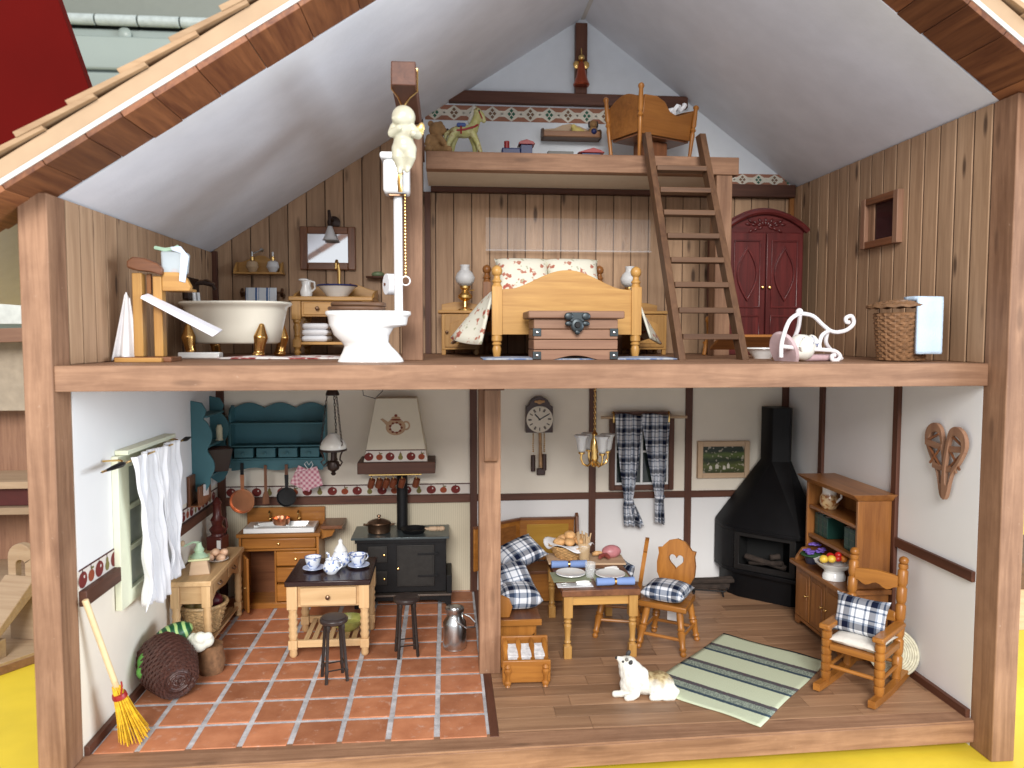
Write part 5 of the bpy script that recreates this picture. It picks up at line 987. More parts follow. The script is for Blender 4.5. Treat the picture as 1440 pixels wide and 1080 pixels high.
bp = bx(T, 'back_panel', HONEY('x'), -.2, 5.55, -.35, -.1, 3.41, 7.7, .05); bx(bp, 'inset_panel', AMB('x'), .55, 4.95, -.42, -.36, 3.8, 7.25, .05); bx(bp, 'top_rail', WALN('x'), -.2, 5.6, -.5, -.05, 7.71, 7.95, .04)
dp = M().at((-.25, -.3, 0), rz=.62).box(-6.0, 0, -.15, .1, 3.41, 7.7).o('back_panel', HONEY('x'), T, .05); M().at((-.25, -.3, 0), rz=.62).box(-6.0, 0, -.3, .15, 7.71, 7.95).o('top_rail', WALN('x'), dp, .04); M().at((-.25, -.3, 0), rz=.62).box(-5.6, -.6, -.2, -.16, 3.8, 7.25).o('inset_panel', OAK('x'), dp, .04)
M().prism([(-3.9, 0), (-.3, 0), (-.3, 8.2), (-.7, 8.5), (-1.1, 8.2), (-1.3, 7.0), (-2.2, 5.2), (-3.8, 4.6), (-3.9, 3.4)], 5.6, 5.9, 'yz').o('end_panel', WALN('z'), T, .06)
M().prism([(-3.6, 3.4), (-2.9, 3.4), (-2.8, 4.6), (-3.2, 5.2), (-3.7, 5.0)] if 0 else [(-4.0, 3.41), (-2.6, 3.41), (-2.35, 4.3), (-2.6, 5.0), (-3.2, 5.3), (-4.0, 5.3)], -16.6, -16.3).o('arm_end', HONEY('z'), T, .08)
cush('blue check cushion at the front of the bench seat', (-.75, 17.7, 3.45), .15, .05, .05, 3.9, 3.4, 2.1)
cush('blue check cushion in the middle of the bench cushions', (-1.2, 19.6, 4.6), .3, .75, -.15, 3.9, 3.6, 1.9)
cush('blue check cushion at the back, leaning over the others', (-.2, 22.2, 6.2), .5, .45, -.25, 4.6, 3.2, 1.7)
# magazine rack
T = thing('magazine_rack', 'small pine magazine rack with turned spindles on the floor by the post', 'magazine rack', (-.75, 9.6, .03), -.03)
fp_ = M().at((0, 0, 0), rx=.12).box(-1.85, 1.85, 0, .25, .3, 2.15).o('front_panel', HONEY('x'), T, .08)
for s_ in (-1, 1):
    M().at((s_*1.45, -.1, 0), rx=.12).turn((0, 0, 0), (0, 0, 1.9), [(0, .12), (.05, .22), (.12, .14), (.16, .28), (.24, .28), (.3, .16), (.5, .16), (.66, .28), (.76, .3), (.82, .16), (.9, .26), (1, .1)], 12).o('spindle_post', HONEY('z'), T, 0)
    M().tube([(s_*1.6, .2, .2), (s_*1.6, 2.4, .2)], .2, 8).o('runner', HONEY('y'), T, 0)
M().box(-1.85, 1.85, 2.2, 2.45, .5, 3.1).o('back_panel', HONEY('x'), T, .08)
for i in range(4): M().turn((-1.55+i*1.03, .3, 2.05), (-1.55+i*1.03, 2.25, 2.85), [(0, .18), (.3, .22), (.6, .26), (.9, .2), (1, .15)], 10).o('spindle', HONEY('y'), T, 0)
for i in range(3): o = M().box(-.35, .45, .5, 2.0, 0, .9).o('magazine', plain('magazine_paper', (.60, .58, .58), .7, var=.25, scale=300), None, .03); place(o, (-1.8+i*1.03, 9.65, 1.3), 0, .3); tag(o, ['folded paper at the post end of the magazine rack', 'folded paper in the middle of the magazine rack', 'folded paper at the table end of the magazine rack'][i], 'magazine', 'papers in the magazine rack')
# snowshoes
T = thing('snowshoes', 'pair of wooden snowshoes forming a heart on the white side wall', 'snowshoes', (29.72, 5.4, 15.1))
for s_ in (-1, 1):
    L = [(y, z) for y, z in ((.0, 0), (.45, .1), (.9, 1.7), (1.75, 2.9), (2.3, 4.0), (2.1, 4.9), (1.4, 5.35), (.7, 5.15), (.35, 4.4), (.1, 3.0), (-.1, 1.5))]
    def off(L, k): cx, cz = 1.0, 3.3; return [(cx+(a-cx)*k, cz+(b-cz)*k) for a, b in L]
    def sm(L):
        out = []
        n = len(L)
        for i in range(n):
            p0, p1, p2, p3 = (Vector((*L[(i+j) % n], 0)) for j in (-1, 0, 1, 2))
            for t in (0, .33, .66): out.append(tuple((.5*((2*p1)+(p2-p0)*t+(2*p0-5*p1+4*p2-p3)*t*t+(3*p1-p0-3*p2+p3)*t**3))[:2]))
        return out
    fl = lambda L: [(-s_*a*1.05, b) for a, b in L]
    SN = OAK('z') if s_ > 0 else WALN('z')
    fr_ = M().prism([fl(sm(L)), fl(off(sm(L), .68))], -.3 if s_ > 0 else -.14, .0 if s_ > 0 else .16, 'yz').o('frame', CHESTW('z'), T, .05)
    for a in ((.1, 1.9, 1.3, 2.0), (.3, 3.4, 2.2, 3.6)): M().prism(fl([(a[0], a[1]), (a[2], a[3]), (a[2], a[3]+.45), (a[0], a[1]+.45)]), -.2, -.05, 'yz').o('crossbar', CHESTW('y'), T, .03)
    for (p, q) in (((.4, 3.7), (1.6, 2.3)), ((1.9, 3.6), (.5, 2.3)), ((.7, 4.6), (1.9, 4.0))): M().tube([(-.12, -s_*p[0]*1.05, p[1]), (-.12, -s_*q[0]*1.05, q[1])], .1, 6).o('lacing', WALN('y'), T, 0)
# dog
FUR = NT('dog_fur'); sx = FUR.n('ShaderNodeSeparateXYZ'); FUR.l(FUR.coord((100, 100, 100)), sx.inputs[0]); nz = FUR.noise(FUR.coord(), 140, 3)
back = FUR.ramp(FUR.math('ADD', sx.outputs[2], FUR.math('MULTIPLY', nz, 1.4)), [(.0, (0, 0, 0)), (1, (1, 1, 1))]); 
bz = FUR.math('MULTIPLY', FUR.math('GREATER_THAN', sx.outputs[0], .25), FUR.ramp(FUR.math('MULTIPLY_ADD', nz, .35, FUR.math('MULTIPLY', sx.outputs[2], .35)), [(.48, (0, 0, 0)), (.68, (1, 1, 1))]))
c = FUR.mix(bz, (.78, .77, .70), FUR.ramp(FUR.noise(FUR.coord((1, 2, 1)), 200, 3), [(.4, (.22, .14, .06)), (.6, (.48, .38, .20))])); FUR.base(c)
FUR.bump(FUR.noise(FUR.coord((1, 1, .35)), 420, 4, .7), .9, .0014); FUR.set(.6, 0, .3)
T = thing('dog_figurine', 'long-haired white and tan dog figurine lying by the rug, head raised', 'dog', (7.9, 7.6, .03), -.12)
blob('body', [('e', (1.1, .1, .85), 1.15, .95, .88), ('e', (.1, .05, .9), 1.05, .9, .9), ('e', (-.7, 0, 1.15), 1.05, .95, 1.1), ('e', (-.95, -.1, 1.75), .95, .85, .9), ('e', (-1.2, -.1, 2.25), .75, .72, .7), ('e', (-1.4, -.1, 2.5), .55, .5, .45), ('e', (-.4, -.3, 1.5), .8, .7, .8),
      ('t', [(-1.45, -.1, 2.45), (-1.75, -.15, 2.68), (-1.95, -.18, 2.82)], [.42, .3, .17]), ('t', [(-1.0, -.45, .5), (-1.7, -.5, .25), (-2.2, -.5, .22)], [.35, .26, .25]), ('t', [(-.7, -.75, .4), (-1.0, -.95, .22), (-1.35, -1.05, .2)], [.35, .28, .25]),
      ('e', (1.3, -.6, .5), .7, .4, .5), ('t', [(1.0, -.9, .25), (.5, -1.0, .22)], [.3, .25]), ('t', [(1.9, .1, .6), (2.3, -.3, .35), (2.0, -.8, .22), (1.4, -1.0, .2)], [.4, .38, .3, .2]), ('e', (-.9, -.4, 1.2), .85, .65, 1.0), ('e', (-1.25, -.3, .9), .6, .6, .7), ('e', (.9, -.5, .7), .8, .6, .65), ('e', (1.6, 0, .8), .7, .75, .7)], FUR.mat, T, .06, 5)
EARD = plain('dog_black', (.03, .028, .028), .6)
for k, (a, b, c) in enumerate(((-1.1, -.62, 2.62), (-1.15, .3, 3.0))): M().ell((a, b, c), .17, .11, .28, 10, 7, Matrix.Rotation(.45, 3, 'Y')).o('ear', EARD, T, 0)
M().ell((-2.08, -.19, 2.86), .12, .12, .1).o('nose', EARD, T, 0); M().ell((-1.62, -.5, 2.7), .1, .08, .09).o('eye_patch', EARD, T, 0); M().ell((-1.35, -.5, 2.85), .14, .1, .16).o('brow', plain('dog_grey', (.18, .17, .15), .7), T, 0)

# ------------------------------------------------------------------ upper floor: bathroom
def sup(x0, x1, hw, z, n=32, e=2.6):
    c, a = (x0+x1)/2, (x1-x0)/2; out = []
    for j in range(n):
        t = 2*PI*j/n; ct, st = math.cos(t), math.sin(t); out.append((c+a*math.copysign(abs(ct)**(2/e), ct), hw*math.copysign(abs(st)**(2/e), st), z))
    return out
T = thing('towel_stand', 'pine towel stand with brown top by the bathroom side wall', 'towel stand', (-27.5, 8, U))
bx(T, 'base', WALN('x'), -1.9, 1.9, -1.0, 1.2, 0, .35, .06); bx(T, 'foot', PINE('x'), -1.7, 1.4, -1.4, -.9, 0, .3, .05)
bx(T, 'post', PINE('z'), -.75, -.1, -.5, .3, .36, 6.1, .06); bx(T, 'post', PINE('z'), .55, 1.15, -.3, .5, .36, 5.9, .06)
M().prism([(-1.0, 6.45), (-1.0, 6.9), (-.6, 7.2), (.2, 7.1), (1.0, 6.75), (1.35, 6.4), (1.3, 5.95), (.4, 6.2), (-.6, 6.3)], -.7, .7).o('top_rail', WALN('x'), T, .1)
M().prism([(1.16, 4.9), (3.0, 4.9), (3.1, 5.2), (2.8, 5.8), (2.3, 6.2), (1.16, 6.2)], -.3, .2).o('arm', PINE('x'), T, .06); bx(T, 'peg', OAK('z'), .0, .3, .1, .4, 4.7, 6.1)
bx(T, 'shelf', PINE('x'), 1.16, 2.9, .2, 1.6, 4.9, 5.1)
m = M(); m.grid(lambda u, v: (-1.2-.25*v+(u-.5)*(.3+1.5*v), -.2+.3*math.sin(9*u)*(.2+v), 4.6-4.5*v+.2*math.sin(5*u)), 20, 20); o = m.o('hanging_towel', CLOTHW, None, 0, 180, solid=.1); place(o, (-27.5, 8, U)); tag(o, 'white towel hanging from the wall side of the towel stand', 'towel')
o = M().hexa([(-.2, -.6, 0), (4.5, -.6, -2.6), (4.5, .6, -2.4), (-.2, .6, .2)], [(-.1, -.55, .22), (4.9, -.55, -2.3), (4.9, .6, -2.1), (-.1, .6, .42)]).o('slanted_board', plain('white_board', (.78, .78, .84), .6, var=.02), None, .05); place(o, (-27.2, 7.2, 29.4)); tag(o, 'white padded strip slanting down from the towel stand', 'towel strip')
T = thing('toiletry_bag', 'clear bag with blue label and green tie on the towel stand', 'bag', (-25.5, 8.2, 30.05)); M().prism([(-.85, 1.1), (.7, 1.1), (.85, 2.6), (-.9, 2.7)], -.5, .5).o('bag', glass('bag_clear', (.70, .80, .85), .1, .55), T, .15)
M().prism([(.35, .6), (.75, .5), (1.05, 2.3), (.5, 3.0), (-.2, 2.95), (-.1, 2.7), (.5, 2.5)], -.58, -.5).o('label_band', plain('label_pale', (.62, .72, .85), .5), T, .04); M().tube([(-1.3, -.3, 2.9), (-.6, -.4, 2.75), (0, -.3, 2.85), (.3, -.3, 3.0)], .14, 6).o('tie', plain('tie_green', (.42, .62, .45), .6), T, 0); M().ell((.0, -.3, 1.2), .3, .2, .3).o('soap', plain('soap_rust', (.42, .13, .06), .5), T, 0)
# bath
T = thing('bathtub', 'cream claw-foot bathtub with gold feet in the corner', 'bathtub', (-24.35, 19.6, U), -.22)
m = M(); R_ = [sup(-3.5, 3.2, 2.0, 1.15, e=2.8), sup(-3.75, 3.45, 2.25, 1.3), sup(-4.05, 3.75, 2.5, 2.6), sup(-4.35, 4.05, 2.7, 3.9), sup(-4.5, 4.15, 2.8, 4.25), sup(-4.75, 4.4, 3.05, 4.35), sup(-4.85, 4.5, 3.15, 4.5), sup(-4.75, 4.4, 3.05, 4.65), sup(-4.45, 4.1, 2.75, 4.62), sup(-4.2, 3.8, 2.5, 4.0), sup(-3.6, 3.1, 2.0, 1.6)]
m.rings(R_).o('tub', CREAMC, T, 0, 60)
for (x0, y0) in ((-3.1, -1.7), (2.75, -1.7), (2.75, 1.7), (-3.1, 1.7)): blob('claw_foot', [('t', [(x0*1.1, y0*1.15, 2.6), (x0*1.08, y0*1.2, 1.7), (x0*1.04, y0*1.22, .9), (x0, y0*1.16, .3)], [.25, .6, .42, .42]), ('e', (x0, y0*1.2, .28), .52, .58, .28)], GOLD, T, .07, 3)
T = thing('bath_tap', 'dark wall-mounted bath tap with white levers on the plank wall', 'tap', (-29.9, 24.5, 30.6)); bx(T, 'plate', IRONB, 0, .5, -1.6, 1.4, -.5, 1.5, .1)
for yy in (-.6, .5): M().cyl((.6, yy, .2), (.75, yy-.1, -1.6), .18, n=10).o('lever', CERAM, T, 0)
M().tube([(.4, .3, 1.0), (1.1, .6, 1.1), (1.9, .6, .9), (2.1, .6, .5)], .18, 8).o('spout', IRONB, T, 0); M().tube([(.4, 1.1, 1.2), (1.2, 1.2, 1.4), (1.9, 1.2, 1.0)], .14, 8).o('spout', BRONZE, T, 0)
T = thing('wall_shelf', 'small pine wall shelf above the bath', 'shelf', (-25.25, 31.4, 33.0)); bx(T, 'board', PINE('x'), -2.4, 2.35, -.7, .8, 0, .2); M().prism([(-2.3, .2), (2.25, .2), (2.2, 1.1), (1.4, 1.3), (.4, 1.9), (-.2, 1.95), (-1.0, 1.6), (-1.8, 1.3), (-2.3, 1.2)], .55, .75).o('back', PINE('x'), T, .04)
for s_ in (-2.3, 2.15): M().prism([(-.65, .2), (.54, .2), (.54, 1.3), (.1, 1.1), (-.5, .5)], s_-.1, s_+.1, 'yz').o('end', PINE('z'), T, .03)
def perfume(x, lb, tall):
    t = thing('perfume_bottle', lb, 'perfume bottle', (x, 31.2, 33.22)); M().lathe([(0, 0), (.35, 0), (.62, .5), (.5, 1.0), (.2, 1.15), (0, 1.15)], n=18).o('bottle', glass('amber_bottle', (.62, .45, .28), .08, .6) if tall else FROST, t, 0); M().lathe([(.22, 1.15), (.2, 1.5), (0, 1.6)], n=12).o('cap', BRASS, t, 0)
    M().cyl((0, 0, 1.5), (.0, 0, 2.0), .1, n=8).o('stopper', STEEL, t, 0)
    if tall: M().turn((0, 0, 1.75), (1.1, 0, 2.25), [(0, .08), (.7, .08), (.75, .2), (.9, .22), (1, .1)], 8).o('atomiser', STEEL, t, 0)
perfume(-25.9, 'amber perfume bottle with atomiser on the bath shelf', 1); perfume(-23.9, 'round frosted perfume bottle on the bath shelf', 0)
T = thing('towel_rail', 'bronze towel rail on the wall behind the bath', 'towel rail', (-25.1, 31.2, 31.2)); M().cyl((-1.9, 0, 0), (2.0, 0, 0), .12, n=8).o('rail', BRONZE, T, 0)
for s_ in (-1.9, 2.0): M().tube([(s_, 1.0, -.2), (s_, .2, -.3), (s_, 0, 0), (s_, .3, .35)], .16, 8).o('bracket', BRONZE, T, 0)
STR = NT('blue_stripe'); sx = STR.n('ShaderNodeSeparateXYZ'); STR.l(STR.coord((100, 100, 100)), sx.inputs[0]); STR.base(STR.ramp(STR.math('FRACT', STR.math('DIVIDE', sx.outputs[0], 1.05)), [(0, (.74, .80, .86)), (.55, (.05, .13, .34)), (.72, (.74, .80, .86)), (.85, (.2, .35, .55)), (.9, (.74, .80, .86))], 'CONSTANT')); STR.set(.9)
o = M().grid(lambda u, v: (-1.4+3.0*u, -.2-.12*math.sin(PI*v)-.03*math.sin(8*u), .35-1.9*v), 16, 8).o('striped_towel', STR.mat, None, 0, 180, solid=.12); place(o, (-25.1, 31.1, 31.3)); tag(o, 'blue and white striped towel on the rail behind the bath', 'towel')
# mirror and lamp
T = thing('mirror', 'rectangular mirror in a brown frame above the washstand', 'mirror', (-18.6, 32.0, 33.55))
for b_ in ((-2.75, -2.0), (2.0, 2.75)): bx(T, 'frame_stile', WALN('z'), b_[0], b_[1], -.35, .25, 0, 4.3, .08)
for b_ in ((0, .72), (3.58, 4.3)): bx(T, 'frame_rail', WALN('x'), -1.99, 1.99, -.33, .25, *b_, .08)
MR = NT('mirror_glass'); MR.base((.82, .84, .86)); MR.set(.04, 1); bx(T, 'glass', MR.mat, -2.0, 2.0, -.12, -.08, .72, 3.58, 0)
T = thing('wall_lamp', 'dark wall lamp with small glass shade above the mirror', 'lamp', (-18.0, 31.6, 38.3)); M().at((0, .6, 0), rx=PI/2).lathe([(0, 0), (.65, 0), (.65, .2), (.3, .4), (0, .4)], n=18).o('wall_plate', IRONB, T, 0); M().tube([(0, .5, 0), (-.3, -.2, .5), (-.35, -.4, 1.0), (-.3, -.5, .4), (-.25, -.55, -.3)], .16, 8).o('arm', IRONB, T, 0)
M().lathe([(.2, -.5), (.3, -.8), (.5, -1.4), (.75, -1.9)], c=(-.25, -.55, 0), n=18, caps=False).o('shade', FROST, T, 0, solid=.04)
# washstand
T = thing('washstand', 'pine washstand with one drawer and lower shelf', 'washstand', (-17.3, 28.0, U))
bx(T, 'top', PINE('x'), -3.9, 3.75, -3.2, 3.5, 5.05, 5.45, .08)
for sx_ in (-1, 1):
    for sy_ in (-1, 1):
        m = M(); x0, y0 = sx_*3.2-.05, sy_*2.6; m.box(x0-.42, x0+.42, y0-.42, y0+.42, 3.3, 5.04); m.box(x0-.38, x0+.38, y0-.38, y0+.38, .75, 1.5); m.turn((x0, y0, 0), (x0, y0, .76), [(0, .2), (.4, .33), (.7, .22), (1, .36)]); m.turn((x0, y0, 1.49), (x0, y0, 3.31), [(0, .36), (.1, .22), (.2, .3), (.3, .24), (.6, .36), (.8, .26), (.88, .38), (1, .36)], 14).o('leg', PINE('z'), T, .04)
bx(T, 'apron', PINE('x'), -2.8, 2.7, -2.85, -2.6, 3.6, 5.04); bx(T, 'apron', PINE('y'), -3.4, -3.2, -2.1, 2.1, 3.6, 5.04); d_ = bx(T, 'drawer', PINE('x'), -2.6, 2.4, -2.98, -2.86, 3.75, 4.9, .06); knob(d_, -1.3, -2.98, 4.35, .2, BRONZE); knob(d_, 1.3, -2.98, 4.35, .2, BRONZE)
bx(T, 'shelf', PINE('x'), -3.3, 3.2, -2.7, 2.7, 1.0, 1.25); M().prism([(-3.7, 5.46), (3.6, 5.46), (3.6, 6.3), (2.6, 6.6), (1.6, 7.0), (-1.6, 7.0), (-2.6, 6.6), (-3.7, 6.3)], 3.1, 3.4).o('splashback', PINE('x'), T, .05)
for s_ in (-3.75, 3.6): M().prism([(-1.5, 5.46), (3.09, 5.46), (3.09, 6.4), (1.5, 6.2), (-.8, 5.8)], s_-.1, s_+.12, 'yz').o('gallery', PINE('y'), T, .04)
for i in range(3): o = M().box(-1.25, 1.15, -1.8, 1.6, 0, .56).o('folded_towel', CLOTHW, None, .26); place(o, (-18.95, 27.2, U+1.27+.58*i), .02*i); tag(o, ['bottom white towel of the stack under the washstand', 'middle white towel of the stack under the washstand', 'top white towel of the stack under the washstand'][i], 'towel', 'folded white towels')
T = thing('wash_bowl', 'white washbowl with blue rim on the washstand', 'bowl', (-17.1, 27.3, U+5.5)); M().lathe([(0, 0), (.9, 0), (1.0, .1), (1.5, .7), (1.9, 1.05), (1.82, 1.08), (1.4, .75), (0, .15)], n=30).o('bowl', CERAM, T, 0); M().tube([(1.85*math.cos(a), 1.85*math.sin(a), 1.08) for a in [2*PI*j/36 for j in range(36)]], .09, 6, closed=True).o('rim', BLUEK, T, 0)
T = thing('basin_tap', 'gold swan-neck tap behind the blue-rimmed washbowl', 'tap', (-17.2, 29.4, U+5.5)); M().tube([(0, 0, 0), (0, 0, 2.6), (-.1, 0, 3.3), (-.15, -.4, 3.6), (-.15, -.8, 3.3), (-.15, -.9, 2.8)], .16, 8).o('spout', BRASS, T, 0); bx(T, 'bar', BRASS, -1.2, 1.2, -.2, .2, .9, 1.15, .08)
for s_ in (-1, 1): M().lathe([(.1, .9), (.3, 1.1), (.3, 1.3), (.1, 1.45)], c=(s_*1.1, 0, 0), n=12).o('handle', BRASS, T, 0)
T = thing('water_jug', 'small white jug at the bath end of the washstand', 'jug', (-20.0, 27.4, U+5.5)); M().lathe([(0, 0), (.5, 0), (.6, .5), (.4, 1.1), (.5, 1.6), (.42, 1.6), (0, 1.2)], n=18).o('body', CERAM, T, 0); M().tube([(.35, -.2, 1.5), (.8, -.3, 1.4), (.85, -.3, .8), (.5, -.2, .5)], .1, 6).o('handle', CERAM, T, 0); M().ell((-.2, -.3, 1.6), .5, .35, .15).o('spout', CERAM, T, 0)
T = thing('soap_shelf', 'little dark wall shelf holding green soap beside the washstand', 'shelf', (-13.6, 31.5, 32.6)); M().lathe([(0, 0), (1.2, .15), (1.25, .3), (0, .3)], n=20, sy=.6).o('dish', DARKW('x'), T, 0); M().ell((0, -.1, .5), .65, .4, .3).o('soap', plain('soap_green', (.15, .2, .1), .4), T, 0)
# toilet with high cistern
T = thing('toilet', 'white toilet with wooden seat and high cistern on a pipe', 'toilet', (-12.0, 6.2, U), 0)
m = M(); m.rings([sup(-2.25, 2.3, 1.15, 0), sup(-2.15, 2.2, 1.1, .25), sup(-1.9, 1.85, 1.05, .7), sup(-1.75, 1.45, 1.05, 1.1), sup(-1.95, 1.25, 1.2, 1.4), sup(-2.45, 1.3, 1.45, 1.85), sup(-2.65, 1.6, 1.55, 2.35), sup(-2.78, 2.5, 1.6, 2.55), sup(-2.85, 2.6, 1.65, 3.1), sup(-3.0, 2.8, 1.75, 3.25), sup(-3.0, 2.8, 1.75, 3.5)]).o('bowl', CERAM, T, .06, 50)
m = M(); m.rings([sup(-2.75, 1.0, 1.6, 3.52), sup(-2.85, 1.05, 1.65, 3.65), sup(-2.8, 1.05, 1.6, 3.8)]).o('seat', LADDW('x'), T, .06, 50); m = M(); m.rings([sup(-2.6, 1.1, 1.5, 3.82), sup(-2.65, 1.1, 1.55, 4.0), sup(-2.55, 1.1, 1.45, 4.1)]).o('lid', LADDW('x'), T, .06, 50)
M().cyl((1.9, .9, 3.4), (1.9, .9, 11.7), .3, n=16).o('pipe', PLASTW, T, .03)
bx(T, 'cistern', CERAM, .95, 2.75, .0, 1.9, 11.6, 13.9, .25); bx(T, 'cistern_lid', CERAM, .75, 2.95, -.15, 2.0, 13.9, 14.35, .15); bx(T, 'cistern_foot', BRONZE, 1.3, 2.5, .3, 1.6, 11.4, 11.6, .05); M().tube([(2.2, -.1, 12.9), (2.15, -.5, 13.0), (2.1, -.55, 12.2), (2.15, -.3, 11.6)], .16, 8).o('lever', GOLD, T, 0)
m = M(); [m.ell((2.45, -.05, 11.4-.22*j), .06, .06, .1, 6, 4) for j in range(26)]; m.o('chain', BRASS, T, 0); M().tube([(2.45+.3*math.cos(a), -.05, 5.6+.3*math.sin(a)) for a in [2*PI*j/16 for j in range(16)]], .05, 5, closed=True).o('pull_ring', PLASTW, T, 0)
T = thing('toilet_roll', 'white toilet roll on the post beside the cistern pipe', 'toilet roll', (-10.75, 8.6, 30.6)); M().at(rz=.4).turn((-.35, 0, 0), (.5, 0, 0), [(0, .22), (.0, .75), (1, .75), (1, .22)], 22).o('roll', CLOTHW, T, 0); M().cyl((-.5, 0, 0), (1.0, .2, 0), .1, n=8).o('holder', DARKW('x'), T, 0)
FLO = NT('floral_mat'); FLO.base(FLO.ramp(FLO.noise(FLO.coord(), 110, 2), [(.48, (.68, .66, .64)), (.56, (.35, .10, .09)), (.66, (.20, .03, .03))])); FLO.set(.95)
o = M().grid(lambda u, v: (-5+10*u, -2.2+4.4*v, .08+.12*math.sin(7*u)*math.sin(4*v)), 24, 10).o('bath_mat', FLO.mat, None, 0, 180, solid=.12); place(o, (-19.2, 15.0, U)); tag(o, 'red flowered bath mat in front of the bath', 'bath mat')
o = bx(None, 'bath_step', CERAM, -1.6, 1.6, -.6, .6, 0, .5, .1); place(o, (-26.4, 16.0, U)); tag(o, 'low white block under the front bath foot', 'block')
# cherub on a gold cord
T = thing('cherub_ornament', 'ivory cherub ornament hanging on a gold cord from the beam', 'ornament', (-9.35, 1.0, 36.8)); IV = plain('ivory', (.50, .475, .36), .35, var=.05, scale=150)
blob('figure', [('e', (0, 0, 3.5), .74, .7, .72), ('e', (-.2, -.25, 3.3), .52, .48, .42), ('e', (-.62, -.5, 3.3), .1), ('e', (-.05, 0, 2.55), .7, .52, .65), ('e', (0, 0, 1.9), .66, .55, .55), ('e', (.05, -.1, 1.6), .62, .5, .42),
     ('t', [(.5, 0, 2.85), (.9, -.2, 2.35), (.6, -.6, 2.4)], [.3, .27, .22]), ('t', [(-.55, -.05, 2.85), (-.75, -.35, 2.4), (-.25, -.65, 2.7)], [.3, .25, .2]), ('t', [(-.3, 0, 1.6), (-.35, -.2, 1.0), (-.2, 0, .5), (-.25, -.15, .15)], [.45, .38, .28, .17]), ('t', [(.35, 0, 1.6), (.4, -.25, 1.0), (.25, -.05, .55), (.2, -.2, .25)], [.45, .36, .26, .16])], IV, T, .06, 4)
blob('wing', [('e', (.85, .1, 2.75), .32, .15, .3), ('e', (1.1, .1, 2.95), .22, .12, .32), ('e', (.75, .1, 2.45), .25, .14, .22), ('e', (1.05, .1, 2.6), .2, .12, .18)], plain('ivory_gold', (.62, .42, .16), .3, .5), T, .06, 2)
M().tube([(-.05, 0, 4.1), (-.35, .3, 4.8), (-.8, 1.4, 5.6), (-.8, 1.5, 6.95), (0, 1.5, 7.05), (.82, 1.5, 6.95), (.8, 1.4, 5.5), (.35, .3, 4.75), (-.02, 0, 4.1)], .06, 6).o('cord', BRASS, T, 0)

# ------------------------------------------------------------------ bedroom
T = thing('double_bed', 'honey pine double bed with arched footboard and turned posts', 'bed', (3.1, 15.2, U))
foot = [(-5.5, 1.95), (5.5, 1.95), (5.5, 5.6), (4.7, 5.65)]+[(4.7-9.4*i/24, 5.65+1.55*(.5-.5*math.cos(2*PI*i/24))**.8) for i in range(1, 24)]+[(-4.7, 5.65), (-5.5, 5.6)]
M().prism(foot, -.2, .2).o('footboard', PINE('x'), T, .06)
BP = [(0, .5), (.04, .7), (.08, .5), (.14, .8), (.2, .6), (.24, .95)]
for (x0, y0, zt) in ((-5.75, 0, 7.55), (5.75, 0, 7.55), (-5.75, 15.2, 9.0), (5.75, 15.2, 9.0)):
    m = M(); m.turn((x0, y0, 0), (x0, y0, 1.9), [(0, .2), (.1, .3), (.4, .38), (.55, .28), (.6, .42), (.7, .3), (.75, .44), (1, .42)], 14); m.box(x0-.42, x0+.42, y0-.42, y0+.42, 1.88, zt-1.7); m.turn((x0, y0, zt-1.72), (x0, y0, zt), [(0, .42), (.15, .3), (.25, .42), (.35, .28), (.5, .24), (.58, .4), (.75, .46), (.9, .36), (1, .1)], 14).o('post', PINE('z') if y0 < 5 else OAK('z'), T, .04)
M().prism([(-5.5, 2), (5.5, 2), (5.5, 6.6), (0, 8.2), (-5.5, 6.6)], 15.0, 15.4).o('headboard', PINE('x'), T, .06)
for s_ in (-1, 1): bx(T, 'side_rail', PINE('y'), s_*5.75-.2, s_*5.75+.2, .45, 14.8, 2.2, 3.2)
bx(T, 'mattress', CLOTHW, -5.4, 5.4, .3, 14.9, 2.3, 4.0, .4)
FL = NT('rose_fabric'); nz = FL.noise(FL.coord(), 105, 2, .6); c = FL.ramp(nz, [(.565, (.76, .75, .64)), (.60, (.50, .22, .15)), (.70, (.38, .08, .06))]); c = FL.mix(FL.ramp(FL.noise(FL.coord(loc=(.3, .2, .1)), 130, 2), [(.63, (0, 0, 0)), (.67, (1, 1, 1))]), c, (.45, .46, .32)); FL.base(c); FL.set(.95)
def quilt(u, v):
    x_ = (2*u-1); s_ = abs(x_); top = min(1, s_/.62); out = max(0, (s_-.62)/.38); sg = 1 if x_ > 0 else -1; e_ = min(1, v/.3); e_ = .25+.75*e_*e_*(3-2*e_)
    return (sg*(5.95*top+out*e_*(3.6+.7*math.sin(2.2+3*v))+.35*math.sin(13*v+u)*out), .9+13.0*v, 5.5-4.1*out**1.1+.18*math.sin(9*v)*(1-out)+.3*out*math.sin(11*v+2*sg))
o = M().grid(quilt, 40, 26).o('quilt', FL.mat, None, 0, 180, solid=.18); place(o, (3.1, 15.2, U)); tag(o, 'cream rose-patterned quilt spread over the bed', 'quilt')
for i, xx in enumerate((-2.7, 2.6)): c_ = cushion('pillow', 5.4, 4.4, 2.2, FL.mat); place(c_, (3.1+xx*.92, 27.6, U+6.9), .04, 1.0); tag(c_, ['rose-patterned pillow at the oil lamp end of the headboard', 'rose-patterned pillow at the ladder end of the headboard'][i], 'pillow', 'rose-patterned pillows')
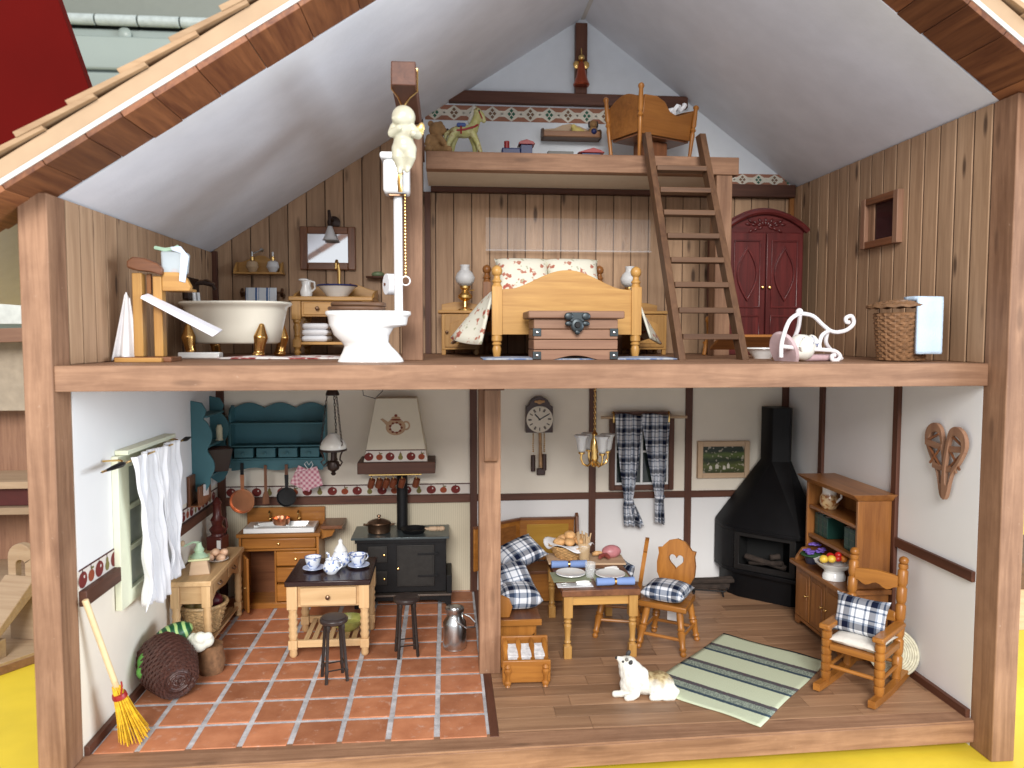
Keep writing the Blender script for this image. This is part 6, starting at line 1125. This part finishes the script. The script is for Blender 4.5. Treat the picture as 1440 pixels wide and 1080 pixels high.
# chest
T = thing('blanket_chest', 'wooden trunk with dark metal corners and clasp before the bed', 'chest', (3.0, 10.2, U))
for i in range(4):
    if i: bx(T, 'plank', CHESTW('x'), -3.2, 3.25, 0, 3.6, .78*i+.02, .78*i+.76, .06)
    else: M().prism([(-3.2, .02), (-1.7, .02)]+[(-1.7+3.4*j/12, .02+.32*math.sin(PI*j/12)) for j in range(1, 12)]+[(1.7, .02), (3.25, .02), (3.25, .76), (-3.2, .76)], 0, 3.6).o('plank', CHESTW('x'), T, .06)
bx(T, 'lid', CHESTW('x'), -3.65, 3.7, -.35, 3.9, 3.14, 3.72, .1)
for s_ in (-1, 1):
    for zz in (.35, 2.1):
        p_ = bx(T, 'corner_plate', PEWTER, s_*2.95-.32, s_*2.95+.32, -.07, .2, zz-.3, zz+.3, .03); M().ell((s_*2.95, -.08, zz), .12, .06, .12).o('rivet', STEEL, p_, 0)
cl_ = bx(T, 'clasp', PEWTER, -.5, .6, -.48, -.36, 2.9, 3.6, .05); [M().ell((a, -.46, b), c, .1, d).o('clasp_leaf', PEWTER, cl_, 0) for a, b, c, d in ((-.6, 3.3, .35, .3), (.7, 3.3, .35, .3), (-.6, 2.75, .3, .2), (.7, 2.75, .3, .2), (.05, 2.6, .5, .55), (.05, 2.1, .2, .2))]; M().at((.05, -.55, 2.65), rx=PI/2).lathe([(0, 0), (.25, 0), (.2, .15), (0, .15)], n=14).o('lock', IRON, cl_, 0)
# nightstands and oil lamps
NS = thing('nightstand', 'small pine bedside cabinet under the brass oil lamp by the post', 'nightstand', (-5.4, 28.9, U), 0, 'bedside cabinets')
bx(NS, 'case', PINE('z'), -1.8, 1.85, -1.6, 2.0, .5, 4.0, .05); bx(NS, 'top', PINE('x'), -2.15, 2.2, -1.9, 2.1, 4.02, 4.3, .06); M().prism([(-1.8, 4.31), (1.8, 4.31), (1.8, 5.0), (.6, 5.25), (-.6, 5.25), (-1.8, 5.0)], 1.75, 1.95).o('back_rail', PINE('x'), NS, .04)
for s_ in (-1, 1):
    for yy in (-1.4, 1.8): bx(NS, 'leg', PINE('z'), s_*1.6-.2, s_*1.6+.2, yy-.18, yy+.18, 0, .5)
d_ = bx(NS, 'door', PINE('z'), -1.5, 1.55, -1.75, -1.61, .75, 3.8, .04); M().prism([(-1.0, 1.1), (1.0, 1.1), (1.0, 3.0), (0, 3.4), (-1.0, 3.0)], -1.82, -1.76).o('door_panel', PINE('z'), d_, .04); knob(d_, -1.3, -1.75, 2.2, .16, BRONZE)
dup(NS, (13.2, 28.9, U), 0, 'pine bedside cabinet between the bed and the ladder')
OL = thing('oil_lamp', 'brass oil lamp with frosted globe on the bedside cabinet by the post', 'oil lamp', (-4.9, 28.4, U+4.32), 0, 'brass oil lamps')
M().lathe([(0, 0), (.7, 0), (.65, .15), (.25, .35), (.2, .9), (.35, 1.0), (.7, 1.25), (.7, 1.5), (.4, 1.75), (.3, 2.0), (.5, 2.2), (.5, 2.4), (0, 2.45)], n=22).o('base', BRASS, OL, 0); M().lathe([(.45, 2.4), (.85, 2.8), (.95, 3.2), (.75, 3.65), (.45, 3.95), (.42, 4.3), (.5, 4.45)], n=22, caps=False).o('globe', FROST, OL, 0, solid=.04); M().cyl((.4, 0, 2.0), (.9, 0, 2.0), .06, n=6).o('wick_knob', BRASS, OL, 0)
dup(OL, (11.6, 28.6, U+4.32), 0, 'brass oil lamp with frosted globe behind the bedpost near the ladder')
RB = NT('blue_rag_rug'); RB.base(RB.ramp(RB.noise(RB.coord((1, 4, 1)), 160, 2), [(.4, (.12, .18, .34)), (.55, (.45, .48, .5)), (.7, (.16, .22, .42))])); RB.set(.95)
o = M().grid(lambda u, v: (-7.6+15.2*u, -2.6+5.2*v, .06+.1*math.sin(9*u)*math.sin(3*v)), 24, 8).o('bedside_rug', RB.mat, None, 0, 180, solid=.1); place(o, (3.6, 13.0, U)); tag(o, 'blue woven rug under the foot of the bed', 'rug')
# ladder
T = thing('ladder', 'brown wooden ladder leaning against the loft', 'ladder', (13.75, 10.5, U)); dx_, dy_, dz_ = .0, 11.0, 20.0
for s_ in (-1, 1): M().hexa([(s_*2.5-.27, -.6, 0), (s_*2.5+.27, -.6, 0), (s_*2.5+.27, .7, 0), (s_*2.5-.27, .7, 0)], [(s_*2.5-.27, dy_-.6, dz_), (s_*2.5+.27, dy_-.6, dz_), (s_*2.5+.27, dy_+.7, dz_), (s_*2.5-.27, dy_+.7, dz_)]).o('rail', LADDW('z'), T, .04)
for i in range(8): t = (i+.85)/9.55*1.0; bx(T, 'rung', LADDW('x'), -2.22, 2.22, dy_*t-.75, dy_*t+.6, dz_*t-.22, dz_*t+.22, .04)
# wardrobe
T = thing('wardrobe', 'dark red cherry wardrobe with arched carved top in the corner', 'wardrobe', (24.4, 26.0, U)); CX, CZ = CHERRY('x'), CHERRY('z')
bx(T, 'case', CZ, -3.9, 3.9, 0, 5.4, .8, 12.0, .06); bx(T, 'base', CX, -4.15, 4.15, -.25, 5.5, 0, 1.0, .1)
ar_ = [(4.0-8.0*i/20, 12.0+1.85*math.sin(PI*i/20)**.8) for i in range(21)]; M().prism([(-4.0, 11.95)]+list(reversed(ar_))[1:-1]+[(4.0, 11.95)], 0, 5.4).o('pediment', CX, T, .05)
m = M(); m.tube([(a*1.06, -.2, b+.1) for a, b in ar_], .3, 8); m.tube([(a*1.06, .2, b+.25) for a, b in ar_], .28, 8); m.o('cornice', CX, T, 0)
m = M(); [m.ell((math.sin(a)*r_, -.05, 12.6+math.cos(a)*r_*.45), .3, .12, .13, 8, 6, Matrix.Rotation(PI/2-a, 3, 'Y').inverted()) for a in (-1.4, -1.0, -.5, 0, .5, 1.0, 1.4, 2.2, -2.2) for r_ in (.6, 1.2, 1.8) if not (abs(a) < .9 and r_ > 1.3)]; m.o('carving', CX, T, 0)
for s_ in (-1, 1):
    x0, x1 = (-3.7, -.06) if s_ < 0 else (.06, 3.7); xc = (x0+x1)/2; d_ = bx(T, 'door', CZ, x0, x1, -.3, -.02, 1.2, 11.9, .06)
    for zz0, zz1 in ((4.6, 11.2), (1.7, 3.9)): M().prism([[(x0+.45, zz0), (x1-.45, zz0), (x1-.45, zz1), (x0+.45, zz1)], [(x0+.62, zz0+.17), (x1-.62, zz0+.17), (x1-.62, zz1-.17), (x0+.62, zz1-.17)]], -.42, -.31).o('moulding', CX, d_, .04)
    al = [(xc+1.08*math.sin(PI*t/12), 5.2+5.4*t/12) for t in range(13)]+[(xc-1.08*math.sin(PI*t/12), 5.2+5.4*t/12) for t in range(11, 0, -1)]; ai = [(xc+(a-xc)*.78, 7.9+(b-7.9)*.86) for a, b in al]
    M().prism([al, ai], -.5, -.31).o('almond_moulding', CX, d_, .05); M().prism(ai, -.36, -.31).o('almond_panel', CHERRY('z'), d_, .03); knob(d_, s_*.35, -.3, 6.6, .16)
T = thing('doll_stand', 'small wooden doll stand behind the foot of the ladder', 'wooden stand', (18.6, 25.2, U), .3)
M().tube([(-.9, -.5, 0), (0, 0, 2.2), (.2, 0, 3.2)], .2, 8).o('leg', HONEY('z'), T, 0); M().tube([(.9, -.5, 0), (0, 0, 2.2), (-.1, 0, 3.2)], .2, 8).o('leg', HONEY('z'), T, 0); M().ell((0, 0, 3.4), .35, .35, .4).o('head', HONEY('z'), T, 0); M().cyl((-.6, 0, 1.2), (.6, 0, 1.2), .12, n=8).o('bar', HONEY('x'), T, 0)
o = M().lathe([(0, 0), (.7, 0), (.75, .1), (1.25, .75), (1.5, .8), (1.48, .9), (1.2, .85), (.9, .3), (0, .15)], n=30).o('wash_basin', CERAM, None, 0); place(o, (19.1, 13.6, U)); tag(o, 'shallow white basin standing behind the ladder foot', 'basin')
o = bx(None, 'tray', OAK('x'), -3.2, 2.6, -1.2, 1.2, 0, .25, .05); place(o, (19.6, 17.5, U+1.2), .1, -.5); tag(o, 'brown wooden tray leaning by the wardrobe', 'tray')
# tipped white washstand with jug
T = thing('plant_stand', 'white scrolled metal plant stand lying on its side', 'plant stand', (19.6, 6.6, U), .12); WM = plain('white_metal', (.78, .76, .78), .4, var=.02)
def curve(P, r_=.15, nm='scroll'): 
    out = []
    P = [Vector(p) for p in P]
    for i in range(len(P)-1):
        p0, p1, p2, p3 = P[max(i-1, 0)], P[i], P[i+1], P[min(i+2, len(P)-1)]
        for t in (0, .2, .4, .6, .8): out.append(.5*((2*p1)+(p2-p0)*t+(2*p0-5*p1+4*p2-p3)*t*t+(3*p1-p0-3*p2+p3)*t**3))
    out.append(P[-1]); return M().tube(out, r_, 8).o(nm, WM, T, 0)
curve([(-2.55, -.6, .3), (-2.45, -.5, 1.4), (-1.8, -.3, 2.9), (-.8, 0, 3.5)]); curve([(-.8, 0, 3.5), (.3, 0, 3.3), (1.2, 0, 2.6), (2.0, 0, 2.15), (3.0, 0, 2.25), (3.65, 0, 2.75), (3.5, 0, 3.3), (3.05, 0, 3.2), (3.05, 0, 2.9), (3.3, 0, 2.85)])
curve([(-.75, 0, 3.4), (-.5, .6, 2.4), (-.7, 1.0, 1.4), (-1.1, 1.2, .7)]); curve([(1.6, 0, 2.2), (.9, -.3, 1.9), (.55, -.5, 1.3), (.55, -.6, .9)]); curve([(-2.5, -.6, 1.1), (-1.2, -.8, .95), (.6, -.8, .85), (1.6, -.8, .75), (2.05, -.8, .4), (1.85, -.8, .1), (1.45, -.8, .12), (1.4, -.8, .4), (1.65, -.8, .45)]); curve([(1.6, .1, 2.2), (1.55, .2, 1.4), (2.2, .5, .8), (3.0, .7, .35), (3.3, .8, .15)])
M().ell((-.8, 0, 3.6), .26).o('finial', WM, T, 0); M().at((-1.9, .3, .75), ry=1.25, rz=.2).lathe([(0, 0), (1.3, 0), (1.45, .15), (1.3, .25), (0, .2)], n=26).o('ring_plate', plain('pink_enamel', (.58, .44, .46), .4), T, 0)
o = bx(None, 'pink_cloth', plain('pink_cloth', (.52, .36, .38), .9, var=.1), -1.6, 1.5, -.7, .8, 0, .5, .2); place(o, (20.3, 6.9, U+.02), .2); tag(o, 'dusty pink cloth under the tipped plant stand', 'cloth')
JG = NT('jug_flower'); JG.base(JG.ramp(JG.noise(JG.coord(), 110, 2), [(.60, (.78, .77, .70)), (.66, (.14, .17, .32))])); JG.set(.15); T = thing('china_jug', 'round white china jug resting in the tipped plant stand', 'jug', (18.85, 6.2, U+1.0), .3); M().at(ry=1.2).lathe([(0, -.9), (.5, -.9), (.95, -.3), (1.0, .1), (.8, .6), (.5, .9), (.55, 1.2), (.48, 1.2), (0, .8)], n=24).o('body', JG.mat, T, 0); M().tube([(-.3, -.6, .7), (-.7, -1.0, .6), (-.9, -.9, .1), (-.6, -.7, -.2)], .1, 6).o('handle', JG.mat, T, 0)
# laundry basket
T = thing('laundry_basket', 'brown wicker laundry basket with lid at the front corner', 'basket', (26.5, 6.3, U)); wk = wicker(M(), [(1.45, .1, 0), (1.75, 3.5, 1)], 17, 16, .13, .08); wk.lathe([(0, .05), (1.4, .05), (1.7, 3.5)], n=22, caps=False); wk.o('body', basketm('brown_wicker', (.24, .125, .06)), T, 0)
m = M().at((-.1, 0, 4.0), ry=-.03)
for k in range(11): m.tube([((.1+.21*k+.04*math.cos(15*a+k*PI))*math.cos(a), (.1+.21*k)*math.sin(a), .35-.015*k*k*.2+.05*math.cos(15*a+k*PI)) for a in [2*PI*j/60 for j in range(60)]], .14, 5, closed=True)
m.o('lid', basketm('lid_wicker', (.20, .105, .05)), T, 0)
o = M().grid(lambda u, v: (-.95+1.9*u, (-.15-1.95*(1-v*4)*0 if 0 else (-1.6 if v > .2 else -1.6+8*(.2-v))-.05*math.sin(6*u)), (4.5 if v < .2 else 4.5-(v-.2)*4.9)), 10, 20).o('hand_towel', CLOTHB, None, 0, 180, solid=.35); place(o, (27.25, 5.8, U)); tag(o, 'pale blue towel draped over the laundry basket', 'towel')
# small upper window: part of the house
W = bpy.data.objects.new('window', None); col.objects.link(W); W.parent = H; W.location = Vector((29.95, 15.0, 34.5))*S
for a, b in ((-2.75, -2.1), (2.1, 2.75)): bx(W, 'frame_stile', CHESTW('z'), -.45, .3, a, b, 0, 4.3, .05)
for a, b in ((0, .6), (3.7, 4.3)): bx(W, 'frame_rail', WALN('y'), -.42, .3, -2.09, 2.09, a, b, .05)
bx(W, 'reveal', CEDAR('z'), -.1, .1, 1.2, 2.09, .6, 3.7, .02); bx(W, 'pane', plain('pane_dark', (.035, .012, .012), .15), .0, .03, -2.1, 1.2, .6, 3.7, 0)

# ------------------------------------------------------------------ loft
LZ = 43.4
T = thing('teddy_bear', 'brown teddy bear sitting on the loft by the beam', 'teddy bear', (-7.7, 24.6, LZ)); TB = plain('teddy_fur', (.30, .17, .07), .9, var=.2, scale=200, bump=.6, bscale=700)
blob('body', [('e', (0, 0, 1.0), .95, .85, 1.0), ('e', (.2, -.1, 2.35), .8, .75, .72), ('e', (.75, -.3, 2.2), .4, .38, .34), ('e', (-.4, .1, 2.95), .3, .2, .3), ('e', (.45, .3, 2.98), .3, .2, .3), ('t', [(.4, -.6, 1.5), (.8, -1.0, 1.0)], [.35, .28]), ('t', [(-.5, -.6, 1.5), (-.7, -.9, .9)], [.35, .28]), ('t', [(.5, -.5, .35), (1.2, -.9, .4)], [.4, .38]), ('t', [(-.5, -.5, .35), (-.6, -1.2, .4)], [.4, .38])], TB, T, .08, 3); M().ell((1.12, -.4, 2.32), .13, .13, .11).o('nose', EARD, T, 0)
T = thing('rocking_horse', 'yellow-green painted toy horse with red harness on the loft', 'toy horse', (-5.0, 24.2, LZ), 0)
HM = NT('horse_paint'); HM.base(HM.ramp(HM.noise(HM.coord(), 130, 3), [(.42, (.42, .40, .14)), (.55, (.52, .50, .24)), (.66, (.26, .16, .05))])); HM.set(.5)
blob('body', [('e', (-.1, 0, 2.2), 1.15, .62, .62), ('t', [(.7, 0, 2.4), (1.05, 0, 3.2), (1.25, 0, 3.9)], [.55, .42, .36]), ('t', [(1.15, 0, 4.0), (1.55, 0, 3.65), (1.75, 0, 3.2)], [.36, .32, .22]), ('e', (1.05, .12, 4.4), .1, .08, .2), ('t', [(.7, -.3, 2.0), (1.2, -.35, 1.0), (1.5, -.35, 0)], [.36, .24, .22]), ('t', [(.6, .3, 2.0), (.9, .35, 1.0), (1.0, .35, 0)], [.36, .24, .22]), ('t', [(-.9, -.3, 2.1), (-1.5, -.35, 1.0), (-1.6, -.35, 0)], [.42, .26, .2]), ('t', [(-.8, .3, 2.1), (-1.1, .35, 1.0), (-1.2, .35, 0)], [.42, .26, .2]), ('t', [(-1.1, 0, 2.4), (-1.7, 0, 1.9), (-1.9, 0, 1.0)], [.16, .22, .1])], HM.mat, T, .07, 3)
bx(T, 'saddle', plain('saddle_blue', (.06, .10, .28), .6), -.75, .1, -.64, .64, 2.45, 2.85, .15)
m = M(); m.tube([(-.9, -.6, 2.1), (0, -.66, 2.2), (.9, -.6, 2.5), (1.2, -.3, 2.75)], .09, 6); m.tube([(-.35, -.67, 1.8), (-.35, -.66, 2.5)], .08, 6); m.tube([(1.3, -.38, 3.9), (1.6, -.32, 3.3)], .06, 6); m.o('harness', REDP, T, 0); M().ell((1.3, -.33, 4.0), .09).o('eye', EARD, T, 0)
m = M(); [m.ell((.85-.1*j, 0, 4.3-.3*j), .2, .1, .25, 8, 5) for j in range(5)]; m.o('mane', plain('mane_pale', (.5, .48, .42), .8), T, 0)
T = thing('toy_train', 'red and blue toy train engine on the loft floor', 'toy train', (.0, 27.2, LZ)); bx(T, 'boiler', BLUEK, -1.4, .4, -.5, .5, .5, 1.45, .1); M().cyl((-.9, 0, 1.4), (-.9, 0, 2.15), .26, n=12).o('funnel', REDP, T, .03); bx(T, 'cab', BLUEK, .4, 1.5, -.6, .6, .4, 1.75, .05); M().prism([(.15, 1.76), (1.75, 1.76), (1.6, 2.0), (.95, 2.2), (.3, 2.0)], -.8, .8).o('roof', REDP, T, .04)
for s_ in (-.9, .0, .95): M().cyl((s_, -.62, .35), (s_, .62, .35), .34, n=14).o('wheel', REDP, T, .03)
T = thing('toy_wagon', 'red-roofed toy wagon on the loft floor below the toy shelf', 'toy wagon', (7.2, 27.2, LZ)); bx(T, 'body', BLUEK, -.9, .9, -.6, .6, .4, 1.1, .05); M().prism([(-1.3, 1.1), (1.3, 1.1), (.9, 1.35), (.2, 1.55), (-.5, 1.35)], -.8, .8).o('roof', REDP, T, .04); bx(T, 'flatbed', plain('wagon_grey', (.16, .16, .15), .6), -4.2, -1.7, -.6, .6, .8, 1.2, .05)
for s_ in (-.6, .6): M().cyl((s_, -.62, .3), (s_, .62, .3), .3, n=12).o('wheel', REDP, T, .03)
T = thing('toy_shelf', 'small carved wall shelf holding toys in the loft', 'shelf', (6.0, 31.3, 46.9)); bx(T, 'board', LADDW('x'), -3.0, 3.0, -.8, .9, 0, .2); bx(T, 'front', OAK('x'), -2.95, 2.95, -.85, -.7, .1, .65); M().prism([(-3.0, .2), (3.0, .2), (3.0, 1.0), (2.0, 1.1), (1.0, 1.5), (.0, 1.75), (-.8, 1.6), (-1.6, 1.25), (-3.0, 1.1)], .6, .8).o('back', RAW('x'), T, .04)
for s_ in (-3.0, 2.85): M().prism([(-.85, 0), (.59, 0), (.59, 1.1), (-.3, 1.0), (-.85, .7)], s_-.05, s_+.15, 'yz').o('end', LADDW('z'), T, .03)
o = blob('toy_rabbit', [('e', (0, 0, .5), .6, .35, .4), ('e', (.55, 0, .35), .3), ('e', (-.4, 0, .9), .3), ('e', (.2, -.1, .2), .3, .2, .25)], plain('toy_yellow', (.62, .50, .16), .7, var=.1)); place(o, (6.6, 31.1, 47.2)); tag(o, 'yellow toy animal on the loft wall shelf', 'toy')
T = thing('toy_puppy', 'brown toy puppy with blue ball on the loft wall shelf', 'toy', (8.2, 31.0, 47.1)); blob('body', [('e', (0, 0, .55), .5, .4, .5), ('e', (.0, -.1, 1.25), .42, .38, .4), ('e', (0, -.4, 1.15), .2), ('e', (-.4, -.3, .3), .25), ('e', (.45, -.3, .3), .25)], TB, T, .06, 3); M().ell((0, -.5, .45), .3).o('ball', BLUEK, T, 0); [M().ell((s_*.4, -.05, 1.25), .13, .15, .35).o('ear', EARD, T, 0) for s_ in (-1, 1)]
T = thing('bell_ornament', 'red and gold angel bell hanging on the king post', 'ornament', (7.0, 31.2, 52.2)); T.scale = (1.35, 1.35, 1.35); M().lathe([(.55, 0), (.62, .1), (.4, .7), (.25, 1.5), (.15, 1.8), (0, 1.9)], n=18).o('robe', plain('copper_red', (.45, .10, .05), .25, .8), T, 0); M().ell((0, 0, 2.1), .24).o('head', BRASS, T, 0); [M().ell((s_*.35, .1, 1.6), .26, .08, .3).o('wing', BRASS, T, 0) for s_ in (-1, 1)]; M().tube([(0, 0, 2.3), (0, .1, 2.8), (.05, .1, 2.3)], .04, 5).o('loop', BRASS, T, 0)
# cradle on the loft
T = thing('cradle', 'brown wooden cradle on turned posts standing on the loft', 'cradle', (12.9, 26.6, LZ), .46)
KX, KZ = fam('cradle_wood', (.34, .135, .03), (.21, .075, .016), rough=.4)('x'), HONEY('z')
hb = lambda hi: [(-1.9, 2.4), (1.9, 2.4), (2.5, 5.3)]+[(2.5-5.0*i/14, 5.3+hi*math.sin(PI*i/14)) for i in range(1, 14)]+[(-2.5, 5.3)]
M().prism([(a, b) for a, b in hb(.9)], -3.2, -2.9, 'yz').o('headboard', KX, T, .05); M().prism([(a, b-.25*(b > 5)) for a, b in hb(.2)], 3.2, 3.5, 'yz').o('footboard', KX, T, .05)
for s_ in (-1, 1):
    sd = [(-2.9, 2.3), (3.2, 2.3), (3.2, 5.0), (2.4, 4.7), (1.3, 4.35), (.4, 4.6), (-.4, 5.4), (-1.4, 5.75), (-2.9, 5.7)]
    m = M(); m.T = Matrix.Translation((0, s_*1.95, 2.3)) @ Matrix.Rotation(-s_*.16, 4, 'X') @ Matrix.Translation((0, 0, -2.3)); m.prism(sd, -.13, .13).o('side_panel', KX, T, .05)
bx(T, 'bottom', WALN('x'), -3.0, 3.3, -1.85, 1.85, 2.15, 2.32); bx(T, 'pedestal', WALN('z'), -1.2, 1.4, -1.0, 1.0, 0, 2.1, .1)
for sx_ in (-1, 1):
    for sy_ in (-1, 1): M().turn((sx_*3.1+.1, sy_*2.0, 0), (sx_*3.45+.1, sy_*2.6, 6.6 if sx_ < 0 else 5.6), [(0, .16), (.4, .2), (.5, .24), (.55, .18), (.58, .3), (.62, .18), (.66, .26), (.92, .2), (.95, .3), (.98, .26), (1, .1)], 10).o('post', HONEY('z'), T, 0)
m = M(); m.tube([(-.3+.25*i, -1.9+.12*math.sin(i*2.1), 4.75+.22*math.sin(i*1.7)+.06*i*(i > 6)) for i in range(13)], .22, 7, [.18+.1*abs(math.sin(i*2.3)) for i in range(13)]); o = m.o('lace_cover', CLOTHW, None, 0); place(o, (12.9, 26.6, LZ), .46); tag(o, 'white lace cover showing above the cradle side', 'lace cover')
T = thing('acrylic_glare_panel', 'clear acrylic panel with a painted haze of glare above the bed', 'acrylic panel', (5.0, 31.7, 35.6))
bx(T, 'sheet', glass('acrylic', (.85, .88, .92), .25, .055), -7.7, 9.5, 0, .12, 0, 3.4, .03); bx(T, 'glare_lip', glass('acrylic_edge', (.85, .87, .9), .15, .22), -7.7, 9.5, -.5, -.02, 0, .12, .03)  # pale haze and brighter lip stand for a band of glare on the planks
